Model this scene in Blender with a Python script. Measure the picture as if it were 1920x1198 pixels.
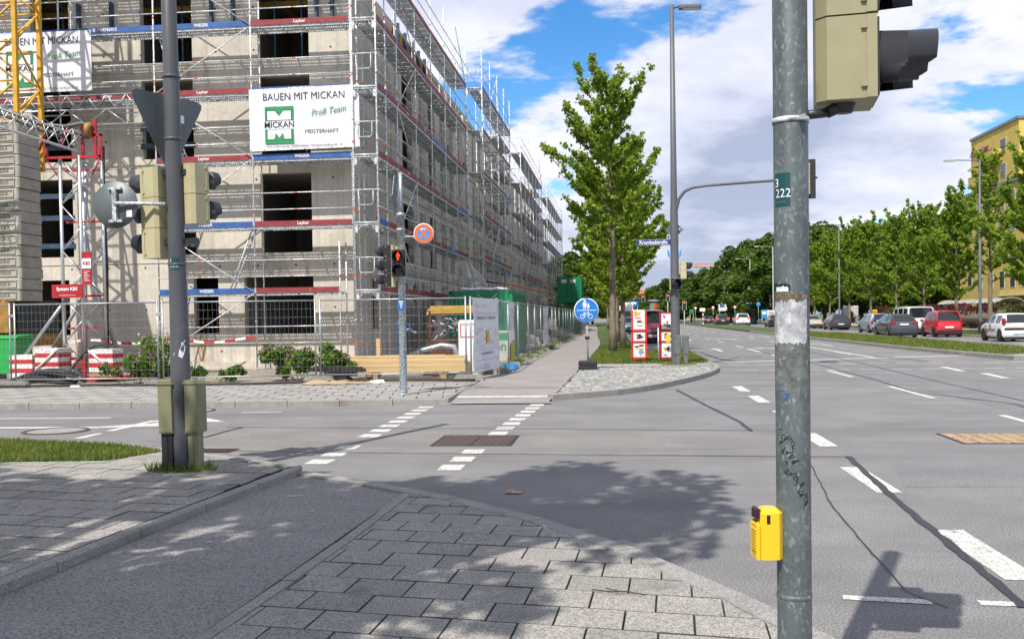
import bpy, math, random
from mathutils import Vector, Matrix
R=math.radians; rnd=random.Random(7)
for o in list(bpy.data.objects): bpy.data.objects.remove(o)
scn=bpy.context.scene; COL=scn.collection
# ---------------------------------------------------------------- camera
FPX,CXP,CYP,EYE=1867.0,960.0,640.0,1.6
YAW,PITCH,ROLL=R(6.08),math.atan(44/1867),0.015
CM=Matrix.Rotation(YAW,3,'Z')@Matrix.Rotation(math.pi/2-PITCH,3,'X')@Matrix.Rotation(-ROLL,3,'Z')
cd=bpy.data.cameras.new('camera'); cam=bpy.data.objects.new('camera',cd); COL.objects.link(cam)
cd.sensor_width=36; cd.lens=FPX/1920*36; cd.shift_y=(CYP-599)/1920; cd.clip_end=6000; cd.clip_start=.05
cam.matrix_world=Matrix.Translation((0,0,EYE))@CM.to_4x4(); scn.camera=cam
# ---------------------------------------------------------------- sun and sky
SUN_EL=R(53); SDX,SDY=math.cos(R(70)),math.sin(R(70))      # shadows fall along +Y, a little to +X
sl=bpy.data.lights.new('sun','SUN'); sl.energy=4.1; sl.angle=R(.53); sl.color=(1,.955,.88)
so=bpy.data.objects.new('sun',sl); COL.objects.link(so)
so.rotation_euler=Vector((SDX*math.cos(SUN_EL),SDY*math.cos(SUN_EL),-math.sin(SUN_EL))).to_track_quat('-Z','Y').to_euler()
w=bpy.data.worlds.new('World'); scn.world=w; w.use_nodes=True
def build_sky():
    nt=w.node_tree; N=nt.nodes; L=nt.links; N.clear()
    out=N.new('ShaderNodeOutputWorld')
    sky=N.new('ShaderNodeTexSky'); sky.sky_type='NISHITA'; sky.sun_disc=False; sky.sun_elevation=SUN_EL; sky.sun_rotation=R(200)
    sky.air_density=.9; sky.dust_density=.0; sky.ozone_density=3.5; sky.altitude=500
    b1=N.new('ShaderNodeBackground'); b1.inputs[1].default_value=.125
    hs=N.new('ShaderNodeHueSaturation'); hs.inputs['Saturation'].default_value=1.28
    L.new(sky.outputs[0],hs.inputs['Color']); L.new(hs.outputs[0],b1.inputs[0])
    tc=N.new('ShaderNodeTexCoord'); sp=N.new('ShaderNodeSeparateXYZ'); L.new(tc.outputs['Generated'],sp.inputs[0])
    def m(op,a,b=None,c=None):
        n=N.new('ShaderNodeMath'); n.operation=op
        for i,v in enumerate((a,b,c)):
            if v is None: continue
            if isinstance(v,(int,float)): n.inputs[i].default_value=v
            else: L.new(v,n.inputs[i])
        return n.outputs[0]
    z=m('MAXIMUM',sp.outputs[2],0.0); den=m('ADD',z,.22)
    cb=N.new('ShaderNodeCombineXYZ'); L.new(m('DIVIDE',sp.outputs[0],den),cb.inputs[0]); L.new(m('DIVIDE',sp.outputs[1],den),cb.inputs[1]); L.new(m('MULTIPLY',z,1.6),cb.inputs[2])
    def noise(scale,detail,rough,dist,off):
        mp=N.new('ShaderNodeMapping'); mp.inputs['Location'].default_value=off; L.new(cb.outputs[0],mp.inputs['Vector'])
        n=N.new('ShaderNodeTexNoise'); n.inputs['Scale'].default_value=scale; n.inputs['Detail'].default_value=detail; n.inputs['Roughness'].default_value=rough; n.inputs['Distortion'].default_value=dist
        L.new(mp.outputs[0],n.inputs['Vector']); return n.outputs['Fac']
    OFF=(.55,4.1,.3)
    a=noise(1.55,12,.57,.12,OFF)
    a2=noise(1.55,12,.57,.12,(OFF[0]+.05,OFF[1]+.1,OFF[2]+.13))     # same field sampled toward the sun: self shading
    big=noise(.55,3,.5,0,(6,2,0))
    dens=m('ADD',a,m('MULTIPLY',m('SUBTRACT',big,.5),.42)); 
    hz=m('MULTIPLY',m('SUBTRACT',1,m('MINIMUM',m('MULTIPLY',z,4.5),1)),.16)
    dens=m('ADD',dens,hz)
    mr=N.new('ShaderNodeMapRange'); mr.interpolation_type='SMOOTHSTEP'; mr.inputs[1].default_value=.408; mr.inputs[2].default_value=.47; L.new(dens,mr.inputs[0])
    sh=m('SUBTRACT',a2,a)
    sr=N.new('ShaderNodeMapRange'); sr.inputs[1].default_value=-.12; sr.inputs[2].default_value=.10; L.new(sh,sr.inputs[0])
    thick=N.new('ShaderNodeMapRange'); thick.inputs[1].default_value=.5; thick.inputs[2].default_value=.72; L.new(dens,thick.inputs[0])
    g=m('MULTIPLY',m('ADD',m('MULTIPLY',sr.outputs[0],.5),m('MULTIPLY',thick.outputs[0],.75)),1.0)
    rp=N.new('ShaderNodeValToRGB'); e=rp.color_ramp.elements; e[0].position=.12; e[0].color=(.92,.92,.97,1); e[1].position=.8; e[1].color=(.42,.47,.62,1)
    q=rp.color_ramp.elements.new(.5); q.color=(.68,.71,.85,1); L.new(g,rp.inputs[0])
    b2=N.new('ShaderNodeBackground'); b2.inputs[1].default_value=.78; L.new(rp.outputs[0],b2.inputs[0])
    mx=N.new('ShaderNodeMixShader'); L.new(m('MULTIPLY',mr.outputs[0],.96),mx.inputs[0]); L.new(b1.outputs[0],mx.inputs[1]); L.new(b2.outputs[0],mx.inputs[2]); L.new(mx.outputs[0],out.inputs[0])
build_sky()
vs=scn.view_settings; vs.view_transform='Standard'; vs.look='None'; vs.exposure=0.55; vs.gamma=1; vs.use_curve_mapping=False
scn.render.resolution_x=1024; scn.render.resolution_y=638
# ---------------------------------------------------------------- helpers
def cray(x,y): return CM@Vector(((x-CXP)/FPX,-(y-CYP)/FPX,-1))
def G(x,y,z=0):
    d=cray(x,y); t=(z-EYE)/d.z; return Vector((d.x*t,d.y*t,z))
def PX(x,y,X):
    d=cray(x,y); t=X/d.x; return Vector((X,d.y*t,EYE+d.z*t))
def PY(x,y,Y):
    d=cray(x,y); t=Y/d.y; return Vector((d.x*t,Y,EYE+d.z*t))
MATS={}
def newmat(name):
    mt=bpy.data.materials.new(name); mt.use_nodes=True; mt.node_tree.nodes.clear(); return mt,mt.node_tree.nodes,mt.node_tree.links
def M(name,c,rough=.6,metal=0,var=.18,scale=6,bump=0,bscale=None,fine=0,c2=None,spec=.5,stretch=None,emit=0,detail=5,coat=0,stain=None,alpha=1):
    """procedural principled material: base colour broken up by world-space noise, fine speckle, bump, optional second colour and stains"""
    if name in MATS: return MATS[name]
    mt,N,L=newmat(name); MATS[name]=mt
    out=N.new('ShaderNodeOutputMaterial'); b=N.new('ShaderNodeBsdfPrincipled'); L.new(b.outputs[0],out.inputs[0])
    c=tuple(c)+(1,); cc=tuple(c2)+(1,) if c2 else tuple(max(0,v*(1-var*2)) for v in c[:3])+(1,)
    geo=N.new('ShaderNodeNewGeometry'); vec=geo.outputs['Position']
    if stretch:
        mp=N.new('ShaderNodeMapping'); mp.inputs['Scale'].default_value=stretch; L.new(vec,mp.inputs['Vector']); vec2=mp.outputs[0]
    else: vec2=vec
    n=N.new('ShaderNodeTexNoise'); n.inputs['Scale'].default_value=scale; n.inputs['Detail'].default_value=detail; n.inputs['Roughness'].default_value=.6; L.new(vec2,n.inputs['Vector'])
    r=N.new('ShaderNodeMapRange'); r.inputs[1].default_value=.32; r.inputs[2].default_value=.68; L.new(n.outputs['Fac'],r.inputs[0])
    mx=N.new('ShaderNodeMixRGB'); mx.inputs[1].default_value=c; mx.inputs[2].default_value=cc; L.new(r.outputs[0],mx.inputs[0]); colr=mx.outputs[0]
    if fine:
        f=N.new('ShaderNodeTexNoise'); f.inputs['Scale'].default_value=fine; f.inputs['Detail'].default_value=2; L.new(vec,f.inputs['Vector'])
        fr=N.new('ShaderNodeMapRange'); fr.inputs[1].default_value=.3; fr.inputs[2].default_value=.7; fr.inputs[3].default_value=.45; fr.inputs[4].default_value=1.55; L.new(f.outputs['Fac'],fr.inputs[0])
        m2=N.new('ShaderNodeMixRGB'); m2.blend_type='MULTIPLY'; m2.inputs[0].default_value=1; L.new(colr,m2.inputs[1]); L.new(fr.outputs[0],m2.inputs[2]); colr=m2.outputs[0]
    if stain:
        sc,ss,lo,hi,sstr=stain
        mp=N.new('ShaderNodeMapping'); mp.inputs['Scale'].default_value=sstr; L.new(vec,mp.inputs['Vector'])
        s=N.new('ShaderNodeTexNoise'); s.inputs['Scale'].default_value=ss; s.inputs['Detail'].default_value=6; s.inputs['Roughness'].default_value=.65; L.new(mp.outputs[0],s.inputs['Vector'])
        sr=N.new('ShaderNodeMapRange'); sr.inputs[1].default_value=lo; sr.inputs[2].default_value=hi; L.new(s.outputs['Fac'],sr.inputs[0])
        m3=N.new('ShaderNodeMixRGB'); L.new(sr.outputs[0],m3.inputs[0]); L.new(colr,m3.inputs[1]); m3.inputs[2].default_value=tuple(sc)+(1,); colr=m3.outputs[0]
    L.new(colr,b.inputs['Base Color']); b.inputs['Roughness'].default_value=rough; b.inputs['Metallic'].default_value=metal
    b.inputs['Specular IOR Level'].default_value=spec; b.inputs['Coat Weight'].default_value=coat; b.inputs['Alpha'].default_value=alpha
    if emit: b.inputs['Emission Color'].default_value=c; b.inputs['Emission Strength'].default_value=emit
    if bump:
        bn=N.new('ShaderNodeTexNoise'); bn.inputs['Scale'].default_value=bscale or scale*4; bn.inputs['Detail'].default_value=4; L.new(vec,bn.inputs['Vector'])
        bp=N.new('ShaderNodeBump'); bp.inputs['Strength'].default_value=bump; bp.inputs['Distance'].default_value=.01; L.new(bn.outputs['Fac'],bp.inputs['Height']); L.new(bp.outputs[0],b.inputs['Normal'])
    return mt
def leafmat(name,c,c2,tr=.35,scale=.9,rough=.55):
    if name in MATS: return MATS[name]
    mt,N,L=newmat(name); MATS[name]=mt
    out=N.new('ShaderNodeOutputMaterial'); geo=N.new('ShaderNodeNewGeometry')
    n=N.new('ShaderNodeTexNoise'); n.inputs['Scale'].default_value=scale; n.inputs['Detail'].default_value=3; L.new(geo.outputs['Position'],n.inputs['Vector'])
    wn=N.new('ShaderNodeTexWhiteNoise'); L.new(geo.outputs['Random Per Island'],wn.inputs['Vector']) if False else None
    ad=N.new('ShaderNodeMath'); ad.operation='MULTIPLY_ADD'; L.new(geo.outputs['Random Per Island'],ad.inputs[0]); ad.inputs[1].default_value=.55; L.new(n.outputs['Fac'],ad.inputs[2])
    mr=N.new('ShaderNodeMapRange'); mr.inputs[1].default_value=.4; mr.inputs[2].default_value=1.15; L.new(ad.outputs[0],mr.inputs[0])
    mx=N.new('ShaderNodeMixRGB'); mx.inputs[1].default_value=tuple(c)+(1,); mx.inputs[2].default_value=tuple(c2)+(1,); L.new(mr.outputs[0],mx.inputs[0])
    b=N.new('ShaderNodeBsdfPrincipled'); b.inputs['Roughness'].default_value=rough; b.inputs['Specular IOR Level'].default_value=.3; L.new(mx.outputs[0],b.inputs['Base Color'])
    t=N.new('ShaderNodeBsdfTranslucent'); L.new(mx.outputs[0],t.inputs[0]); ms=N.new('ShaderNodeMixShader'); ms.inputs[0].default_value=tr
    L.new(b.outputs[0],ms.inputs[1]); L.new(t.outputs[0],ms.inputs[2]); L.new(ms.outputs[0],out.inputs[0]); return mt
class MB:
    """collects boxes, tubes, prisms into one mesh"""
    def __init__(s): s.v=[]; s.f=[]; s.m=[]; s.sm=[]
    def add(s,vs,fs,m=0,smooth=False):
        o=len(s.v); s.v+= [tuple(v) for v in vs]
        for f in fs: s.f.append(tuple(i+o for i in f)); s.m.append(m); s.sm.append(smooth)
        return s
    def box(s,x0,y0,z0,x1,y1,z1,m=0):
        if x0>x1:x0,x1=x1,x0
        if y0>y1:y0,y1=y1,y0
        if z0>z1:z0,z1=z1,z0
        return s.add([(x0,y0,z0),(x1,y0,z0),(x1,y1,z0),(x0,y1,z0),(x0,y0,z1),(x1,y0,z1),(x1,y1,z1),(x0,y1,z1)],[(3,2,1,0),(4,5,6,7),(0,1,5,4),(1,2,6,5),(2,3,7,6),(3,0,4,7)],m)
    def cbox(s,x0,y0,z0,x1,y1,z1,b=.01,m=0):
        """box with chamfered vertical and top edges"""
        s.prism([(x0+b,y0),(x1-b,y0),(x1,y0+b),(x1,y1-b),(x1-b,y1),(x0+b,y1),(x0,y1-b),(x0,y0+b)],z0,z1-b,m,cap=False)
        n=len(s.v); c=((x0+x1)/2,(y0+y1)/2); ring=s.v[n-8:]
        top=[(c[0]+(p[0]-c[0])*(1-2*b/(x1-x0)),c[1]+(p[1]-c[1])*(1-2*b/(y1-y0)),z1) for p in ring]
        s.v+=top; 
        for i in range(8): s.f.append((n-8+i,n-8+(i+1)%8,n+(i+1)%8,n+i)); s.m.append(m); s.sm.append(False)
        s.f.append(tuple(range(n,n+8))); s.m.append(m); s.sm.append(False); return s
    def prism(s,pts,z0,z1,m=0,cap=True):
        n=len(pts); vs=[(p[0],p[1],z0) for p in pts]+[(p[0],p[1],z1) for p in pts]
        fs=[(i,(i+1)%n,n+(i+1)%n,n+i) for i in range(n)]
        fs.append(tuple(range(n-1,-1,-1)))
        if cap: fs.append(tuple(range(n,2*n)))
        return s.add(vs,fs,m)
    def ext(s,pts,axis,a,b,m=0):
        """2-D outline extruded along x ('x': pts=(y,z)) or y ('y': pts=(x,z))"""
        n=len(pts)
        mk=(lambda p,t:(t,p[0],p[1])) if axis=='x' else (lambda p,t:(p[0],t,p[1]))
        vs=[mk(p,a) for p in pts]+[mk(p,b) for p in pts]
        return s.add(vs,[(i,(i+1)%n,n+(i+1)%n,n+i) for i in range(n)]+[tuple(range(n-1,-1,-1)),tuple(range(n,2*n))],m)
    def tube(s,p,q,r,n=8,m=0,r2=None,cap=True,smooth=True):
        p=Vector(p); q=Vector(q); d=q-p
        if d.length<1e-6: return s
        d.normalize(); a=Vector((0,0,1)) if abs(d.z)<.9 else Vector((1,0,0)); u=d.cross(a).normalized(); v=d.cross(u); r2=r if r2 is None else r2
        vs=[p+(u*math.cos(2*math.pi*i/n)+v*math.sin(2*math.pi*i/n))*r for i in range(n)]+[q+(u*math.cos(2*math.pi*i/n)+v*math.sin(2*math.pi*i/n))*r2 for i in range(n)]
        s.add(vs,[(i,n+i,n+(i+1)%n,(i+1)%n) for i in range(n)],m,smooth)
        if cap:
            o=len(s.v)-2*n; s.f+= [tuple(o+i for i in range(n)),tuple(o+n+i for i in range(n-1,-1,-1))]; s.m+=[m,m]; s.sm+=[False,False]
        return s
    def path(s,pts,r,n=8,m=0):
        """smooth tube through a list of points; r may be a list"""
        pts=[Vector(p) for p in pts]; rs=r if isinstance(r,(list,tuple)) else [r]*len(pts); o=len(s.v); pu=None
        for i,p in enumerate(pts):
            d=(pts[min(i+1,len(pts)-1)]-pts[max(i-1,0)]).normalized()
            if pu is None:
                a=Vector((0,0,1)) if abs(d.z)<.9 else Vector((1,0,0)); u=d.cross(a).normalized()
            else: u=(pu-d*pu.dot(d)).normalized()
            pu=u; v=d.cross(u)
            s.v+=[tuple(p+(u*math.cos(2*math.pi*k/n)+v*math.sin(2*math.pi*k/n))*rs[i]) for k in range(n)]
        for i in range(len(pts)-1):
            for k in range(n): s.f.append((o+i*n+k,o+i*n+(k+1)%n,o+(i+1)*n+(k+1)%n,o+(i+1)*n+k)); s.m.append(m); s.sm.append(True)
        e=o+(len(pts)-1)*n
        s.f+=[tuple(o+k for k in range(n-1,-1,-1)),tuple(e+k for k in range(n))]; s.m+=[m,m]; s.sm+=[False,False]; return s
    def lathe(s,prof,c,axis='z',n=16,m=0,a0=0,a1=2*math.pi,smooth=True):
        """prof = [(r,t)] turned round an axis through c"""
        full=abs(a1-a0-2*math.pi)<1e-6; k=n if full else n+1; o=len(s.v); c=Vector(c)
        for r,t in prof:
            for i in range(k):
                a=a0+(a1-a0)*i/n; x,y=r*math.cos(a),r*math.sin(a)
                s.v.append(tuple(c+(Vector((x,y,t)) if axis=='z' else Vector((x,t,y)) if axis=='y' else Vector((t,x,y)))))
        for j in range(len(prof)-1):
            for i in range(n):
                i2=(i+1)%k; s.f.append((o+j*k+i,o+j*k+i2,o+(j+1)*k+i2,o+(j+1)*k+i)); s.m.append(m); s.sm.append(smooth)
        return s
    def quad(s,a,b,c,d,m=0): return s.add([a,b,c,d],[(0,1,2,3)],m)
    def mesh(s,name,mats):
        me=bpy.data.meshes.new(name); me.from_pydata(s.v,[],s.f)
        for x in (mats if isinstance(mats,(list,tuple)) else [mats]): me.materials.append(x)
        me.polygons.foreach_set('material_index',s.m); me.polygons.foreach_set('use_smooth',s.sm); me.update(); return me
    def obj(s,name,mats,parent=None,loc=(0,0,0),rz=0): return link(name,s.mesh(name,mats),parent,loc,rz)
def link(name,me,parent=None,loc=(0,0,0),rz=0,rot=None):
    o=bpy.data.objects.new(name,me); COL.objects.link(o); o.location=loc; o.rotation_euler=rot if rot else (0,0,rz)
    if parent: o.parent=parent
    return o
def tag(o,label=None,cat=None,group=None,kind=None):
    if label:o['label']=label
    if cat:o['category']=cat
    if group:o['group']=group
    if kind:o['kind']=kind
    return o
def thing(name,label,cat,loc=(0,0,0),rz=0,group=None):
    return tag(link(name,None,None,loc,rz),label,cat,group)
def ctree(o,parent=None):
    c=o.copy(); COL.objects.link(c); c.parent=parent
    for ch in list(o.children): ctree(ch,c)
    return c
TXT={}
def text(s,size,mat,parent,loc,rot=(R(90),0,0),shear=0,name='lettering',align='CENTER',bold=0,sx=1,space=1):
    k=(s,size,shear,align,bold,mat.name,space)
    if k not in TXT:
        cu=bpy.data.curves.new('t','FONT'); cu.body=s; cu.size=size; cu.align_x=align; cu.align_y='CENTER'; cu.shear=shear; cu.offset=bold; cu.resolution_u=2; cu.space_character=space
        o=bpy.data.objects.new('t',cu); COL.objects.link(o); me=bpy.data.meshes.new_from_object(o); bpy.data.objects.remove(o); bpy.data.curves.remove(cu)
        me.name='lettering'; me.materials.clear(); me.materials.append(mat); TXT[k]=me
    o=link(name,TXT[k],parent,loc,0,rot); o.scale=(sx,1,1); return o
def clip_poly(subject,clip):
    """Sutherland-Hodgman: subject polygon cut by a convex counter-clockwise polygon"""
    out=subject
    for i in range(len(clip)):
        a,b=clip[i],clip[(i+1)%len(clip)]; inp=out; out=[]
        if not inp: break
        side=lambda p:(b[0]-a[0])*(p[1]-a[1])-(b[1]-a[1])*(p[0]-a[0])
        for j in range(len(inp)):
            p,q=inp[j],inp[(j+1)%len(inp)]; sp,sq=side(p),side(q)
            if sp>=0: out.append(p)
            if (sp>=0)!=(sq>=0):
                t=sp/(sp-sq); out.append((p[0]+(q[0]-p[0])*t,p[1]+(q[1]-p[1])*t))
    return out
def area(p): return .5*sum(p[i][0]*p[(i+1)%len(p)][1]-p[(i+1)%len(p)][0]*p[i][1] for i in range(len(p)))
def inside(p,poly):
    c=False; n=len(poly)
    for i in range(n):
        a,b=poly[i],poly[(i+1)%n]
        if (a[1]>p[1])!=(b[1]>p[1]) and p[0]<(b[0]-a[0])*(p[1]-a[1])/(b[1]-a[1])+a[0]: c=not c
    return c
# ---------------------------------------------------------------- ground, road, pavements
ASPH=M('asphalt',(.205,.198,.195),.85,var=.13,scale=.9,bump=.4,bscale=120,fine=75,stain=((.125,.122,.125),.35,.5,.72,(.3,1.6,1)))
ASPH2=M('bike_asphalt',(.262,.245,.238),.88,var=.1,scale=1.2,bump=.6,bscale=110,fine=75)
PATHM=M('path_asphalt',(.275,.25,.235),.9,var=.1,scale=.8,bump=.3,bscale=240,fine=150)
PATCH=M('patched_asphalt',(.235,.21,.205),.9,var=.1,scale=1,fine=150)
PAVE=M('concrete_paver',(.305,.285,.256),.9,var=.10,scale=2.2,bump=.35,bscale=120,fine=85,stain=((.15,.14,.125),2.4,.60,.74,(1,1,1)))
PAVE2=M('concrete_paver_dull',(.265,.248,.225),.9,var=.10,scale=2.2,bump=.35,bscale=120,fine=85,stain=((.13,.125,.115),2.4,.58,.74,(1,1,1)))
PAVE3=M('far_paver',(.315,.298,.275),.9,var=.08,scale=1.2,fine=110)
JOINT=M('joint_sand',(.085,.078,.066),.95,var=.2,scale=8,fine=60,stain=((.05,.075,.018),1.3,.6,.7,(1,1,1)))
KERB=M('granite_kerb',(.29,.278,.258),.8,var=.1,scale=5,bump=.3,bscale=120,fine=110,stain=((.16,.14,.11),1.5,.55,.75,(1,1,1)))
PAINT=M('road_paint',(.56,.545,.505),.7,var=.10,scale=5,fine=60,stain=((.23,.22,.215),11,.57,.63,(1,1,1)))
TAR=M('tar_seam',(.022,.022,.026),.5,var=.15,scale=20)
DIRT=M('site_dirt',(.30,.26,.20),.95,var=.2,scale=1.3,bump=.6,bscale=30,fine=40)
GRASSG=M('turf_soil',(.075,.115,.022),.95,var=.25,scale=3,bump=.6,bscale=60,fine=50)
GRASSB=leafmat('grass_blades',(.065,.135,.012),(.25,.265,.06),.4,1.6)
def sheet(name,pts,z,m,parent=None,kind='structure',th=None):
    b=MB()
    if area(pts)<0: pts=pts[::-1]
    if th: b.prism(pts,z-th,z)
    else: b.add([(p[0],p[1],z) for p in pts],[tuple(range(len(pts)))])
    o=b.obj(name,m,parent)
    if not parent: tag(o,kind=kind)
    return o
gnd=sheet('ground',[(-2500,-600),(2500,-600),(2500,4500),(-2500,4500)],-.25,M('far_ground',(.10,.13,.05),.95,var=.2,scale=.05))
road=sheet('road',[(-90,-25),(60,-25),(60,700),(-90,700)],0,ASPH)
def pave(parent,region,org,u,v,z,th,mats,name='paver',gap=.006,cap=300,stagger=.5,base=None,keep=None,tilt=.003):
    """slabs laid in rows inside a region: the ones that show largest are objects, the rest one joined part"""
    if area(region)<0: region=region[::-1]
    if base: sheet(parent.name+'_bed',region,z-.02,base,parent)
    lu,lv=math.hypot(*u),math.hypot(*v); xs=[p[0] for p in region]; ys=[p[1] for p in region]
    cells=[]; det=u[0]*v[1]-u[1]*v[0]
    ab=[(((x-org[0])*v[1]-(y-org[1])*v[0])/det,((y-org[1])*u[0]-(x-org[0])*u[1])/det) for x in (min(xs),max(xs)) for y in (min(ys),max(ys))]
    gu,gv=gap/lu,gap*1.3/lv
    for j in range(math.floor(min(a[1] for a in ab))-1,math.ceil(max(a[1] for a in ab))+1):
        off=stagger*(j%2)+rnd.uniform(-.04,.04)
        for i in range(math.floor(min(a[0] for a in ab))-2,math.ceil(max(a[0] for a in ab))+1):
            q=[(org[0]+u[0]*a+v[0]*b,org[1]+u[1]*a+v[1]*b) for a,b in ((i+off+gu,j+gv),(i+off+1-gu,j+gv),(i+off+1-gu,j+1-gv),(i+off+gu,j+1-gv))]
            if area(q)<0: q=q[::-1]
            p=clip_poly(region,q)
            if len(p)<3: continue
            a=abs(area(p))
            if a<.08*lu*lv: continue
            c=(sum(t[0] for t in p)/len(p),sum(t[1] for t in p)/len(p))
            cells.append((c[0]**2+c[1]**2,c,p))
    cells.sort(key=lambda t:t[0])
    if keep: vis=[c for c in cells if keep(c[1])]; hid=[c for c in cells if not keep(c[1])]; cells=vis+hid
    far=MB()
    for n,(d,c,p) in enumerate(cells):
        dz=rnd.uniform(-.0025,.0025); b=MB() if n<cap else far; o=(0,0) if n>=cap else c; k=len(p); sx,sy=rnd.uniform(-tilt,tilt),rnd.uniform(-tilt,tilt)
        if area(p)<0: p=p[::-1]
        e=.0045
        lo=[(t[0]-o[0],t[1]-o[1],z-th) for t in p]; hi=[(t[0]-o[0],t[1]-o[1],z-e+dz+(t[0]-c[0])*sx+(t[1]-c[1])*sy) for t in p]
        tp=[]
        for t in p:
            dd=math.hypot(t[0]-c[0],t[1]-c[1]); f=max(0,1-e/max(dd,.02)); tp.append((c[0]+(t[0]-c[0])*f-o[0],c[1]+(t[1]-c[1])*f-o[1],z+dz+(t[0]-c[0])*sx+(t[1]-c[1])*sy))
        b.add(lo+hi+tp,[tuple(range(2*k,3*k))],n%len(mats) if n>=cap else 0)
        q=len(b.v)-3*k; b.f+=[(q+i,q+(i+1)%k,q+k+(i+1)%k,q+k+i) for i in range(k)]+[(q+k+i,q+k+(i+1)%k,q+2*k+(i+1)%k,q+2*k+i) for i in range(k)]; b.m+=[len(mats) if n>=cap else 1]*(2*k); b.sm+=[False]*(2*k)
        if n<cap: b.obj(name,[mats[int(rnd.random()*len(mats))],JOINT],parent,(c[0],c[1],0))
    if far.v: tag(far.obj(name+'s_beyond',list(mats)+[JOINT],parent),kind='stuff')
def resample(pts,step):
    out=[Vector(pts[0][:2])]; cur=[Vector(p[:2]) for p in pts]; L=[0]
    for a,b in zip(cur,cur[1:]): L.append(L[-1]+(b-a).length)
    n=max(1,round(L[-1]/step))
    for k in range(1,n+1):
        t=L[-1]*k/n
        for i in range(len(cur)-1):
            if L[i+1]>=t-1e-9: out.append(cur[i].lerp(cur[i+1],(t-L[i])/max(1e-9,L[i+1]-L[i]))); break
    return out
def smooth(pts,it=2):
    for _ in range(it):
        q=[pts[0]]
        for a,b in zip(pts,pts[1:]): q+= [(a[0]*.75+b[0]*.25,a[1]*.75+b[1]*.25),(a[0]*.25+b[0]*.75,a[1]*.25+b[1]*.75)]
        q.append(pts[-1]); pts=q
    return pts
def kerb(name,pts,width,z,step=1.0,side=1,base=-.1,m=KERB,cap=200):
    """row of kerb stones along a polyline; width goes to the left (side=1) or right"""
    root=tag(link(name,None),kind='structure'); P=resample(pts,step)
    for i in range(len(P)-1):
        a,b=P[i],P[i+1]; d=(b-a); l=d.length; d.normalize()
        def nrm(k):
            t=(P[min(k+1,len(P)-1)]-P[max(k-1,0)]).normalized(); return Vector((-t.y,t.x))*side
        n0,n1=nrm(i),nrm(i+1); g=d*.006; c=(a+b)/2; dz=rnd.uniform(-.003,.003); e=.015
        q=[a+g,b-g,b-g+n1*width,a+g+n0*width]; inn=[a+g+n0*e,b-g+n1*e,b-g+n1*(width-.004),a+g+n0*(width-.004)]
        if side<0: q=q[::-1]; inn=inn[::-1]
        mb=MB(); mb.add([(p.x-c.x,p.y-c.y,base) for p in q]+[(p.x-c.x,p.y-c.y,z-.012+dz) for p in q]+[(p.x-c.x,p.y-c.y,z+dz) for p in inn],[(k,(k+1)%4,4+(k+1)%4,4+k) for k in range(4)]+[(4+k,4+(k+1)%4,8+(k+1)%4,8+k) for k in range(4)]+[(8,9,10,11)])
        mb.obj('kerb_stone',m,root,(c.x,c.y,0))
    return root
# far pavement in front of the building site
FK=smooth([(-60,17.2),(-11.65,17.75),(-7.3,18.05),(-4.86,18.1),(-3.2,18.3)],1)
kerb('kerb_cross_street_far',FK,.14,.12,1.0,1)
farside=tag(link('pavement_by_site',None),kind='structure')
reg=[(p[0],p[1]+.145) for p in FK if p[0]>-30]; reg=[(-30,17.7)]+reg[1:]+[(-3.245,18.5),(-3.26,19.2),(-3.36,22.9),(-7,23.0),(-14.5,22.0),(-30,22.0)]
a=R(9); pave(farside,reg,(-3.3,18.4),(.5*math.cos(a),.5*math.sin(a)),(-.5*math.sin(a),.5*math.cos(a)),.12,.06,[PAVE3,PAVE3,M('far_paver_dull',(.285,.27,.25),.9,var=.08,scale=1.2,fine=110)],base=JOINT,cap=300,keep=lambda c:c[0]>-13,gap=.01)
sheet('pavement_slab_beyond',[(-90,17),(-30,17.6),(-30,22),(-90,22)],.118,PAVE3,None,th=.3)
site=sheet('site_ground',[(-90,22.0),(-14.5,22.0),(-7,23.0),(-3.3,22.9),(-3.32,60),(-3.42,105),(-4.5,160),(-90,160)],.11,DIRT,th=.4)
# shared path up the street: strip that dips to the carriageway
def strip(name,rows,m,parent=None):
    """rows of (left x, right x, y, z)"""
    b=MB(); vs=[]
    for l,r,y,z in rows: vs+=[(l,y,z),(r,y,z)]
    b.add(vs,[(2*i,2*i+1,2*i+3,2*i+2) for i in range(len(rows)-1)])
    o=b.obj(name,m,parent)
    if not parent: tag(o,kind='structure')
    return o
PR=[(-3.3,-1.22,18.30,.022),(-3.2,-1.30,18.6,.035),(-3.18,-1.28,19.0,.05),(-3.22,-1.22,20.2,.10),(-3.25,-1.16,24,.124),(-3.28,-1.1,28,.124),(-3.3,-1.05,34,.124),(-3.3,-1.0,42,.124),(-3.3,-.95,52,.124),(-3.3,-1.05,60,.124),(-3.3,-1.4,70,.124),(-3.3,-1.75,85,.124),(-3.4,-2.1,105,.124),(-4.4,-3.2,150,.124),(-7,-6,250,.124)]
strip('shared_path',PR,PATHM)
strip('path_patch',[(-3.2,-1.21,20.9,.1085),(-3.2,-1.2,21.5,.1125)],PATCH,bpy.data.objects['shared_path'])
strip('path_stop_line',[(-3.15,-1.32,19.15,.062),(-3.15,-1.3,19.42,.074)],PAINT,bpy.data.objects['shared_path'])
kerb('kerb_path_mouth',[(-3.32,18.27),(-2.2,18.5),(-1.3,18.92)],.13,.034,1.0,1)
kerb('kerb_path_edge',[(-3.16,18.3),(-3.28,22.9)],.07,.124,.9,1)
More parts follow.
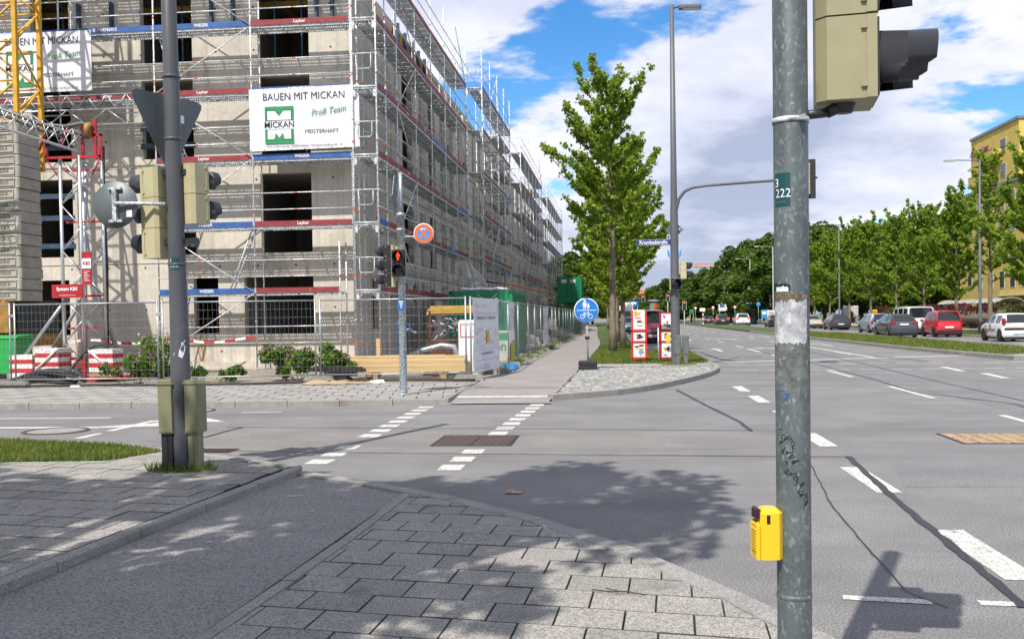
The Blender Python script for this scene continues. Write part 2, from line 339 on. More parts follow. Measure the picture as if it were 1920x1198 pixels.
# island with cobbles, row of slabs, verge
IK=smooth([(-1.25,18.95),(.22,20.4),(1.2,22.6),(1.75,24.2),(2.3,25.9),(2.72,27.7),(2.95,29.3),(2.95,31.2),(2.8,32.3)],2)
kerb('kerb_island',IK,.16,.13,.9,1)
PEDGE=lambda y:-1.27+(min(y,52)-19)*.0095
kerb('kerb_path_right',[(PEDGE(19.4),19.4),(PEDGE(25),25),(PEDGE(31),31),(PEDGE(40),40),(PEDGE(52),52)],.06,.13,.95,-1)
def offs(pts,d):
    out=[]
    for i,p in enumerate(pts):
        t=Vector((pts[min(i+1,len(pts)-1)][0]-pts[max(i-1,0)][0],pts[min(i+1,len(pts)-1)][1]-pts[max(i-1,0)][1])).normalized(); out.append((p[0]-t.y*d,p[1]+t.x*d))
    return out
IKI=offs(IK,.16)
isl=[p for p in IKI if p[1]<29.2]; top=29.2
ireg=[(PEDGE(19.4)+.06,19.35)]+[p for p in isl if p[1]>19.3]+[(2.75,29.2),(PEDGE(29)+.06,29.2)]
island=sheet('island_bed',ireg,.108,JOINT,th=.3)
def cobbles():
    b=MB(); COB=[M('cobble_grey',(.27,.265,.26),.8,var=.1,scale=9,fine=60),M('cobble_light',(.36,.35,.325),.8,var=.1,scale=9,fine=90),M('cobble_dark',(.24,.24,.25),.8,var=.1,scale=9,fine=90),M('cobble_mossy',(.21,.22,.12),.9,var=.2,scale=9,fine=90)]
    s=.125; y=19.2
    while y<29.2:
        x=-1.4+rnd.random()*s
        while x<3:
            wx=s*rnd.uniform(.8,1.15); arc=.10*math.sin(x*2.4)
            c=(x+wx/2,y+arc+rnd.uniform(-.012,.012)); h=.126+rnd.uniform(-.008,.008)
            if inside((c[0]+.05,c[1]),ireg) and inside((c[0]-.05,c[1]),ireg) and inside((c[0],c[1]+.05),ireg) and inside((c[0],c[1]-.05),ireg):
                a,d=wx/2-.007,s/2-.007; j=lambda:rnd.uniform(-.006,.006)
                lo=[(c[0]-a+j(),c[1]-d+j()),(c[0]+a+j(),c[1]-d+j()),(c[0]+a+j(),c[1]+d+j()),(c[0]-a+j(),c[1]+d+j())]
                hi=[(c[0]+(p[0]-c[0])*.78,c[1]+(p[1]-c[1])*.78) for p in lo]
                b.add([(p[0],p[1],.10) for p in lo]+[(p[0],p[1],h-.012) for p in lo]+[(p[0],p[1],h) for p in hi],[(k,(k+1)%4,4+(k+1)%4,4+k) for k in range(4)]+[(4+k,4+(k+1)%4,8+(k+1)%4,8+k) for k in range(4)]+[(8,9,10,11)],min(3,int(rnd.random()*3.5)))
            x+=wx
        y+=s
    tag(b.obj('cobbles',COB,island),kind='stuff')
cobbles()
slabs=tag(link('slab_band',None),kind='structure')
pave(slabs,[(PEDGE(30)+.06,29.24),(2.76,29.24),(2.72,31.0),(PEDGE(30)+.06,31.0)],(-1.1,29.24),(.6,0),(0,.88),.13,.06,[PAVE3],stagger=0,base=JOINT)
verge_pts=[(PEDGE(31)+.07,31.02),(2.7,31.02),(2.86,32.4),(2.9,36),(2.92,45.5),(1.1,40.5),(.75,40.2),(.75,250),(-6,250),(-3.2,150),(-2.1,105),(-1.75,85),(-1.4,70),(-1.02,60),(-.93,52)]
verge=sheet('grass_verge',verge_pts,.12,GRASSG,th=.3)
kerb('kerb_verge',[(2.82,32.35),(2.95,33.5),(3.0,45.6)],.1,.13,1.0,1)
kerb('kerb_parking_bay',[(2.98,45.7),(1.15,40.6),(.8,40.3),(.78,110)],.1,.13,1.5,1)
# median and far side
MP=[(12.62,33.4),(12.48,35),(12.25,38.7),(12.0,45),(11.95,52),(11.75,66),(11.6,90),(11.6,130),(11.7,300)]
kerb('kerb_median',MP[:7],.16,.15,1.2,-1); 
median=sheet('median_strip',[(12.75,34.6),(15.2,36.4),(16.0,41.5),(16.05,60),(16.1,300),(11.8,300),(11.7,130),(11.7,90),(11.85,66),(12.05,52),(12.1,45),(12.35,38.7),(12.6,35.2)],.14,GRASSG,th=.4)
sheet('median_nose',[(12.78,33.4),(15.0,34.4),(15.2,36.35),(12.75,34.55)],.135,PAVE3,th=.4)
kerb('kerb_median_far',[(16.2,300),(16.2,60),(16.15,41.5),(15.3,36.3)],.13,.15,2.5,1)
kerb('kerb_right',[(22.3,40),(21.9,55),(21.6,70),(21.4,130),(21.6,300)],.15,.14,1.5,-1)
rverge=sheet('right_verge',[(22.47,30),(25.6,30),(25.6,300),(21.7,300),(21.5,130),(21.7,70),(22.0,55),(22.45,40)],.13,GRASSG,th=.3)
sheet('right_pavement',[(25.6,30),(29.4,30),(29.4,300),(25.6,300)],.135,PAVE3,th=.3)
sheet('right_garden',[(29.4,30),(75,30),(75,300),(29.4,300)],.12,GRASSG,th=.3)
# near side pavement, bike path, grass
NK=[(-3.22,9.98),(-2.54,9.47),(-1.90,8.95),(-1.18,8.33),(-.68,7.77),(-.24,7.20),(.29,6.42),(.62,5.74),(.80,5.33),(1.04,4.84),(1.25,4.3),(1.5,3.3),(1.62,2.2),(1.7,0),(1.7,-12)]
kerb('kerb_near_corner',NK,.17,.055,1.2,-1,base=-.1)
NKL=[(-60,16.0),(-14,13.9),(-8.4,12.62),(-6.3,11.98),(-5.45,11.47),(-4.31,10.72),(-3.28,10.04)]
kerb('kerb_near_left',NKL,.14,.10,1.0,-1)
NKI=[(p[0]-.03,p[1]-.18) for p in NK[:10]]
bike=strip('bike_path',[(-3.33,-1.92,9.0,.035),(-3.4,-1.97,8.0,.035),(-3.47,-2.01,7.0,.035),(-3.56,-2.07,5.5,.035),(-3.64,-2.13,4.4,.035),(-3.8,-2.25,2,.035),(-4.2,-2.6,-12,.035)],ASPH2)
b=MB(); b.add([(-3.33,9.0,.035),(-1.98,9.0,.035),(-3.27,9.95,.035)],[(0,1,2)]); b.obj('bike_path_mouth',ASPH2,bike)
kerb('kerb_bike_left',[(-3.24,9.9),(-3.38,8.4),(-3.48,7.0),(-3.57,5.5),(-3.65,4.4),(-3.81,2),(-4.2,-12)],.09,.105,1.0,-1)
kerb('kerb_bike_right',[(-1.95,8.72),(-1.98,7.04),(-2.06,5.38),(-2.13,4.4),(-2.25,2),(-2.6,-12)],.10,.05,1.0,1)
a=R(-9); U=(.355*math.cos(a),.355*math.sin(a)); V=(.055*.33,.998*.33)
nearR=tag(link('near_pavement',None),kind='structure')
regR=[(-1.84,8.72),(-1.87,7.04),(-1.95,5.38),(-2.02,4.4),(-2.14,2),(-2.2,-2),(1.5,-2),(1.5,0),(1.43,2.2),(1.32,3.25),(1.08,4.2),(.88,4.76),(.64,5.25),(.47,5.65),(.14,6.32),(-.38,7.09),(-.81,7.65),(-1.30,8.20)]
pave(nearR,regR,(.19,5.22),U,V,.05,.06,[PAVE,PAVE,PAVE,PAVE2],base=JOINT,keep=lambda c:c[1]>3.2,gap=.003,cap=290)
nearL=tag(link('left_pavement',None),kind='structure')
regL=[(-3.42,9.83),(-3.5,8.4),(-3.59,7.0),(-3.68,5.5),(-3.76,4.4),(-3.92,2),(-4.3,-6),(-14,-6),(-14,10.2),(-6.78,10.27),(-5.59,10.35),(-5.3,11.2),(-4.4,10.6)]
pave(nearL,regL,(-3.58,7.2),U,V,.1,.06,[PAVE,PAVE,PAVE2],base=JOINT,keep=lambda c:c[1]>4 and c[0]>-8.5,gap=.003,cap=300)
grassL=sheet('near_grass',[(-60,10.3),(-6.78,10.3),(-5.62,10.38),(-5.33,11.18),(-6.3,11.80),(-8.4,12.44),(-14,13.7),(-60,15.8)],.09,GRASSG,th=.2)
def blades(parent,name,region,n,h,seed,z):
    r=random.Random(seed); b=MB(); xs=[p[0] for p in region]; ys=[p[1] for p in region]; k=0; t=0
    while k<n and t<n*8:
        t+=1; x,y=r.uniform(min(xs),max(xs)),r.uniform(min(ys),max(ys))
        if not inside((x,y),region): continue
        k+=1; a=r.random()*6.3; hh=h*r.uniform(.5,1.3); wd=h*.11*r.uniform(.8,1.6); l=r.uniform(.1,.6)*hh; dx,dy=math.cos(a),math.sin(a)
        b.add([(x-dy*wd,y+dx*wd,z),(x+dy*wd,y-dx*wd,z),(x+dx*l,y+dy*l,z+hh)],[(0,1,2)])
    tag(b.obj(name,GRASSB,parent),kind='stuff')
blades(grassL,'grass_blades',[(-9.5,10.3),(-6.78,10.3),(-5.62,10.38),(-5.33,11.18),(-6.3,11.80),(-8.4,12.44),(-9.5,12.7)],26000,.055,1,.085)
blades(verge,'verge_blades',[(-.98,31.1),(2.7,31.1),(2.86,32.4),(2.9,45),(1.1,40.4),(.7,40.2),(.7,52),(-.9,52)],22000,.09,2,.115)
blades(median,'median_blades',[(12.75,35),(15.0,36.6),(15.9,41.5),(16.0,75),(11.85,75),(12.1,45),(12.4,38.7)],26000,.11,3,.135)
blades(rverge,'right_verge_blades',[(22.4,45),(25.4,45),(25.4,90),(21.7,90),(21.9,60)],12000,.14,4,.125)
# ---------------------------------------------------------------- markings, seams, covers
for pts,c in (([(-6,11.5),(2.5,11.42),(1.85,13.9),(-6,14.4)],(.212,.20,.188)),([(-30,14.6),(-6.5,14.5),(-6.4,16.2),(-30,15.6)],(.185,.18,.18)),([(2.6,9.4),(8.6,9.6),(8.8,11.2),(2.9,11.1)],(.19,.186,.187)),([(6.2,16),(8.7,16),(8.7,60),(6.2,60)],(.188,.183,.183)),([(9.6,16),(11.6,16),(11.5,60),(9.5,60)],(.215,.206,.2))):
    sheet('asphalt_patch',pts,.0018,M('asphalt_%.3f'%c[0],c,.85,var=.13,scale=.9,bump=.4,bscale=120,fine=75,stain=((.14,.135,.135),.5,.52,.72,(.4,1.3,1))),road)
def mark(x0,y0,x1,y1,wd,name='lane_marking',m=PAINT,z=.004):
    a,b=Vector((x0,y0)),Vector((x1,y1)); d=(b-a).normalized(); n=Vector((-d.y,d.x))*wd/2
    mb=MB(); mb.add([(p.x,p.y,z) for p in (a-n,b-n,b+n,a+n)],[(0,1,2,3)]); return mb.obj(name,m,road)
y=10.75
for k in range(12):                       # crossing edge blocks
    if k!=3: mark(-3.38-.01*k,y+.04,-3.38-.01*k,y+.40,.27,'crossing_block')
    y+=.62
y=10.35
for k in range(14):
    if not 3<=k<=4: mark(-1.80+.026*k,y,-1.80+.026*k,y+.40,.25,'crossing_block')
    y+=.63
for X,ys in ((2.38,[(9.1,10.6),(6.15,7.55)]),(2.5,[(12.25,13.6)]),(2.62,[(18.35,19.9),(21.05,22.6),(15.3,16.8)])):
    for y0,y1 in ys: mark(X,y0,X,y1,.22,'guide_marking')
for y0 in (12.6,15.9,19.1,22.3): 
    pass
for y0,y1 in ((12.9,15.9),(19.05,22.25),(25.5,28.6)): mark(5.78,y0,5.82,y1,.13)
for y0,y1 in ((20.9,22.9),(24.6,26.6),(27.6,29.8)): mark(9.1,y0,9.3,y1,.2)
mark(3.6,33.95,12.3,37.4,.35,'stop_line')
for k in range(11): mark(3.5+.86*k,32.4-.02*k,4.05+.86*k,32.35-.02*k,.16,'crossing_dash'); mark(3.4+.84*k,28.9-.0*k,3.95+.84*k,28.86,.14,'crossing_dash')
for k in range(12): mark(6.0,40+k*9,6.0,43+k*9,.13); mark(8.9,39.5+k*9,8.9,42.5+k*9,.13)
mark(9.05,36.5,9.0,52,.16); mark(6.0,35.0,5.95,47,.16)
mark(3.1,46,3.05,130,.12,'edge_line'); 
mark(1.24,5.73,1.7,5.66,.09); mark(1.95,5.66,2.45,5.62,.09)
for X in (16.45,): mark(X,42,X,200,.12,'edge_line')
for k in range(16): mark(18.9,46+k*9,18.9,50+k*9,.12)
def arrow(x,y,rz,kind='left',sc=1):
    b=MB(); b.add([(-.09,0,0),(.09,0,0),(.09,2.6,0),(-.09,2.6,0)],[(0,1,2,3)])
    if kind=='left': b.add([(-.09,2.6,0),(.09,2.6,0),(-.15,3.5,0),(-.6,3.7,0),(-.65,4.1,0),(-1.35,3.45,0),(-.7,2.95,0),(-.62,3.3,0)],[(0,1,2,7),(2,3,7),(3,4,5,6,7)])
    else: b.add([(-.32,2.55,0),(.32,2.55,0),(0,4.0,0)],[(0,1,2)])
    o=b.obj('turn_arrow',PAINT,road,(x,y,.0045),rz); o.scale=(sc,sc,1)
arrow(7.4,44,0,'left'); arrow(4.5,44,0,'straight'); arrow(4.5,62,0,'straight'); arrow(7.4,64,0,'left'); arrow(10.4,50,0,'left'); arrow(10.4,70,0,'left')
arrow(-11.2,14.6,R(-90),'left',1.2)
y0=13.2
for k in range(4): mark(-7.55-.02*k,y0+.9*k,-7.55-.02*k,y0+.9*k+.62,.14)
mark(-12,16.0,-8.6,16.1,.12)
for k in range(3): mark(-6.6+1.1*k,16.9+.1*k,-5.9+1.1*k,17.0+.1*k,.1) if k==0 else None
def seam(pts,wd,seed=0,name='tar_seam'):
    r=random.Random(seed); P=resample(pts,.18); b=MB(); vs=[]
    for i,p in enumerate(P):
        t=(P[min(i+1,len(P)-1)]-P[max(i-1,0)]).normalized(); n=Vector((-t.y,t.x)); w1=wd*r.uniform(.35,.62); w2=wd*r.uniform(.35,.62); off=r.uniform(-.006,.006)
        vs+=[(p.x+n.x*(w1+off),p.y+n.y*(w1+off),.0075),(p.x-n.x*(w2-off),p.y-n.y*(w2-off),.0075)]
    b.add(vs,[(2*i+1,2*i+3,2*i+2,2*i) for i in range(len(P)-1)]); b.obj(name,TAR,road)
def GG(*q): return [tuple(G(*p)[:2]) for p in q]
seam(GG((376,822),(455,801)),.045,1); seam(GG((425,801),(700,803),(1000,804),(1410,808)),.026,2); seam(GG((400,845),(700,850),(1100,853),(1590,857)),.024,3)
seam(GG((1268,731),(1330,763),(1385,790),(1410,809)),.055,4); seam(GG((1590,856),(1660,920),(1750,995),(1850,1080),(1925,1140)),.066,5)
seam(GG((1520,680),(1640,712),(1720,736),(1900,757),(1925,765)),.04,6); seam(GG((1520,660),(1650,690),(1760,716),(1920,752)),.035,7); seam(GG((1520,870),(1560,950),(1620,1020),(1700,1110),(1780,1140)),.013,8)
seam(GG((1640,668),(1700,673),(1745,679)),.08,9); seam(GG((1310,660),(1345,672),(1378,678)),.12,10)
b=MB()
cov=thing('gully_cover','rectangular rusty brown cast iron gully cover between the crossing lines','manhole cover',(-1.86,12.88,.006))
b=MB(); b.box(-.52,-.56,-.05,.52,.56,.0); b.obj('frame',M('cast_iron',(.05,.045,.045),.6,.5,scale=30),cov)
RUST=M('rusty_iron',(.105,.075,.066),.75,.3,var=.2,scale=25,bump=.4,bscale=90)
for i in range(2):
    for j in range(2):
        b=MB(); x0,y0=-.48+.49*i,-.52+.53*j; b.cbox(x0,y0,0,x0+.47,y0+.51,.008,.006)
        for p in range(5):
            for q in range(5): b.cbox(x0+.03+.088*p,y0+.035+.095*q,.008,x0+.085+.088*p,y0+.095+.095*q,.013,.003)
        b.obj('plate',RUST,cov)
cov=thing('inspection_cover','wide pale rusty inspection cover divided into small squares in the carriageway','manhole cover',(4.9,13.0,.006))
b=MB(); b.box(-.78,-.53,-.05,.78,.53,0); b.obj('frame',M('dark_iron_frame',(.04,.04,.05),.7,.3,scale=30),cov)
OCH=M('pale_rust',(.44,.30,.18),.85,0,var=.25,scale=14,fine=60)
for i in range(8):
    for j in range(3):
        b=MB(); b.cbox(-.74+.186*i,-.48+.325*j,0,-.74+.186*i+.165,-.48+.325*j+.295,.006,.004); b.obj('square_plate',OCH,cov)
for (x,y,r,lb) in ((-8.4,14.1,.47,'large round concrete filled manhole cover beside the white arrow'),(-7.7,17.3,.42,'round iron manhole cover close to the far kerb')):
    cov=thing('manhole_cover',lb,'manhole cover',(x,y,.005)); b=MB(); b.lathe([(r*.86,.004),(r*.88,.012),(r,.012),(r+.02,-.02)],(0,0,0),n=28); b.obj('rim',RUST,cov)
    b=MB(); b.lathe([(0,.006),(r*.86,.004)],(0,0,0),n=28); b.obj('lid',M('lid_concrete',(.33,.30,.28),.9,fine=90),cov)
cov=thing('gully_grate','small dark square gully grate beside the grey signal mast','drain',(-5.0,11.9,.005)); b=MB(); b.box(-.25,-.2,-.03,.25,.2,0); b.obj('frame',TAR,cov)
for i in range(9):
    b=MB(); b.box(-.22+.05*i,-.17,0,-.195+.05*i,.17,.006); b.obj('bar',RUST,cov)
# ---------------------------------------------------------------- building shell
def concrete(name,c,rust=True):
    mt,N,L=newmat(name); MATS[name]=mt
    out=N.new('ShaderNodeOutputMaterial'); b=N.new('ShaderNodeBsdfPrincipled'); L.new(b.outputs[0],out.inputs[0]); b.inputs['Roughness'].default_value=.85; b.inputs['Specular IOR Level'].default_value=.25
    geo=N.new('ShaderNodeNewGeometry')
    def nz(sc,scale,det,lo,hi,o0=0,o1=1,rough=.6):
        mp=N.new('ShaderNodeMapping'); mp.inputs['Scale'].default_value=sc; L.new(geo.outputs['Position'],mp.inputs['Vector'])
        n=N.new('ShaderNodeTexNoise'); n.inputs['Scale'].default_value=scale; n.inputs['Detail'].default_value=det; n.inputs['Roughness'].default_value=rough; L.new(mp.outputs[0],n.inputs['Vector'])
        r=N.new('ShaderNodeMapRange'); r.inputs[1].default_value=lo; r.inputs[2].default_value=hi; r.inputs[3].default_value=o0; r.inputs[4].default_value=o1; L.new(n.outputs['Fac'],r.inputs[0]); return r.outputs[0]
    def mix(f,a,bb,t='MIX'):
        m=N.new('ShaderNodeMixRGB'); m.blend_type=t
        if isinstance(f,float): m.inputs[0].default_value=f
        else: L.new(f,m.inputs[0])
        for i,v in ((1,a),(2,bb)):
            if isinstance(v,tuple): m.inputs[i].default_value=v+(1,)
            else: L.new(v,m.inputs[i])
        return m.outputs[0]
    col=mix(nz((1,1,1),.5,6,.35,.65),c,tuple(v*.78 for v in c))
    col=mix(nz((2.2,2.2,.12),1.6,5,.5,.72,0,.75),col,tuple(v*.62 for v in c))          # run-off streaks
    col=mix(nz((1,1,3.2),.9,7,.58,.70,0,.55),col,tuple(v*.55 for v in c))               # damp bands
    if rust: col=mix(nz((1.1,1.1,.045),1.35,4,.62,.72,0,.8),col,(.36,.21,.075))          # rust runs
    col=mix(1.0,col,nz((1,1,1),9,8,.2,.8,.86,1.14),'MULTIPLY')
    # tie holes and board lines of the formwork
    sp=N.new('ShaderNodeSeparateXYZ'); L.new(geo.outputs['Position'],sp.inputs[0])
    def mt2(op,a,b=None):
        n=N.new('ShaderNodeMath'); n.operation=op
        for i,v in enumerate((a,b)):
            if v is None: continue
            if isinstance(v,(int,float)): n.inputs[i].default_value=v
            else: L.new(v,n.inputs[i])
        return n.outputs[0]
    s=mt2('ADD',sp.outputs[0],sp.outputs[1])
    ln=mt2('LESS_THAN',mt2('ABSOLUTE',mt2('SUBTRACT',mt2('FRACT',mt2('DIVIDE',s,.62)),.5)),.012)
    col=mix(mt2('MULTIPLY',ln,.45),col,tuple(v*.5 for v in c))
    fx=mt2('SUBTRACT',mt2('FRACT',mt2('DIVIDE',s,1.24)),.5); fz=mt2('SUBTRACT',mt2('FRACT',mt2('DIVIDE',sp.outputs[2],1.35)),.5)
    d=mt2('ADD',mt2('POWER',mt2('MULTIPLY',fx,1.24),2),mt2('POWER',mt2('MULTIPLY',fz,1.35),2))
    col=mix(mt2('LESS_THAN',d,.0011),col,(.03,.03,.03))
    L.new(col,b.inputs['Base Color']); return mt
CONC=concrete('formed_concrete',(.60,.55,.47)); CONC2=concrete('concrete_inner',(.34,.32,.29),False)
def blockwork():
    mt,N,L=newmat('lime_block'); MATS['lime_block']=mt
    out=N.new('ShaderNodeOutputMaterial'); b=N.new('ShaderNodeBsdfPrincipled'); L.new(b.outputs[0],out.inputs[0]); b.inputs['Roughness'].default_value=.9
    geo=N.new('ShaderNodeNewGeometry'); sp=N.new('ShaderNodeSeparateXYZ'); L.new(geo.outputs['Position'],sp.inputs[0]); cb=N.new('ShaderNodeCombineXYZ'); L.new(sp.outputs[1],cb.inputs[0]); L.new(sp.outputs[2],cb.inputs[1])
    br=N.new('ShaderNodeTexBrick'); br.inputs['Scale'].default_value=1; br.inputs['Color1'].default_value=(.68,.63,.54,1); br.inputs['Color2'].default_value=(.60,.55,.47,1); br.inputs['Mortar'].default_value=(.36,.33,.28,1)
    br.inputs['Mortar Size'].default_value=.008; br.inputs['Brick Width'].default_value=.6; br.inputs['Row Height'].default_value=.3; L.new(cb.outputs[0],br.inputs['Vector']); L.new(br.outputs[0],b.inputs['Base Color']); return mt
BLOCK=blockwork()
bld=thing('concrete_building','unfinished grey concrete apartment building with empty window openings behind scaffolding','building',(-8.2,30.5,0))
BX,BY=-8.2,30.5
def wall_panel(name,axis,a0,a1,z0,z1,pos,th,holes,m):
    """wall along x or y with rectangular openings (a,b,z,z)"""
    A=sorted({a0,a1}|{h[i] for h in holes for i in (0,1) if a0<h[i]<a1}); Z=sorted({z0,z1}|{h[i] for h in holes for i in (2,3) if z0<h[i]<z1}); b=MB()
    for i in range(len(A)-1):
        for j in range(len(Z)-1):
            ca,cz=(A[i]+A[i+1])/2,(Z[j]+Z[j+1])/2
            if any(h[0]<ca<h[1] and h[2]<cz<h[3] for h in holes): continue
            if axis=='x': b.box(A[i]-BX,pos-BY,Z[j],A[i+1]-BX,pos+th-BY,Z[j+1])
            else: b.box(pos-BX,A[i]-BY,Z[j],pos-th-BX,A[i+1]-BY,Z[j+1])
    return b.obj(name,m,bld)
cols=[(-11.15,-9.5),(-15.0,-13.3),(-18.7,-17.4),(-24.6,-22.6),(-29,-27)]
LV=[.35,3.5,6.53,9.56,12.6]
fl=[(3.77,6.26),(6.82,9.3),(9.83,12.3)]
H0=[(-11.76,-9.5,1.21,3.03),(-13.43,-12.61,1.25,3.03),(-19.5,-17.6,1.25,3.03),(-25,-23,1.2,3.03)]
for k in range(4):
    hs=H0 if k==0 else [(c[0],c[1],fl[k-1][0],fl[k-1][1]) for c in cols]
    wall_panel('front_wall','x',-32,-8.2,LV[k]+.006,LV[k+1]-.006,30.5+(.0 if k else .02),.25,hs,CONC)
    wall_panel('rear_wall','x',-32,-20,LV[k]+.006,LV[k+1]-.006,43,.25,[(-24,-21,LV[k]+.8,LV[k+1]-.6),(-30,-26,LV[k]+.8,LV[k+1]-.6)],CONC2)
    sw=[(32.9,34.1,1.3,3.0),(35.2,36.8,2.3,3.0),(37.6,38.9,2.3,3.0),(40,41.3,2.3,3.0)] if k==0 else []
    yy=38.3
    while yy<122: 
        if k: sw.append((yy,yy+1.9,LV[k]+.35,LV[k+1]-.35))
        elif yy>43: sw.append((yy,yy+1.4,1.0,2.9))
        yy+=5.15
    wall_panel('side_wall','y',30.75,37.6,LV[k]+.006,LV[k+1]-.006,-8.2,.25,sw,CONC)
    wall_panel('block_wall','y',37.6,118,LV[k]+.006,LV[k+1]-.006,-8.26,.22,sw,BLOCK)
    yy=41.8
    while yy<117:
        b=MB(); b.cbox(-8.26-BX,yy-BY,LV[k]+.3,-7.96-BX,yy+.5-BY,LV[k+1]-.3,.06); b.obj('pier',BLOCK,bld); yy+=5.15
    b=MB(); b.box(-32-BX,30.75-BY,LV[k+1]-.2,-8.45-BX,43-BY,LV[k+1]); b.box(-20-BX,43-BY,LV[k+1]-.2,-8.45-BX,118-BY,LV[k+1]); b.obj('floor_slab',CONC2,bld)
    b=MB(); b.box(-8.25-BX,37.6-BY,LV[k+1]-.12,-8.2-BX,118-BY,LV[k+1]+.1); b.obj('slab_edge',CONC,bld)
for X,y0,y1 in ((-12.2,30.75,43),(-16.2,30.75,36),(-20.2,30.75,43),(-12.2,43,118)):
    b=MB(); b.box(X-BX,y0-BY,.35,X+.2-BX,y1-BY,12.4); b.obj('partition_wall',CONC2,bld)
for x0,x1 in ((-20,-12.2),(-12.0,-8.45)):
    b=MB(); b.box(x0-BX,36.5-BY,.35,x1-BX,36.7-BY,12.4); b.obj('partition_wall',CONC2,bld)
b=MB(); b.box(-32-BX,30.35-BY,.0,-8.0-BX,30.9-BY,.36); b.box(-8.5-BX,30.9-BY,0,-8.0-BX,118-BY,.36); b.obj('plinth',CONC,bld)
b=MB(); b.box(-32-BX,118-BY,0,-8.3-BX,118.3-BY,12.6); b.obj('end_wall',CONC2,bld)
YEL=M('formwork_yellow',(.52,.33,.045),.7,var=.2,scale=5); YEL2=M('plywood_amber',(.42,.23,.06),.7,var=.25,scale=4)
for i in range(9):
    b=MB(); b.box(-19.5+i*1.2-BX,30.9-BY,12.12,-19.42+i*1.2-BX,36.2-BY,12.33); b.obj('formwork_beam',YEL,bld)
for y in (32,34): 
    b=MB(); b.box(-20-BX,y-BY,11.9,-8.5-BX,y+.08-BY,12.1); b.obj('formwork_beam',YEL,bld)
GALV=M('galvanised_steel',(.66,.685,.71),.42,.2,var=.16,scale=3,fine=25); GALVD=M('galvanised_dull',(.48,.50,.52),.5,.25,var=.18,scale=4,fine=25)
ORNG=M('orange_tag',(.80,.13,.03),.5); BLUEP=M('prop_blue',(.05,.14,.24),.6)
for x,k in ((-10.0,3),(-10.9,3),(-14.0,3),(-13.6,2),(-9.9,2),(-18.1,3)):
    z0=LV[k]; b=MB(); b.tube((x-BX,31.4-BY,z0),(x-BX,31.4-BY,z0+2.8),.03,8); b.tube((x-BX,31.4-BY,z0+1.3),(x-BX,31.4-BY,z0+1.5),.045,8); b.obj('prop',GALVD if k==2 else BLUEP,bld)
BOARDB=M('blue_guard_board',(.035,.085,.15),.7,var=.3,scale=6)
for c,zs in (((-18.75,-17.35),(4.05,4.95,5.65,7.2,7.75)),((-15.05,-13.25),(4.0,4.6,7.15,7.7)),((-11.2,-9.45),())):
    for z in zs:
        b=MB(); b.box(c[0]-BX,30.46-BY,z,c[1]-BX,30.495-BY,z+.16); b.obj('guard_board',BOARDB,bld)
for x in (-17,-15.9,-12.6,-11.9,-9.2,-8.7):                       # brackets along the top storey
    b=MB(); b.box(x-.04-BX,30.32-BY,11.0,x+.04-BX,30.5-BY,11.8); b.box(x-.1-BX,30.3-BY,10.9,x+.1-BX,30.5-BY,11.0,1); b.obj('formwork_bracket',[BOARDB,YEL2],bld)
fw=thing('formwork_panel','amber formwork panels with dark ribs standing along the roof edge','formwork',(-7.95,39.5,11.3))
for i in range(5):
    b=MB(); b.box(-.2,-3+i*1.3,.0,-.12,-1.75+i*1.3,1.2); b.obj('panel',YEL2 if i%2 else YEL,fw); b=MB(); b.box(-.12,-2.9+i*1.3,.1,.0,-2.78+i*1.3,1.3); b.obj('rib',BOARDB,fw)
# ---------------------------------------------------------------- scaffolding
RED=M('toe_board_red',(.30,.04,.045),.6,var=.22,scale=5,stretch=(1,1,4),stain=((.45,.33,.3),7,.66,.72,(1,1,1)),fine=30); BLU=M('toe_board_blue',(.035,.13,.42),.5,var=.22,scale=4,stain=((.14,.17,.25),4,.6,.72,(1,1,1)))
WHT=M('white_print',(.75,.75,.75),.6,var=.05)
def perforated():
    mt,N,L=newmat('perforated_deck'); MATS['perforated_deck']=mt
    out=N.new('ShaderNodeOutputMaterial'); b=N.new('ShaderNodeBsdfPrincipled'); b.inputs['Base Color'].default_value=(.42,.44,.45,1); b.inputs['Metallic'].default_value=.3; b.inputs['Roughness'].default_value=.5
    geo=N.new('ShaderNodeNewGeometry'); sp=N.new('ShaderNodeSeparateXYZ'); L.new(geo.outputs['Position'],sp.inputs[0])
    def m(op,a,bb=None):
        n=N.new('ShaderNodeMath'); n.operation=op
        for i,v in enumerate((a,bb)):
            if v is None: continue
            if isinstance(v,(int,float)): n.inputs[i].default_value=v
            else: L.new(v,n.inputs[i])
        return n.outputs[0]
    fx=m('SUBTRACT',m('FRACT',m('MULTIPLY',sp.outputs[0],14)),.5); fy=m('SUBTRACT',m('FRACT',m('MULTIPLY',sp.outputs[1],14)),.5)
    hole=m('LESS_THAN',m('ADD',m('MULTIPLY',fx,fx),m('MULTIPLY',fy,fy)),.105)
    t=N.new('ShaderNodeBsdfTransparent'); ms=N.new('ShaderNodeMixShader'); L.new(hole,ms.inputs[0]); L.new(b.outputs[0],ms.inputs[1]); L.new(t.outputs[0],ms.inputs[2]); L.new(ms.outputs[0],out.inputs[0]); return mt
PERF=perforated(); DECKS=M('deck_steel',(.42,.44,.45),.55,.3,var=.2,scale=3,stretch=(1,1,1))
SC_MESH={}
def post_mesh(z0,z1):
    k=('p',round(z0,2),round(z1,2))
    if k not in SC_MESH:
        b=MB(); b.tube((0,0,z0),(0,0,z1),.0245,8); z=z0+.75
        while z<z1-.3: b.tube((0,0,z),(0,0,z+.07),.027,8,1,cap=False); b.tube((0,0,z+.68),(0,0,z+.72),.034,6,2); z+=2
        b.box(-.07,-.07,z0-.02,.07,.07,z0+.01,2); SC_MESH[k]=b.mesh('standard',[GALV,ORNG,GALVD])
    return SC_MESH[k]
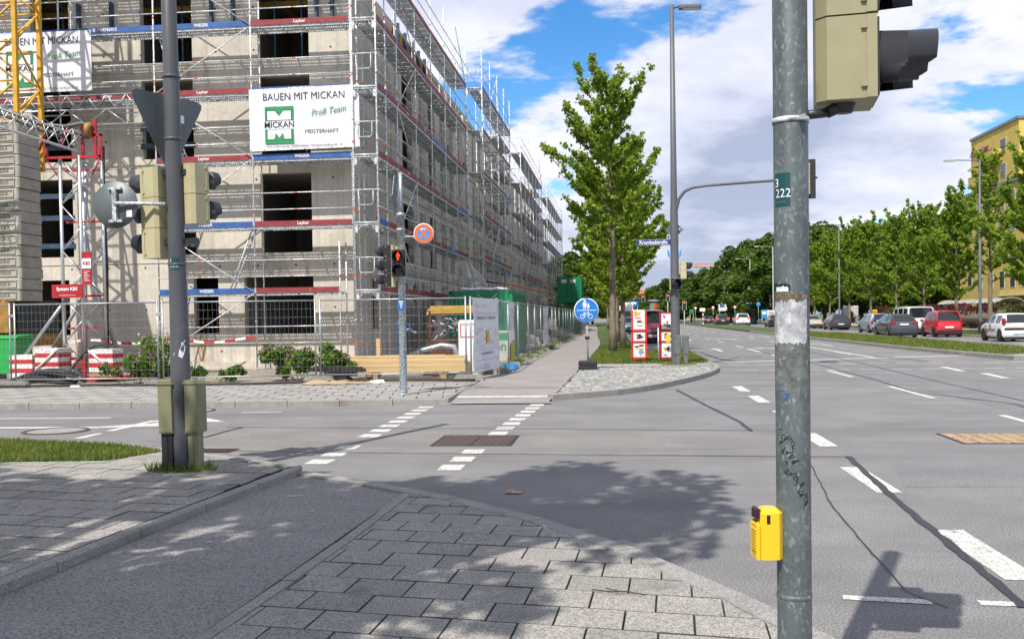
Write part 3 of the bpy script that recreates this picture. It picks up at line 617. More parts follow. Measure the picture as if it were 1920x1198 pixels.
def bar_mesh(l,kind):
    k=(kind,round(l,2))
    if k in SC_MESH: return SC_MESH[k]
    b=MB()
    if kind=='rail': b.tube((0,0,0),(l,0,0),.019,6); b.tube((l*.42,0,0),(l*.42+.09,0,0),.0205,6,1,cap=False); me=b.mesh('guard_rail',[GALV,ORNG])
    elif kind=='deck':
        for y in (.0,.31,.34,.66): b.box(0,y,-.07,l,y+.02,0,1)
        b.box(.0,.02,-.012,l,.31,-.001); b.box(.0,.36,-.012,l,.66,-.001)
        for i in range(5): b.box(.3+i*(l-.6)/4,.0,-.065,.36+i*(l-.6)/4,.68,-.03,1)
        me=b.mesh('deck',[PERF,GALV])
    elif kind=='deckf':
        b.box(0,0,-.06,l,.66,0); me=b.mesh('deck',[DECKS])
    elif kind in ('toer','toeb'):
        b.box(.03,0,0,l-.03,.028,.155); b.box(.0,0,.0,.03,.032,.15,1); b.box(l-.03,0,0,l,.032,.15,1); me=b.mesh('toe_board',[RED if kind=='toer' else BLU,GALVD])
    SC_MESH[k]=me; return me
def scaffold(root,axis,P,out,inn,levels,ztop,toes,far=False,zbot=.15,endframe=True):
    """P: positions of the frames along the run; out/inn: outer and inner line; local frame of root is the world's"""
    o=root.location
    def at(s,t,z): return (s-o.x,t-o.y,z) if axis=='x' else (t-o.x,s-o.y,z)
    rz=0 if axis=='x' else R(90)
    sg=1 if axis=='x' else -1        # deck local +y points: x-run -> +Y (inwards), y-run -> -X (inwards)
    for s in P:
        for t,nm in ((out,'standard'),(inn,'standard')):
            link(nm,post_mesh(zbot,ztop if t==out else ztop-2),root,at(s,t,0))
        for z in levels:
            b=MB(); q0,q1=at(s,out,z-.05),at(s,inn,z-.05); q=Vector(q1)-Vector(q0)
            b.tube((0,0,0),q,.024,6); b.tube((0,0,-.28),q*.3,.012,5); b.tube(q+Vector((0,0,-.28)),q*.7,.012,5); b.obj('transom',GALVD,root,q0)
    for i in range(len(P)-1):
        l=P[i+1]-P[i]
        for k,z in enumerate(levels):
            if toes.get((i,k))=='skip': continue
            link('deck',bar_mesh(l,'deckf' if far else 'deck'),root,at(P[i],out,z),rz)
            c=toes.get((i,k),'toer' if (i*7+k*3)%5 else 'toeb'); tx=None
            if isinstance(c,tuple): c,tx=c
            tb=link('toe_board',bar_mesh(l,c),root,at(P[i],out-.03 if axis=='x' else out+.03,z),rz)
            if tx: text(tx,.13,WHT,tb,(l*.5,-.004,.075),bold=.002)
            for h in (.5,1.0):
                link('guard_rail',bar_mesh(l,'rail'),root,at(P[i],out-.03 if axis=='x' else out+.03,z+h),rz)
def _inner(root,P,inn,levels):
    o=root.location
    for i in range(len(P)-1):
        for z in levels: link('inner_rail',bar_mesh(P[i+1]-P[i],'rail'),root,(inn-o.x,P[i]-o.y,z+1.0),R(90))
def brace(root,p,q,r=.019):
    o=root.location; b=MB(); a=Vector(p)-o; d=Vector(q)-Vector(p); b.tube((0,0,0),d,r,6); b.tube(d*.3,d*.3+d.normalized()*.08,r*1.08,6,1,cap=False); b.obj('brace',[GALV,ORNG],root,a)
LVS=[2.47+2.02*k for k in range(6)]
fs=thing('front_scaffold','galvanised scaffold with red and blue toe boards across the front facade','scaffold',(-8,29.4,.12))
fs.location=(-8,29.4,0)
PXS=[-17.11-6.14,-17.11-3.07,-17.11,-14.04,-10.97,-7.88]
T={}
for i in range(5):
    for k in range(6):
        T[(i,k)]='skip' if (i<3 and k<3) else 'toer'
T.update({(3,0):('toeb','WIESER'),(3,1):('toeb','WIESER'),(3,2):('toer','Layher'),(3,3):('toer','Layher'),(3,4):('toeb','WIESER'),(4,0):'skip',(4,1):('toer','Layher'),(4,2):('toeb','WIESER'),(4,3):('toeb','0179/4765415'),(4,4):('toer','Layher'),(2,3):('toer','Layher'),(2,4):('toeb','0179/4765415'),(1,4):('toeb','0179/4765415'),(1,3):('toer','Layher'),(3,5):'toeb'})
# posts right of the crane reach the ground, the rest stand on the lattice girders
def fscaf():
    o=fs.location
    for i,s in enumerate(PXS):
        zb=.15 if i>=3 else 7.3
        for t in (29.4,30.13): link('standard',post_mesh(zb,14.6),fs,(s-o.x,t-o.y,0))
        for k,z in enumerate(LVS):
            if i<3 and k<3: continue
            b=MB(); b.tube((0,0,0),(0,.73,0),.024,6); b.tube((0,0,-.28),(0,.22,0),.012,5); b.obj('transom',GALVD,fs,(s-o.x,0,z-.05))
    for t in (29.4,30.13): link('standard',post_mesh(.15,4.0),fs,(-8.33-o.x,t-o.y,0))
    for i in range(5):
        s,l=PXS[i],PXS[i+1]-PXS[i]
        for k,z in enumerate(LVS):
            c=T[(i,k)]; tx=None
            if (i,k)==(4,0): c='toer'; l=2.64
            else: l=PXS[i+1]-PXS[i]
            if c=='skip': continue
            if isinstance(c,tuple): c,tx=c
            link('deck',bar_mesh(l,'deck'),fs,(s-o.x,.0,z))
            tb=link('toe_board',bar_mesh(l,c),fs,(s-o.x,-.035,z))
            if tx: text(tx,.135,WHT,tb,(l*.5,-.004,.078),bold=.003)
            for h in (.5,1.0): link('guard_rail',bar_mesh(l,'rail'),fs,(s-o.x,-.03,z+h))
    for h in (.95,1.45):
        for i in (3,4): link('guard_rail',bar_mesh(2.64 if i==4 else 3.07,'rail'),fs,(PXS[i]-o.x,-.03,h))
fscaf()
for (x0,z0,x1,z1) in ((-14.0,.6,-11.0,2.45),(-14.0,4.45,-11.0,2.5),(-14.0,4.55,-11.0,6.5),(-14.0,8.45,-11.0,6.6),(-14.0,8.6,-11.0,10.5),(-14.0,12.6,-11.0,10.6)): brace(fs,(x0,29.33,z0),(x1,29.33,z1))
def ladder(x0,z0,x1,z1,y):
    b=MB()
    for dy in (0,.3): b.tube((x0+8,y-29.4+dy,z0),(x1+8,y-29.4+dy,z1),.025,6)
    for i in range(9):
        t=(i+.5)/9; x,z=x0+(x1-x0)*t+8,z0+(z1-z0)*t; b.tube((x,y-29.4,z),(x,y-29.4+.3,z),.014,5)
    b.obj('ladder',GALV,fs)
ladder(-11.9,2.5,-11.1,4.5,29.65); ladder(-14.0,8.5,-13.2,6.5,29.65); ladder(-13.8,4.5,-13.1,6.5,29.65); ladder(-14,10.5,-13.4,8.5,29.65); ladder(-13.9,.2,-13.3,2.4,29.65)
for y in (29.4,30.1):                                  # lattice girders that carry the left bays
    b=MB(); x0,x1=-23.3,-14.3
    for z in (7.75,8.22,8.66) if y<30 else (7.75,8.22): b.tube((x0+8,y-29.4-.04,z),(x1+8,y-29.4-.04,z),.024,6)
    n=14
    for i in range(n):
        xa,xb,xm=x0+(x1-x0)*i/n,x0+(x1-x0)*(i+1)/n,x0+(x1-x0)*(i+.5)/n
        if y<30: b.tube((xa+8,-.04,8.66),(xm+8,-.04,8.22),.016,5); b.tube((xm+8,-.04,8.22),(xb+8,-.04,8.66),.016,5)
        if i%2==0: xm2=x0+(x1-x0)*(i+1)/n; xb2=x0+(x1-x0)*(i+2)/n; b.tube((xa+8,y-29.4-.04,8.22),(xm2+8,y-29.4-.04,7.75),.016,5); b.tube((xm2+8,y-29.4-.04,7.75),(xb2+8,y-29.4-.04,8.22),.016,5)
    b.obj('lattice_girder',M('aluminium',(.62,.63,.64),.4,.8,var=.1,scale=4),fs)
# side runs
SIDE=[('side_scaffold',-7.06,[29.2,30.4,32.0,35.07,38.14,41.21,44.1,47.1],'scaffold run with lines of red toe boards on the side facade at the corner',False),
 ('projecting_scaffold',-6.32,[47.4,50.47,53.54,56.61,59.7],'tall scaffold bay stepping out from the side facade behind the first run',False),
 ('recessed_scaffold',-7.06,[60.2,63.27,66.2],'narrow recessed scaffold run between two projecting scaffold bays',True),
 ('projecting_scaffold',-6.32,[66.4,69.47,72.54,75.61,78.68,81.75,84.8],'projecting scaffold bay farther along the side facade, behind the recessed run',True),
 ('recessed_scaffold',-7.06,[85.2,88.3,91.2],'recessed scaffold run towards the far end of the side facade',True),
 ('projecting_scaffold',-6.32,[91.4,94.5,97.6,100.7,103.8,106.9,110,113.1,116.2],'last projecting scaffold bay at the far end of the side facade',True)]
for j,(nm,xo,P,lb,far) in enumerate(SIDE):
    rt=thing(nm,lb,'scaffold',(xo,P[0],0),0,'scaffold runs along the side facade'); tt={}
    if j==0:
        for i in range(7):
            for k in range(6): tt[(i,k)]=('toer','Layher') if i in (2,3,4) and k in (1,2,3) else 'toer'
        tt.update({(5,1):('toeb','WIESER'),(4,3):'toeb',(6,2):'toeb',(0,1):'toeb'})
    scaffold(rt,'y',P,xo,xo-.73,LVS,14.6 if j else 14.7,tt,far)
    _inner(rt,P,xo-.73,LVS)
    if len(P)>4:
        for k in range(6): brace(rt,(xo+.03,P[-2],LVS[k] if k%2==0 else LVS[k]+2.0),(xo+.03,P[-1],LVS[k]+2.0 if k%2==0 else LVS[k]))
    for k in range(0,6): brace(rt,(xo+.03,P[2 if j==0 else 1],LVS[k] if k%2 else LVS[k]+2.0) if k<5 else (xo+.03,P[1],LVS[k]),(xo+.03,P[3 if j==0 else 2],LVS[k]+2.0 if k%2 else LVS[k]))
    for k,z in enumerate(LVS):                          # end guard frames with the U shaped hoop
        b=MB(); 
        for h in (1.0,): b.tube((-.73,0,z+h),(0,0,z+h),.019,6)
        b.path([(-.6,0,z+1.0),(-.6,0,z+.62),(-.55,0,z+.55),(-.2,0,z+.55),(-.15,0,z+.62),(-.15,0,z+1.0)],.013,6); b.tube((-.73,0,z+.02),(0,0,z+.02),.03,6)
        for s in (-.68,-.05): b.box(s-.05,-.01,z-.28,s+.05,.01,z-.06)
        b.obj('end_frame',GALV,rt)
# ---------------------------------------------------------------- banners
BAN=M('banner_sheet',(.72,.72,.75),.75,var=.07,scale=1.2); INK=M('black_print',(.02,.02,.025),.6,var=.05); GRN=M('green_print',(.02,.26,.09),.6,var=.08)
def banner(name,label,x0,x1,z0,z1,y):
    w,h=x1-x0,z1-z0; root=thing(name,label,'banner',((x0+x1)/2,y,z0)); b=MB(); nx,nz=26,14; vs=[]
    for j in range(nz+1):
        for i in range(nx+1):
            u,v=i/nx,j/nz; vs.append((-w/2+w*u,.010*math.sin(u*9+v*4)*math.sin(v*3.1)+.006*math.sin(v*11+u*3)-.04,h*v-.035*math.sin(u*math.pi)*(1-v)*0+ .04*(u-.5)*(1 if x1>-9 else 0)))
    b.add(vs,[(j*(nx+1)+i,j*(nx+1)+i+1,(j+1)*(nx+1)+i+1,(j+1)*(nx+1)+i) for j in range(nz) for i in range(nx)],0,True)
    b.obj('sheet',BAN,root); Y=-.058
    text('BAUEN MIT MICKAN',.31,INK,root,(0,Y,h*.85),bold=.0,sx=w*.8/3.05)
    lx,lz,s=-w*.225,h*.40,h*.30
    b=MB(); b.add([(lx-s*.8,Y,lz+s*.24),(lx+s*.8,Y,lz+s*.24),(lx+s*.8,Y,lz+s),(lx-s*.8,Y,lz+s)],[(0,1,2,3)]); b.add([(lx-s*.8,Y,lz-s),(lx+s*.8,Y,lz-s),(lx+s*.8,Y,lz-s*.22),(lx-s*.8,Y,lz-s*.22)],[(0,1,2,3)]); b.obj('logo_field',GRN,root)
    b=MB(); yy=Y-.003
    for sc,mi,yy in ((1.06,1,Y-.003),(1.0,0,Y-.006)):
        a=s*.66*sc; 
        b.add([(lx-a,yy,lz+s*.27),(lx+a,yy,lz+s*.27),(lx+a,yy,lz+s*.76*sc),(lx+s*.24/sc,yy,lz+s*.76*sc),(lx,yy,lz+s*.45/sc),(lx-s*.24/sc,yy,lz+s*.76*sc),(lx-a,yy,lz+s*.76*sc)],[(0,4,5,6),(0,1,4),(1,2,3,4)],mi)
        b.add([(lx-a,yy,lz-s*.25),(lx-a,yy,lz-s*.76*sc),(lx-s*.28/sc,yy,lz-s*.76*sc),(lx-s*.2/sc,yy,lz-s*.42/sc),(lx,yy,lz-s*.68),(lx+s*.2/sc,yy,lz-s*.42/sc),(lx+s*.28/sc,yy,lz-s*.76*sc),(lx+a,yy,lz-s*.76*sc),(lx+a,yy,lz-s*.25)],[(0,1,2,3),(0,3,5,8),(3,4,5),(8,5,6,7)],mi)
    b.obj('logo_letter',[BAN,INK],root)
    text('MICKAN',s*.46,INK,root,(lx,Y-.004,lz+s*.01),bold=.003,sx=.96)
    text('Profi Team',.27,GRN,root,(w*.22,Y,h*.60),rot=(R(90),R(-6),0),shear=.35,sx=.9)
    text('MEISTERHAFT',.17,INK,root,(w*.16,Y,h*.28),sx=1.0)
    text('www.mickan-bau.de * 92224 Amberg * Wernher-von-Braun-Str. 24',.085,INK,root,(0,Y,h*.06),sx=1.0)
    for k in range(9):
        b=MB(); x=-w/2+.04+(w-.08)*k/8
        for z in (h-.03,.03): b.tube((x,-.03,z),(x,-.05,z),.02,8)
        b.obj('eyelet',GALVD,root)
banner('banner','white printed banner between two blue toe boards at the building corner',-11.0,-7.6,6.76,8.62,29.30)
banner('banner','white printed banner behind the yellow crane mast',-19.2,-15.98,8.78,10.62,29.30)
# ---------------------------------------------------------------- people
def person(name,label,loc,rz,cols,pose,h=1.75,group=None):
    """one continuous body grown from a skeleton; cols = (top, trousers, skin, hair, shoe)"""
    root=thing(name,label,'person',loc,rz,group); s=h/1.75
    V={'pel':(0,0,.95,.13),'wai':(0,.0,1.12,.125),'che':(0,.01,1.33,.15),'nec':(0,0,1.48,.06),'hd0':(0,-.02,1.57,.085),'hd1':(0,-.02,1.68,.09),
       'shL':(.17,0,1.42,.07),'elL':(.24,.03,1.15,.05),'wrL':(.24,-.1,.92,.035),'haL':(.24,-.13,.84,.045),'shR':(-.17,0,1.42,.07),'elR':(-.24,.03,1.15,.05),'wrR':(-.24,-.1,.92,.035),'haR':(-.24,-.13,.84,.045),
       'hiL':(.09,0,.88,.1),'knL':(.10,-.02,.49,.065),'anL':(.10,.02,.09,.045),'toL':(.10,-.14,.045,.045),'hiR':(-.09,0,.88,.1),'knR':(-.10,-.02,.49,.065),'anR':(-.10,.02,.09,.045),'toR':(-.10,-.14,.045,.045)}
    for k,v in pose.items(): V[k]=tuple(v)+(V[k][3],)
    E=[('pel','wai'),('wai','che'),('che','nec'),('nec','hd0'),('hd0','hd1'),('che','shL'),('shL','elL'),('elL','wrL'),('wrL','haL'),('che','shR'),('shR','elR'),('elR','wrR'),('wrR','haR'),('pel','hiL'),('hiL','knL'),('knL','anL'),('anL','toL'),('pel','hiR'),('hiR','knR'),('knR','anR'),('anR','toR')]
    ks=list(V); me=bpy.data.meshes.new('body'); me.from_pydata([Vector(V[k][:3])*s for k in ks],[(ks.index(a),ks.index(b)) for a,b in E],[])
    o=link('body',me,root); md=o.modifiers.new('skin','SKIN')
    for i,k in enumerate(ks): r=V[k][3]*s; me.skin_vertices[0].data[i].radius=(r,r); me.skin_vertices[0].data[i].use_root=(k=='pel')
    o.modifiers.new('sub','SUBSURF').levels=1; o.modifiers['sub'].render_levels=1
    dg=bpy.context.evaluated_depsgraph_get(); dg.update(); nm=bpy.data.meshes.new_from_object(o.evaluated_get(dg)); o.modifiers.clear(); o.data=nm
    nm.materials.clear(); T={k:v[2]*s for k,v in V.items()}
    for c,nn in zip(cols,('top','trousers','skin','hair','shoe')): nm.materials.append(M('cloth_%.2f_%.2f_%.2f'%c,c,.85,var=.12,scale=12))
    hd=Vector(V['hd1'][:3])*s; hands=[Vector(V['haL'][:3])*s,Vector(V['haR'][:3])*s]
    for p in nm.polygons:
        c=p.center; p.use_smooth=True
        if c.z<.10*s: p.material_index=4
        elif (c-hd).length<.17*s or c.z>1.5*s and abs(c.x-hd.x)<.1: p.material_index=3 if (c.z>hd.z+.02 or c.y>hd.y+.03) else 2
        elif min((c-q).length for q in hands)<.09*s: p.material_index=2
        elif c.z<(V['pel'][2]+.02)*s and min((c-q).length for q in [Vector(V[k][:3])*s for k in ('wrL','wrR','elL','elR')])>.12*s: p.material_index=1
        else: p.material_index=0
    return root
# ---------------------------------------------------------------- fence
FST=M('fence_steel',(.42,.45,.47),.45,.7,var=.12,scale=6); FOOTM=M('fence_foot_concrete',(.30,.29,.26),.95,var=.2,scale=7,fine=70)
def fence_panel(p,q,label,group,z=.2,h=1.93,wires=True):
    a=Vector((p[0],p[1])); b=Vector((q[0],q[1])); d=b-a; l=d.length-.08; root=thing('wire_fence',label,'fence',(p[0],p[1],z),math.atan2(d.y,d.x),group)
    for x in (.04,l): m=MB(); m.tube((x,0,0),(x,0,h),.021,8); m.obj('post',FST,root)
    for zz in (.1,h-.04): m=MB(); m.tube((.04,0,zz),(l,0,zz),.017,8); m.obj('rail',FST,root)
    m=MB(); n=max(6,int(l/.105)) if wires else 14; r=(.0021 if abs(q[0]-p[0])>1 else .0016) if wires else .0018
    for i in range(1,n): x=.04+(l-.04)*i/n; m.tube((x,0,.1),(x,0,h-.04),r,3,cap=False)
    for i in range(1,9): zz=.1+(h-.14)*i/9; m.tube((.04,.004,zz),(l,.004,zz),r,3,cap=False)
    tag(m.obj('wire_mesh',FST,root),kind='stuff'); return root
def clamp(root,x,z): b=MB(); b.box(x-.09,-.03,z,x+.03,.03,z+.05); b.obj('clamp',GALVD,root)
def fence_foot(x,y,rz,label,group,green=False):
    root=thing('concrete_weight',label,'fence foot',(x,y,.12),rz,group); b=MB(); b.ext([(-.36,0),(.36,0),(.36,.08),(.30,.15),(-.30,.15),(-.36,.08)],'y',-.11,.11); b.obj('block',FOOTM,root)
    b=MB(); b.box(-.38,-.115,.0,-.355,.115,.13); b.obj('end_cap',M('green_rubber',(.01,.12,.07),.7) if green else FOOTM,root); return root
FP=[(-21.6,22.2),(-18.0,22.3),(-14.38,22.42),(-10.75,22.55),(-7.18,23.4),(-3.52,23.45)]
flab=['wire fence panel in front of the green box','wire fence panel in front of the green box','wire fence panel in front of the red and white ballast boxes','wire fence panel in front of the pink flowers and grey signal mast','wire fence panel in front of the timber beams beside the printed notice']
for i in range(5):
    r_=fence_panel(FP[i],FP[i+1],flab[i],'fence panels along the cross street'); clamp(r_,.0,1.6)
for i,(x,y) in enumerate(FP[1:]):
    fence_foot(x-.02,y,0,['grey fence foot beside the coiled hose','grey fence foot beside the coiled hose','grey concrete fence foot under the joint behind the signal mast','green capped fence foot beside the flattened cardboard','long green capped fence foot at the pavement corner'][i],'fence feet along the cross street',i>2)
SP=[(-3.5,23.5),(-3.2,26.35),(-3.30,30.0)]+[(-3.34+.03*math.sin(k*1.7),33.4+3.42*k) for k in range(21)]
for i in range(len(SP)-1):
    lab='wire fence panel behind the large printed notice' if i==0 else 'wire fence panel in front of the green container by the path' if i==1 else 'wire mesh fence panel lining the shared path'
    fence_panel(SP[i],SP[i+1],lab,'fence panels along the path',.2,1.93,i<7)
for i,(x,y) in enumerate(SP[1:]):
    fence_foot(x,y,R(15*((i%3)-1)),'short grey concrete fence foot beside the shared path','fence feet along the path')
def notice(name,label,p,q,z0,z1,inset=.06):
    a=Vector((p[0],p[1])); d=Vector((q[0],q[1]))-a; l=d.length; root=thing(name,label,'notice',(p[0],p[1],z0),math.atan2(d.y,d.x)); h=z1-z0
    b=MB(); nx,nz=8,10
    b.add([(inset+(l-2*inset)*i/nx,-.03+.012*math.sin(i*1.9+j*.8),h*j/nz) for j in range(nz+1) for i in range(nx+1)],[(j*(nx+1)+i,j*(nx+1)+i+1,(j+1)*(nx+1)+i+1,(j+1)*(nx+1)+i) for j in range(nz) for i in range(nx)],0,True)
    b.obj('sheet',BAN,root); return root,l,h
PRC=[M('print_%d'%i,c,.7,var=.05) for i,c in enumerate(((.10,.16,.35),(.50,.22,.08),(.45,.12,.25),(.25,.35,.4),(.62,.42,.02),(.02,.25,.12)))]
nt_,l,h=notice('site_notice','large white printed site notice with yellow block on the corner fence panel',(-3.47,23.5),(-3.17,26.35),.28,2.1)
def strokes(root,x0,x1,z0,z1,rows,cols,y=-.055,mats=PRC,fill=.6,hh=.3,seed=3):
    r=random.Random(seed); bs={}
    for i in range(rows):
        for j in range(cols):
            if r.random()>fill: continue
            m=r.randrange(len(mats)-2); b=bs.setdefault(m,MB()); cw,ch=(x1-x0)/cols,(z1-z0)/rows; xa=x0+cw*(j+.12); xb=xa+cw*r.uniform(.3,.75); za=z0+ch*(i+.3)
            b.add([(xa,y,za),(xb,y,za),(xb,y,za+ch*hh),(xa,y,za+ch*hh)],[(0,1,2,3)])
    for m,b in bs.items(): b.obj('fine_print',mats[m],root)
strokes(nt_,.25,l*.45,.62,1.12,12,4,seed=1); strokes(nt_,l*.6,l*.95,.62,1.12,12,4,seed=2); strokes(nt_,.4,l-.4,1.27,1.36,1,26,fill=.95,hh=.8,seed=5); strokes(nt_,.8,l-.7,.4,.47,1,20,fill=.95,hh=.8,seed=6); strokes(nt_,.2,l*.5,1.58,1.68,2,6,seed=7); strokes(nt_,.2,l*.6,.06,.2,4,5,seed=8)
b=MB(); b.quad((l*.46,-.058,.7),(l*.57,-.058,.7),(l*.57,-.058,1.02),(l*.46,-.058,1.02)); b.obj('yellow_field',PRC[4],nt_)
for z in (1.5,1.58,1.66): b=MB(); b.quad((l*.93,-.058,z),(l*.96,-.058,z),(l*.96,-.058,z+.04),(l*.93,-.058,z+.04)); b.obj('green_mark',PRC[5],nt_)
for z in (1.45,.56,.30):
    b=MB(); P_=[(.12+(l-.24)*i/30,-.056,z+.02*math.sin(i*.9)+.015*math.sin(i*2.3)) for i in range(31)]; b.path(P_,.004,4); b.obj('printed_line',PRC[3],nt_)
n2,l2,h2=notice('poster','narrow white poster with a lime green foot on the path fence',(-3.30,30.05),(-3.31,31.6),.3,2.08); strokes(n2,.2,l2-.2,.9,1.6,8,4,seed=11)
b=MB(); b.quad((.08,-.05,.0),(l2-.1,-.05,.06),(l2-.1,-.05,.62),(.08,-.05,.5)); b.obj('lime_field',M('lime',(.42,.48,.04),.7),n2)
n3,l3,h3=notice('poster','tall white poster with dark print far along the path fence',(-3.3,43.8),(-3.3,46.9),.35,2.05); strokes(n3,.3,l3-.3,.2,1.4,10,5,seed=12,mats=[INK,INK,INK,INK,INK,INK])
# ---------------------------------------------------------------- crane and counterweights
CY_=M('crane_yellow',(.68,.37,.025),.45,var=.14,scale=4,coat=.2,stain=((.25,.13,.03),3,.66,.75,(1,1,1))); CYD=M('crane_amber',(.40,.20,.03),.6,var=.25,scale=4)
crane=thing('tower_crane','yellow lattice crane mast standing behind the counterweight stack','crane',(-17.4,27.2,.1))
b=MB()
for x in (-.75,.62):
    for y in (-.6,.6): b.box(x-.06,y-.06,6.0,x+.06,y+.06,16)
b.obj('mast_chords',CY_,crane)
z=6.2; k=0
while z<15.5:
    b=MB()
    for y in (-.6,.6): b.tube((-.75,y,z+(0 if k%2 else 1.1)),(.62,y,z+(1.1 if k%2 else 0)),.035,6); b.tube((-.75,y,z+1.1),(.62,y,z+1.1),.03,6)
    for x in (-.75,.62): b.tube((x,-.6,z+(0 if k%2 else 1.1)),(x,.6,z+(1.1 if k%2 else 0)),.035,6)
    b.obj('lacing',CY_,crane); z+=1.1; k+=1
b=MB(); b.box(-1.6,-1.4,.9,.9,1.2,1.25); b.box(-1.2,-1.0,1.25,.5,.8,2.1); b.obj('slewing_platform',CYD,crane)
b=MB(); b.box(-1.4,-1.5,1.25,-.6,-1.1,2.15); b.box(.2,-1.45,1.3,.75,-1.2,2.15); b.tube((-.3,-1.45,1.3),(.6,-1.3,2.2),.05); b.obj('hydraulic_block',CYD,crane)
b=MB(); b.box(-.35,-1.55,1.86,.1,-1.52,2.05); b.obj('white_plate',WHT,crane)
b=MB()
for x,y in ((-1.5,-1.3),(.8,-1.3),(-1.5,1.1),(.8,1.1)): b.box(x-.12,y-.12,0,x+.12,y+.12,.95); b.box(x-.3,y-.3,-.02,x+.3,y+.3,.05)
b.obj('outrigger',CYD,crane)
b=MB(); b.box(-.2,-1.1,0.9,.85,.9,2.2); b.obj('drive_housing',M('dark_housing',(.03,.035,.045),.6),crane)
BALL=M('ballast_concrete',(.40,.375,.32),.9,var=.12,scale=3,fine=60,stain=((.22,.2,.17),2,.6,.75,(1,1,.4)))
BALT=M('ballast_letter_shade',(.20,.185,.155),.9,var=.12,scale=3,fine=60)  # darker than the block: shading of the raised letters put into their colour
bm=MB(); bm.cbox(-1.15,-.5,0,1.15,.5,.305,.035); x0,x1,z0,z1=-.03,1.0,.07,.235
for q in ((x0,z0-.02,x1,z0),(x0,z1,x1,z1+.02),(x0-.02,z0-.02,x0,z1+.02),(x1,z0-.02,x1+.02,z1+.02)): bm.box(q[0],-.525,q[1],q[2],-.499,q[3])
bme=bm.mesh('block',[BALL]); ordn=['bottom','second lowest','third lowest','fourth lowest','fifth lowest','sixth lowest','seventh lowest','eighth lowest','eighth from the top','seventh from the top','sixth from the top','fifth from the top','fourth from the top','third from the top','second from the top','topmost']
for i in range(16):
    bk=thing('counterweight_block','grey concrete counterweight block with raised lettering, %s of its stack'%ordn[i],'counterweight',(-17.52+rnd.uniform(-.02,.02),26.55+rnd.uniform(-.02,.02),2.28+.312*i),R(-3+rnd.uniform(-.5,.5)),'counterweight blocks on the crane')
    link('block',bme,bk)
    if i!=12: text('LIEBHERR',.15,BALT,bk,(.485,-.508,.152),bold=.006,space=1.15)
# ---------------------------------------------------------------- cable mast
ALU=MATS['aluminium']; REDP=M('red_paint',(.44,.012,.022),.45,var=.12,scale=6,coat=.2); REDSIGN=M('red_sign',(.42,.015,.02),.5)
cm=thing('cable_mast','silver lattice cable mast on a red frame with red name plates','mast',(-14.0,25.0,.12))
C4=[(-.42,-.3),(.18,-.42),(.44,.22),(-.16,.34)]
for x,y in C4: b=MB(); b.tube((x,y,.3),(x,y,5.85),.045,8); b.obj('chord',ALU,cm)
for k in range(9):
    for i in range(4):
        (xa,ya),(xb,yb)=C4[i],C4[(i+1)%4]; z=.4+.6*k; b=MB(); b.tube((xa,ya,z if (k+i)%2 else z+.6),(xb,yb,z+.6 if (k+i)%2 else z),.018,5); b.obj('lacing',ALU,cm)
for z in (1.35,2.2,4.15,5.5):
    b=MB(); b.box(-.45,-.05,z,.48,.02,z+.05); b.obj('cross_bar',REDP,cm)
for a,e in (((-.25,-.3,2.25),(-1.55,-.35,.62)),((-.05,.1,2.25),(-1.15,.25,.75))): b=MB(); b.tube(a,e,.05,8); b.obj('stay',FST,cm)
b=MB(); b.path([(-.05,.35,5.8),(-.2,.4,4),(.0,.45,2.6),(.75,.5,.35)],.07,8); b.obj('leaning_tube',FST,cm)
b=MB(); b.path([(.45,.3,6.2),(.4,.35,4.8),(.42,.4,3),(.4,.35,.6)],.045,8); b.obj('black_hose',TAR,cm)
b=MB()
for q in ((-1.75,-.45,.55,.1,-.37,.63),(-1.75,-.45,.02,-1.68,-.37,.6),(-1.6,-.4,.02,-1.53,-.32,.6),(-1.8,-.5,.0,1.1,-.42,.09),(-1.75,.7,.0,1.1,.78,.09),(.15,-.5,.0,.24,-.42,.55),(-.42,-.5,.02,-.33,-.42,.55),(-.33,-.46,.38,.2,-.4,.43),(-1.3,.0,.55,-.9,.08,.75)): b.box(*q)
b.obj('base_frame',REDP,cm)
b=MB(); b.box(-.62,-.5,2.17,.22,-.47,2.52); pl=b.obj('name_plate',REDSIGN,cm); text('System KBS',.12,WHT,pl,(-.2,-.505,2.40),bold=.004); text('www.kbs-baustrom.de',.05,WHT,pl,(-.2,-.505,2.24))
b=MB(); b.box(.22,-.5,2.5,.48,-.47,3.35); pl=b.obj('upright_plate',REDSIGN,cm); b=MB(); b.box(.225,-.507,2.92,.475,-.502,3.18); b.obj('white_field',WHT,pl); text('KBS',.12,REDSIGN,pl,(.35,-.512,3.05),bold=.004)
for k in range(7): b=MB(); b.box(.27,-.506,2.6+.04*k,.43-.03*(k%3),-.502,2.612+.04*k); b.obj('fine_print',WHT,pl)
b=MB()
for q in ((-.75,-.45,5.78,.75,-.38,5.84),(-.75,-.45,5.8,-.69,-.38,6.05),(.69,-.45,5.8,.75,-.38,6.05),(.05,-.1,5.8,.12,-.02,6.75),(.4,-.1,5.8,.47,-.02,6.85),(-.1,-.1,6.4,.62,-.04,6.46),(.56,-.1,5.75,.62,-.04,6.45)): b.box(*q)
b.tube((-.75,-.4,5.8),(-.45,-.38,5.35),.02); b.tube((.75,-.4,5.8),(.5,-.38,5.35),.02); b.tube((-1.05,-.2,6.05),(-.75,-.2,6.75),.04); b.tube((-.45,-.2,6.1),(-.2,-.2,6.7),.04); b.obj('head_frame',REDP,cm)
b=MB(); b.lathe([(.0,-.06),(.2,-.06),(.2,.06),(0,.06)],(.3,-.1,6.55),'x',16); b.obj('cable_drum',CYD,cm)
b=MB(); A0,A1=Vector((.1,-.2,5.95)),Vector((-4.2,-1.4,7.4))
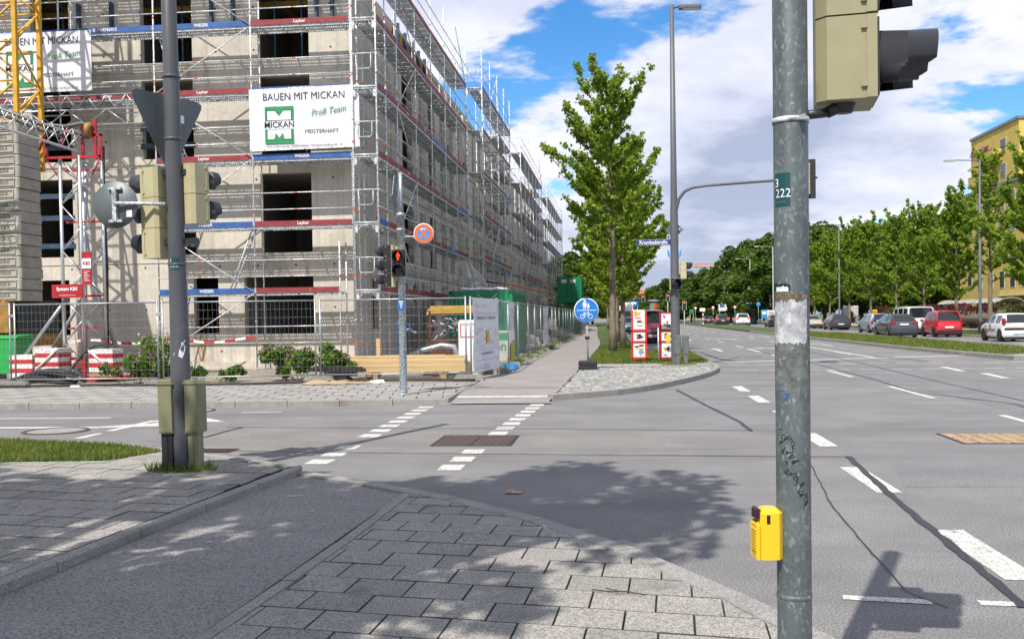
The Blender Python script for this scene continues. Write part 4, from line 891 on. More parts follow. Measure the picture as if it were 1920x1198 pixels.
d=(A1-A0); pts=[A0+d*(i/18) for i in range(19)]; up=Vector((.05,0,.55)); sd=Vector((.1,-.33,0))
for off in (Vector((0,0,0))+sd*0,sd,up): b.tube(A0+off*(.75),A1+off,.028,6)
for i in range(18):
    p,q=pts[i],pts[i+1]; b.tube(p,q+up,.013,5); b.tube(p+up,q,.013,5) if i%2 else b.tube(q+sd,p+up,.013,5); b.tube(p,q+sd,.012,5)
b.obj('lattice_arm',ALU,cm)
b=MB(); b.path([(.4,-.1,6.6),(.15,-.2,6.72),(-.3,-.2,6.65),(-.9,-.3,6.7),(-1.6,-.45,7.0),(-2.3,-.7,7.32),(-4.2,-1.3,7.95)],.055,8); b.path([(.3,-.15,6.35),(-.1,-.2,6.55),(-.5,-.2,6.42),(-1.0,-.3,6.6),(-1.7,-.5,6.9),(-2.3,-.75,7.2),(-4.2,-1.4,7.85)],.05,8); b.obj('cable_bundle',M('grey_hose',(.10,.105,.115),.55),cm)
SWH=M('ballast_white',(.72,.70,.67),.6,var=.08,scale=5,fine=30); SRD=M('ballast_red',(.50,.02,.03),.5,var=.1,scale=5)
for x,y,z,rz,lb in ((-15.23,24.35,.26,0,'red and white striped ballast box at the left end of the red frame'),(-14.5,24.3,.42,0,'red and white striped ballast box in the middle of the red frame'),(-13.15,24.45,.38,R(4),'red and white striped ballast box with a crossed bar under the mast')):
    bb=thing('ballast_box',lb,'ballast box',(x,y,z),rz,'striped ballast boxes')
    for k in range(5): b=MB(); b.box(-.31,-.32,.115*k,.31,.32,.115*k+.1145); b.obj('stripe',SWH if k%2==0 else SRD,bb)
    if z>.3: b=MB(); s=1 if z<.4 else -1; b.tube((-.3*s,-.345,.55),(.3*s,-.345,.02),.03,4); b.obj('cross_bar',SWH,bb)
    if z>.3: b=MB(); b.box(-.31,-.3,-.12,.31,.3,-.005); b.obj('pallet',M('timber_dull',(.42,.31,.17),.85,var=.2,scale=6,stretch=(1,6,6)),bb)
gb=thing('green_container_box','bright green metal box behind the fence beside the crane','box',(-17.3,25.6,.3)); b=MB(); b.cbox(-1.2,-.4,.0,1.2,.4,.95,.03); b.obj('body',M('bright_green',(.015,.34,.065),.5,var=.1),gb)
b=MB(); b.ext([(-.42,.95),(.42,.95),(.42,1.05),(-.35,1.0)],'x',-1.22,1.22); b.obj('lid',MATS['bright_green'],gb)
b=MB()
for x in (-1.0,1.0): b.box(x-.08,-.4,-.2,x+.08,.4,0)
b.obj('skid',FOOTM,gb)
hose=thing('coiled_hose','thick black hose coiled on the ground behind the fence','hose',(-14.1,22.75,.13)); b=MB(); P_=[]
for i in range(150): a=i*.25; r=.55+.12*math.sin(i*.31)+.1*math.sin(i*.07); P_.append((r*1.3*math.cos(a)+.003*i,.32*r*math.sin(a),.04+.05*abs(math.sin(i*.13))+.0022*i*abs(math.sin(a))))
b.path(P_,.035,6); b.obj('coil',M('black_rubber',(.02,.02,.022),.6),hose)
hz=thing('ground_cable','black cable running along the pavement edge under the fence','cable',(-8,22.3,.12)); b=MB(); P_=[(-9+.35*i,.2*math.sin(i*.6)*.5+(0.95 if i>24 else .0)*min(1,(i-24)/6 if i>24 else 0),.04) for i in range(40)]; b.path(P_,.03,6); b.obj('run',MATS['black_rubber'],hz)
hz=thing('ground_cable','green and black hose looping over the striped ballast','hose',(-13.6,24.2,.12)); b=MB(); b.path([(.7,.1,.95),(.3,.0,.95),(.05,-.15,.75),(-.15,-.3,.4),(-.35,-.5,.1),(-1.0,-.9,.06)],.04,8); b.obj('run',MATS['black_rubber'],hz)
tp=thing('barrier_tape','red and white barrier tape strung behind the flower bed','tape',(-13.5,26.5,.12)); P_=[(-1.8+.3*i,0,.98+.06*math.sin(i*.8)) for i in range(19)]
for i in range(18): b=MB(); p,q=P_[i],P_[i+1]; b.add([(p[0],0,p[2]-.035),(q[0],0,q[2]-.035),(q[0],0.004,q[2]+.035),(p[0],0.004,p[2]+.035)],[(0,1,2,3)]); b.obj('tape_stripe',SRD if i%2 else SWH,tp)
sp_=thing('shovel_handle','wooden shovel handle leaning behind the red frame','tool',(-14.7,25.8,.12)); b=MB(); b.tube((.1,0,.1),(-.15,.1,1.4),.022,8); b.box(-.0,-.02,-.02,.22,.02,.25,1); b.obj('handle',[MATS['timber_dull'],TAR],sp_)
# ---------------------------------------------------------------- timber, litter, crate, worker, containers
TIM=M('fresh_timber',(.58,.41,.20),.8,var=.13,scale=2.5,stretch=(.4,7,7),stain=((.33,.2,.08),2.2,.66,.74,(.8,5,5)))
for (x,y,z,l_,rz,lb) in ((-5.1,24.3,.30,2.75,0,'long pale timber beam lying on blocks in front of the others'),(-5.3,24.75,.42,2.95,R(1),'pale timber beam in the middle of the stack'),(-5.4,25.2,.50,3.1,R(-1),'pale timber beam at the back of the stack')):
    tb=thing('timber_beam',lb,'timber',(x,y,z),rz,'timber beams behind the fence'); b=MB(); b.cbox(-l_/2,-.12,0,l_/2,.12,.17,.01); b.obj('beam',TIM,tb)
    for s in (-.33,.3): b=MB(); b.box(l_*s-.06,-.1,-(z-.12),l_*s+.06,.1,-.002); b.obj('bearer',MATS['timber_dull'],tb)
for (x,y,w_,h_,lb) in ((-6.25,25.6,.11,1.0,'upright timber post behind the flowering shrub'),(-4.75,25.6,.16,.55,'short timber post behind the timber beams')):
    t_=thing('timber_post',lb,'timber',(x,y,.11)); b=MB(); b.cbox(-w_/2,-.04,0,w_/2,.04,h_,.006); b.obj('post',TIM,t_)
t_=thing('timber_board','long pale board fixed across short posts','timber',(-5.4,25.66,.48)); b=MB(); b.box(-.8,.0,0,.9,.035,.2); b.obj('board',MATS['timber_dull'],t_)
CARD=M('cardboard',(.42,.31,.19),.9,var=.15,scale=4)
def crumple(name,label,cat,loc,sx,sy,h,m,seed,n=8):
    r=random.Random(seed); root=thing(name,label,cat,loc); b=MB(); vs=[]
    for j in range(n+1):
        for i in range(n+1): e=1 if 0<i<n and 0<j<n else .15; vs.append((sx*(i/n-.5)+r.uniform(-.04,.04)*sx,sy*(j/n-.5)+r.uniform(-.04,.04)*sy,r.uniform(.0,h)*e+.006))
    b.add(vs,[(j*(n+1)+i,j*(n+1)+i+1,(j+1)*(n+1)+i+1,(j+1)*(n+1)+i) for j in range(n) for i in range(n)]); b.obj('sheet',m,root); return root
crumple('cardboard_sheet','flattened brown cardboard lying on the pavement by the fence','cardboard',(-6.8,22.6,.125),1.1,.5,.09,CARD,1); crumple('cardboard_sheet','small torn cardboard strip beside the green capped fence foot','cardboard',(-6.0,22.75,.125),.6,.3,.05,CARD,2)
crumple('blue_tarp','small crumpled bright blue tarpaulin at the foot of the path fence','tarpaulin',(-3.15,28.6,.13),.5,1.6,.16,M('blue_tarp',(.02,.25,.6),.5),3)
crumple('plastic_sheet','crumpled grey plastic sheet behind the timber beams','plastic sheet',(-4.5,26.4,.13),1.5,.8,.3,M('grey_plastic',(.42,.45,.46),.35),4)
crumple('plastic_bag','crumpled blue grey plastic bag beside the striped ballast box','plastic bag',(-13.75,23.9,.13),.4,.3,.28,M('blue_plastic',(.3,.4,.46),.35),5)
crumple('paper_scrap','scrap of white paper on the pavement near the fence','litter',(-12.6,22.0,.125),.22,.15,.06,WHT,6); crumple('paper_scrap','scrap of striped wrapping on the pavement beside the cardboard','litter',(-5.6,22.75,.125),.35,.15,.08,WHT,8)
lt=crumple('paper_scrap','crushed red and yellow packet lying on the asphalt','litter',tuple(G(963,924,.004)),.14,.09,.03,M('packet',(.5,.42,.3),.5,c2=(.3,.06,.05),scale=40),7,4)
tw=thing('twig','dry forked brown twig lying on the near pavement','twig',tuple(G(1160,1115,.055))); b=MB(); b.path([(-.15,.06,.012),(-.05,.02,.015),(.05,.01,.018),(.15,-.03,.01)],.0035,5); b.path([(-.07,.1,.01),(-.02,.04,.016),(.02,.015,.016)],.003,5); b.obj('stem',M('twig_bark',(.05,.035,.025),.9),tw)
rf=thing('rubber_foot','black rubber fence feet piled beside the flowering shrub','rubber foot',(-6.9,23.75,.12)); 
for i,(x,z,a) in enumerate(((0,0,0),(.15,.12,.2),(-.2,.24,-.15),(.35,.22,.1))): b=MB(); b.ext([(-.4,0),(.4,0),(.4,.06),(.28,.12),(-.28,.12),(-.4,.06)],'y',-.18,.18); b.obj('foot',MATS['black_rubber'],rf,(x,0,z),a)
crate=thing('scrap_crate','rusty brown wire sided crate filled with scrap and yellow beams','crate',(-4.9,30.0,.11)); RBR=M('rust_brown',(.17,.055,.03),.8,.2,var=.25,scale=8)
b=MB(); b.box(-.75,-.5,0,.75,.5,.08)
for x in (-.75,.7):
    for y in (-.5,.45): b.box(x,y,0,x+.05,y+.05,1.75)
for z in (.82,1.6): b.box(-.75,-.5,z,.75,-.46,z+.06); b.box(-.75,.46,z,.75,.5,z+.06)
b.obj('frame',RBR,crate); b=MB(); 
for k in range(9): b.box(-.72,-.49,.1+.075*k,.72,-.47,.16+.075*k)
b.obj('corrugated_front',RBR,crate); b=MB()
for k in range(60): p=Vector((rnd.uniform(-.65,.65),rnd.uniform(-.4,.4),rnd.uniform(.95,1.45))); b.tube(p,p+Vector((rnd.uniform(-.3,.3),rnd.uniform(-.1,.1),rnd.uniform(-.15,.2))),rnd.uniform(.012,.03),5)
tag(b.obj('scrap',GALVD,crate),kind='stuff')
for i,(z,a) in enumerate(((1.62,0),(1.72,.06),(1.8,-.1))): b=MB(); b.box(-.85,-.3+.2*i,z,.6,-.2+.2*i,z+.09); b.obj('yellow_beam',YEL,crate,(0,0,0),a)
pp=thing('ventilation_pipe','grey crinkled pipe with a bend beside the scrap crate','pipe',(-5.0,28.0,.12)); b=MB(); b.path([(-.9,0,.45),(-.5,0,.6),(0,0,.72),(.35,0,.68),(.45,0,.4),(.45,0,0)],.09,10); b.obj('tube',M('foil_pipe',(.45,.46,.47),.35,.6,bump=.6,bscale=40),pp)
wc=thing('white_cabinet','white site cabinet with a red outlined panel behind the notice','cabinet',(-3.85,25.6,.11)); b=MB(); b.cbox(-.25,-.2,0,.25,.2,1.45,.05); b.obj('housing',WHT,wc); b=MB(); b.box(-.2,-.206,1.0,.2,-.202,1.35); b.obj('red_outline',SRD,wc); b=MB(); b.box(-.175,-.21,1.025,.175,-.207,1.325); b.obj('panel',BAN,wc)
wb=thing('white_barrier','white concrete barrier painted with green letters behind the path fence','barrier',(-4.35,34.6,.11)); b=MB(); b.ext([(-.75,0),(.75,0),(.75,1.05),(-.75,1.05)],'y',-.2,.2); b.obj('block',M('barrier_white',(.55,.55,.5),.8,var=.15,scale=3),wb); text('gen',.42,GRN,wb,(.2,-.21,.5),bold=.008); b=MB(); b.box(-.7,-.206,.72,.55,-.202,.98); b.obj('green_field',GRN,wb)
person('person','construction worker in blue overalls standing behind the fence','%s' and (-6.0,27.4,.11),R(60),((.02,.07,.19),(.015,.045,.12),(.42,.24,.16),(.05,.03,.02),(.03,.03,.03)),{'elR':(-.22,-.12,1.18),'wrR':(-.16,-.33,1.2),'haR':(-.15,-.4,1.22),'elL':(.24,-.1,1.18),'wrL':(.17,-.3,1.12),'haL':(.16,-.38,1.12)})
CGR=M('container_green',(.006,.24,.105),.45,var=.12,scale=3,stain=((.02,.08,.03),2.5,.66,.75,(1,1,.4))); CGD=M('container_dark',(.003,.08,.04),.5)
def container(label,loc,w_,h_,l_):
    root=thing('site_container',label,'container',loc); b=MB()
    for x in (0,w_-.14):
        for y in (0,l_-.14): b.box(x,y,0,x+.14,y+.14,h_)
    for y in (0.012,l_-.13): b.box(.14,y,0,w_-.14,y+.1,.16); b.box(.14,y,h_-.14,w_-.14,y+.1,h_-.004)
    for x in (0.012,w_-.13): b.box(x,.14,0,x+.1,l_-.14,.16); b.box(x,.14,h_-.14,x+.1,l_-.14,h_-.004)
    b.obj('frame',CGR,root); b=MB(); b.box(.05,.06,.1,w_-.05,l_-.06,h_-.06)
    n=int(l_/.28)
    for k in range(n): y=.2+k*.28; b.box(-.0,y,.17,.05,y+.14,h_-.15); b.box(w_-.05,y,.17,w_,y+.14,h_-.15)
    b.obj('walls',CGR,root)
    for s in range(2):
        x=.15+s*(w_-.3)/2; b=MB(); b.box(x+.01,.0,.17,x+(w_-.3)/2-.01,.05,h_-.15)
        for z in (.5,1.05,1.6,2.1): b.box(x+.08,-.012,z,x+(w_-.3)/2-.08,.0,z+.32)
        d=b.obj('door',CGR,root); b=MB(); xx=x+(.85 if s==0 else .2); b.tube((xx,-.04,.2),(xx,-.04,h_-.2),.016,6); b.box(xx-.06,-.06,1.0,xx+.06,-.03,1.06); b.obj('lock_rod',CGD,d)
    b=MB()
    for x in (-.004,w_-.156):
        for z in (-.004,h_-.13): b.box(x,-.006,z,x+.16,.15,z+.134)
    b.obj('corner_casting',CGD,root); return root
ct=container('green steel site container with a small white sign behind the printed notice',(-6.3,37,.11),2.4,2.52,5.5)
b=MB(); b.box(.75,-.03,1.9,1.75,-.015,2.2); sg=b.obj('sign',WHT,ct); text('MICKAN',.13,INK,sg,(1.4,-.034,2.07),bold=.004); b=MB(); b.box(.8,-.034,1.93,1.05,-.031,2.17); b.obj('logo_field',GRN,sg)
container('dark green lower container carrying another container beside the path',(-6.05,101,.11),2.44,2.6,6)
c2=container('raised green container with two small white plates, stacked on a lower container',(-6.05,101,3.05),2.44,2.6,6)
for x in (.4,1.3): b=MB(); b.box(x,-.03,2.0,x+.55,-.015,2.35); b.obj('white_plate',WHT,c2)
ch=thing('concrete_chute','grey curved concrete chute lying on the green container','chute',(-5.2,37.6,2.66)); b=MB(); pr=[(.9*math.cos(t),.9*math.sin(t)) for t in [R(20+10*i) for i in range(11)]]
b.ext([(-.55,0),(.3,0),(.25,.2),(.05,.55),(-.35,.95),(-.8,1.15),(-.72,.8)],'y',0,.5); b.obj('hopper',M('chute_grey',(.42,.42,.41),.6),ch)
b=MB(); b.path([(.2,.2,.35),(1.2,.3,.2),(2.2,.4,-.05),(2.8,.5,-.15)],.035,6); b.obj('pipe',RBR,ch)
roll=thing('tarpaulin_roll','white rolled sheet lying along the top of the green container','tarpaulin',(-5.0,37.15,2.65)); b=MB(); b.path([(-.9+.2*i,.0,.05+.02*math.sin(i*2)) for i in range(10)],.05,7); b.obj('roll',BAN,roll)
wr=thing('loose_wire','bent pale wires sticking up at the container door','wire',(-5.2,36.85,2.3)); b=MB(); b.path([(.2,0,-.3),(.5,0,.0),(.75,0,.2)],.01,5); b.path([(.0,0,.2),(.4,0,-.1),(.7,0,-.3)],.01,5); b.path([(.8,0,-.1),(1.2,0,-.12),(1.6,0,-.3)],.01,5); b.obj('wire',WHT,wr)
# pallets and rubble further along the site
for i in range(7):
    rb=thing('rubble_heap',['pile of sand coloured rubble behind the path fence','stack of wrapped blocks behind the path fence'][i%2],'rubble',(-4.7+rnd.uniform(-.3,.3),42+7*i,.11),rnd.random(),'site heaps behind the path fence'); b=MB()
    for k in range(26): x,y=rnd.gauss(0,.45),rnd.gauss(0,.7); s=rnd.uniform(.08,.22); b.cbox(x-s,y-s,0,x+s,y+s,max(.1,.7-abs(x)-.4*abs(y))+s*.5,s*.25)
    tag(b.obj('lumps',DIRT if i%2==0 else BLOCK,rb),kind='stuff')
# ---------------------------------------------------------------- signals, masts and signs
CREAM=M('signal_cream',(.47,.43,.25),.55,var=.08,scale=4,coat=.1,stain=((.22,.2,.11),3,.62,.75,(1,1,.5))); SBLK=M('signal_black',(.022,.023,.027),.45,var=.1); VIS=M('visor_grey',(.045,.046,.055),.5,var=.1)
LENSD=M('lens_dark',(.02,.022,.024),.12,spec=.7); LENSG=M('lens_green',(.008,.05,.035),.15); LENSR=M('lens_red',(.12,.01,.01),.15); LENSA=M('lens_amber',(.16,.07,.01),.15); LIT=M('lit_red',(1,.05,.02),.4,emit=2.5,var=.02); LITO=M('lit_orange',(1,.035,.01),.4,emit=1.9,var=.02)
def signal_head(parent,loc,rz,n=3,ch=.285,w=.26,d=.19,vis=.24,lit=None,ped=False,lenses=None,back=None,rim=.012):
    """housing with its front towards local -Y; the lamps run top to bottom"""
    R_=w*.40; H=ch*n; b=MB(); c=.035
    for k in range(n):
        z=ch*k; b.prism([(-w/2,0),(w/2,0),(w/2,d-c),(w/2-c,d),(-w/2+c,d),(-w/2,d-c)],z+.003,z+ch-.003)
        b.box(-w/2-.006,-.012,z+.004,w/2+.006,.022,z+ch-.004,1 if ped or rim>.05 else 0)
        if rim>.05: b.box(-w/2-.005,.022,z+.006,w/2+.005,rim,z+ch-.006,1)
        for s in (-1,1):
            for zz in (.04,ch-.05): b.box(s*(w/2+.002)-.008,.02,z+zz,s*(w/2+.002)+.008,.04,z+zz+.016)
    hd=b.obj('signal_head',[back or CREAM,SBLK],parent,loc,rz)
    for k in range(n):
        z=ch*(n-1-k)+ch/2; b=MB(); b.box(-w/2+.008,-.02,z-ch/2+.012,w/2-.008,-.013,z+ch/2-.012); b.obj('front_plate',SBLK,hd)
        b=MB(); b.lathe([(0,-.05),(R_*.5,-.045),(R_*.92,-.03),(R_,-.021)],(0,0,z),'y',20)
        ln=(lenses or [LENSR,LENSA,LENSG])[k] if not ped else LENSD
        b.obj('lens',LIT if lit==k and not ped else ln,hd)
        b=MB(); m=40; o=[]
        for i in range(m+1):
            a=R(-52+284*i/m); L_=vis*(.74+.26*min(1,max(0,(math.sin(a)+.42)/.22)))*(.94+.06*math.sin(a)); rr=R_*1.09
            o.append(((rr*math.cos(a),-.02,z+rr*math.sin(a)),(rr*.97*math.cos(a),-.02-L_,z+rr*.97*math.sin(a)),(rr*.93*math.cos(a),-.02-L_,z+rr*.93*math.sin(a)),(rr*1.04*math.cos(a),-.02,z+rr*1.04*math.sin(a))))
        vs=[p for q in o for p in q]; b.add(vs,[(4*i+j,4*i+(j+1)%4,4*i+4+(j+1)%4,4*i+4+j) for i in range(m) for j in range(4)]+[(0,1,2,3),(4*m+3,4*m+2,4*m+1,4*m)],0,True); b.obj('visor',VIS,hd)
        if ped and lit==k:
            b=MB(); y=-.054
            b.lathe([(0,y),(.018,y)],(0,0,z+.062),'y',10); b.add([(-.03,y,z+.04),(.03,y,z+.04),(.033,y,z-.005),(.016,y,z-.01),(.013,y,z-.075),(-.013,y,z-.075),(-.016,y,z-.01),(-.033,y,z-.005)],[(7,6,3,2,1,0),(6,5,4,3)]); b.obj('lit_figure',LITO,hd)
        elif ped:
            b=MB(); y=-.054; b.tube((0,y,z+.04),(0,y,z-.01),.008,4); b.tube((0,y,z-.01),(.03,y,z-.06),.007,4); b.tube((0,y,z-.01),(-.03,y,z-.06),.007,4); b.obj('unlit_figure',LENSG,hd)
    return hd
def pole_text(s,size,mat,parent,r,z,ang,sx=1,rot=0,bold=0,wob=0):
    """lettering wrapped round a pole of radius r"""
    o=text(s,size,mat,parent,(0,0,0),(0,0,0),bold=bold); me=o.data.copy(); o.data=me; c,sn=math.cos(rot),math.sin(rot)
    for v in me.vertices:
        x,y=v.co.x*sx,v.co.y; y+=wob*(math.sin(x*310+size*900)*.35+math.sin(x*130)*.5)*size; x+=wob*math.sin(y*420)*.12*size; x,y=x*c-y*sn,x*sn+y*c; a=ang+x/r; v.co=(r*math.cos(a),r*math.sin(a),z+y)
    o.scale=(1,1,1); o.name='lettering'; return o
def pole_patch(name,mat,parent,r,z0,z1,a0,a1,n=8,jag=0,seed=0):
    rr=random.Random(seed); b=MB(); vs=[]
    for i in range(n+1):
        a=a0+(a1-a0)*i/n; vs+=[(r*math.cos(a),r*math.sin(a),z0+rr.uniform(-jag,jag)),(r*math.cos(a),r*math.sin(a),z1+rr.uniform(-jag,jag))]
    b.add(vs,[(2*i,2*i+2,2*i+3,2*i+1) for i in range(n)],0,True); return b.obj(name,mat,parent)
def galv_pole():
    mt,N,L=newmat('spangled_zinc'); MATS['spangled_zinc']=mt
    out=N.new('ShaderNodeOutputMaterial'); b=N.new('ShaderNodeBsdfPrincipled'); L.new(b.outputs[0],out.inputs[0]); tc=N.new('ShaderNodeTexCoord')
    v=N.new('ShaderNodeTexVoronoi'); v.inputs['Scale'].default_value=105; n=N.new('ShaderNodeTexNoise'); n.inputs['Scale'].default_value=7; n.inputs['Detail'].default_value=6
    mp=N.new('ShaderNodeMapping'); mp.inputs['Scale'].default_value=(1,1,.6); L.new(tc.outputs['Object'],mp.inputs[0]); 
    ds=N.new('ShaderNodeMixRGB'); ds.blend_type='LINEAR_LIGHT'; ds.inputs[0].default_value=.06; L.new(mp.outputs[0],ds.inputs[1]); L.new(n.outputs['Color'],ds.inputs[2]); L.new(ds.outputs[0],v.inputs['Vector']); L.new(mp.outputs[0],n.inputs['Vector'])
    r=N.new('ShaderNodeValToRGB'); e=r.color_ramp.elements; e[0].position=.0; e[0].color=(.105,.127,.13,1); e[1].position=1; e[1].color=(.23,.27,.275,1); q=e.new(.72); q.color=(.122,.146,.15,1); q=e.new(.9); q.color=(.16,.19,.195,1)
    sp=N.new('ShaderNodeSeparateColor'); L.new(v.outputs['Color'],sp.inputs[0]); L.new(sp.outputs[0],r.inputs[0])
    mr=N.new('ShaderNodeMapRange'); mr.inputs[1].default_value=.35; mr.inputs[2].default_value=.7; mr.inputs[3].default_value=.75; mr.inputs[4].default_value=1.2; L.new(n.outputs['Fac'],mr.inputs[0])
    m=N.new('ShaderNodeMixRGB'); m.blend_type='MULTIPLY'; m.inputs[0].default_value=1; L.new(r.outputs[0],m.inputs[1]); L.new(mr.outputs[0],m.inputs[2]); L.new(m.outputs[0],b.inputs['Base Color'])
    b.inputs['Metallic'].default_value=.35; b.inputs['Roughness'].default_value=.5; return mt
ZINC=galv_pole(); TEAL=M('teal_sticker',(.004,.055,.07),.5,var=.05); MRK=M('marker_ink',(.012,.014,.018),.6); BLK=MATS['black_print']
# near mast
NX,NY=.60,3.53
nm=thing('signal_mast','galvanised signal mast with worn stickers, graffiti and a yellow push button','traffic light',(NX,NY,.05)); r=.0585
b=MB(); b.lathe([(r,-.05),(r,4.6),(r*.9,4.62),(0,4.63)],(0,0,0),n=32); b.lathe([(r+.001,.565),(r+.0025,.568),(r+.0025,.578),(r+.001,.58)],(0,0,0),n=32); b.obj('pole',ZINC,nm)
ca=math.atan2(-NY,-NX); zc=lambda y:EYE-.05+(588.5-y)/FPX*3.53
pole_patch('sticker',TEAL,nm,r+.0012,zc(395),zc(335),ca-R(62),ca-R(2)); pole_text('3',.042,WHT,nm,r+.0022,zc(353),ca-R(50)); pole_text('222',.042,WHT,nm,r+.0022,zc(372),ca-R(28),sx=.95); pole_patch('sticker_line',M('teal_light',(.05,.17,.2),.6),nm,r+.0022,zc(388),zc(386),ca-R(55),ca-R(15))
BRN=M('glue_brown',(.16,.10,.05),.8,var=.25,scale=30,stain=((.3,.3,.3),60,.55,.65,(1,1,1))); PAPR=M('torn_paper',(.44,.45,.47),.9,var=.3,scale=25,c2=(.2,.21,.22),stain=((.52,.53,.55),35,.5,.62,(1,1,1)))
pole_patch('glue_band',BRN,nm,r+.0008,zc(563),zc(553),ca-R(82),ca+R(80),16,.003,1); pole_patch('glue_band',BRN,nm,r+.0008,zc(590),zc(580),ca-R(82),ca-R(20),8,.002,2); pole_patch('torn_poster',PAPR,nm,r+.0009,zc(643),zc(566),ca-R(80),ca+R(55),26,.008,3); pole_patch('grime',M('pole_grime',(.17,.185,.18),.8,c2=(.06,.068,.065),scale=28,stain=((.30,.31,.31),40,.6,.68,(1,1,1))),nm,r+.0005,zc(735),zc(640),ca-R(85),ca+R(82),40,.03,4)
pole_patch('torn_sticker',MRK,nm,r+.0008,zc(548),zc(534),ca-R(78),ca-R(5),12,.003,5); pole_text('aute',.028,WHT,nm,r+.0016,zc(543),ca-R(35),bold=.002)
for s,y,rot,a in (('vicenx',812,-.62,-22),('+ Lupo',838,-.72,-18),('Youth',876,-.75,-8),('Force',915,-1.05,35)): pole_text(s,.034,MRK,nm,r+.001,zc(y),ca+R(a),rot=rot,wob=.5)
BLUI=M('blue_ink',(.01,.12,.4),.6); pole_text('Anna',.03,BLUI,nm,r+.001,zc(730),ca-R(30),rot=-1.1,wob=.6)
b=MB(); b.lathe([(r+.002,zc(243)),(r+.004,zc(243)),(r+.004,zc(234)),(r+.002,zc(234))],(0,0,0),n=32); b.box(r*.3,-r-.02,zc(243),r*.3+.02,-r+.01,zc(234)); b.obj('hose_clamp',GALV,nm)
rv=Vector((math.cos(YAW),math.sin(YAW),0)); fr=R(82)
b=MB(); b.tube(rv*.05+Vector((0,0,zc(228))),rv*.13+Vector((0,.02,zc(222))),.016,8); b.tube(rv*.13+Vector((0,.02,zc(222))),rv*.2+Vector((0,.03,zc(205))),.02,8); b.lathe([(0,0),(.03,0),(.04,.03),(.04,.05)],rv*.19+Vector((0,.03,zc(222))),n=12); b.obj('bracket',SBLK,nm)
hp=rv*.285+Vector((0,.04,zc(207)))
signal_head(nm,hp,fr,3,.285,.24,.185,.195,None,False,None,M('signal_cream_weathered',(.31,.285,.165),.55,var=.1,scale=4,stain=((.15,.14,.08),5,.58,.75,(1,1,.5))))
b=MB(); b.tube(rv*.05+Vector((0,0,zc(207)+.95)),rv*.2+Vector((0,.03,zc(207)+.9)),.016,8); b.obj('bracket',SBLK,nm)
YB=M('button_yellow',(.80,.50,.012),.35,var=.04,coat=.4); PUR=M('button_lens',(.05,.012,.03),.2)
bt=MB(); bt.cbox(-.045,-.035,0,.045,.045,.175,.016); bo=bt.obj('push_button_box',YB,nm,-rv*.095+Vector((0,-.01,zc(1034))),R(-80))
b=MB(); b.cbox(-.038,-.047,.0,.038,-.036,.13,.01); b.obj('front_cover',YB,bo); b=MB(); b.cbox(-.034,-.046,.14,.034,-.03,.177,.007); b.obj('indicator_lens',PUR,bo); b=MB(); b.box(.0445,-.015,.125,.0465,-.003,.155); b.obj('side_lens',PUR,bo)
for k in range(8): b=MB(); b.box(-.026,-.051,.03+.01*k,.026,-.047,.034+.01*k); b.obj('rib',YB,bo)
# left mast
LPX,LPY=-4.44,9.75; GREYP=M('mast_grey',(.085,.088,.098),.45,var=.12,scale=2,spec=.5,stain=((.16,.15,.15),3,.66,.75,(1,1,1))); OLV=M('olive_cabinet',(.22,.22,.12),.55,var=.1,scale=5,coat=.1)
lm=thing('signal_mast','dark grey leaning signal mast with the backs of road signs and two olive cabinets','traffic light',(LPX,LPY,.1))
lm.rotation_euler=(0,R(-.55),0)
b=MB(); b.lathe([(.098,-.1),(.098,1.35),(.092,1.4),(.085,2.2),(.080,3.95),(.076,4.0),(.07,7.2),(0,7.22)],(0,0,0),n=24)
for z in (2.08,3.35,3.98): b.lathe([(.087,z),(.091,z+.005),(.091,z+.02),(.087,z+.025)],(0,0,0),n=24)
b.obj('pole',GREYP,lm)
signal_head(lm,(-.30,.12,2.16),R(-112),3,.31,.27,.2,.2); signal_head(lm,(.17,.2,2.5),R(156),2,.31,.26,.2,.2)
for x0,x1 in ((-.25,0),(0,.22)): b=MB(); b.box(x0,.0,2.3,x1,.05,2.36); b.box(x0,.0,3.0,x1,.05,3.06); b.obj('bracket',SBLK,lm)
SBK=M('sign_back_grey',(.145,.165,.175),.5,.3,var=.12,scale=2)
b=MB(); b.lathe([(0,0),(.235,0),(.238,.006),(.238,.012),(0,.012)],(-.58,-.12,2.71),'y',32); rs=b.obj('round_sign',SBK,lm)
b=MB(); b.box(-.59,-.165,2.54,-.55,-.125,2.88)
for z in (2.53,2.86): b.box(-.64,-.15,z,-.50,-.125,z+.025)
b.tube((-.57,-.17,2.72),(-.06,-.09,2.70),.018,8); b.obj('sign_bracket',GALV,rs); b=MB(); b.box(-.46,-.125,2.58,-.40,-.122,2.65); b.obj('inspection_label',WHT,rs)
tr=MB(); s_=.45; tr.ext([(-s_+.05,.38),(-s_,.35),(-s_+.01,.3),(-.04,-.38),(0,-.41),(.04,-.38),(s_-.01,.3),(s_,.35),(s_-.05,.38)],'y',0,.012); ts=tr.obj('triangle_sign',SBK,lm,(-.10,.13,3.46),R(66)); b=MB(); b.box(.12,-.004,.12,.2,-.001,.2); b.obj('inspection_label',WHT,ts); b=MB(); b.box(-.02,-.04,-.3,.02,0,.3); b.obj('sign_bracket',GALV,ts)
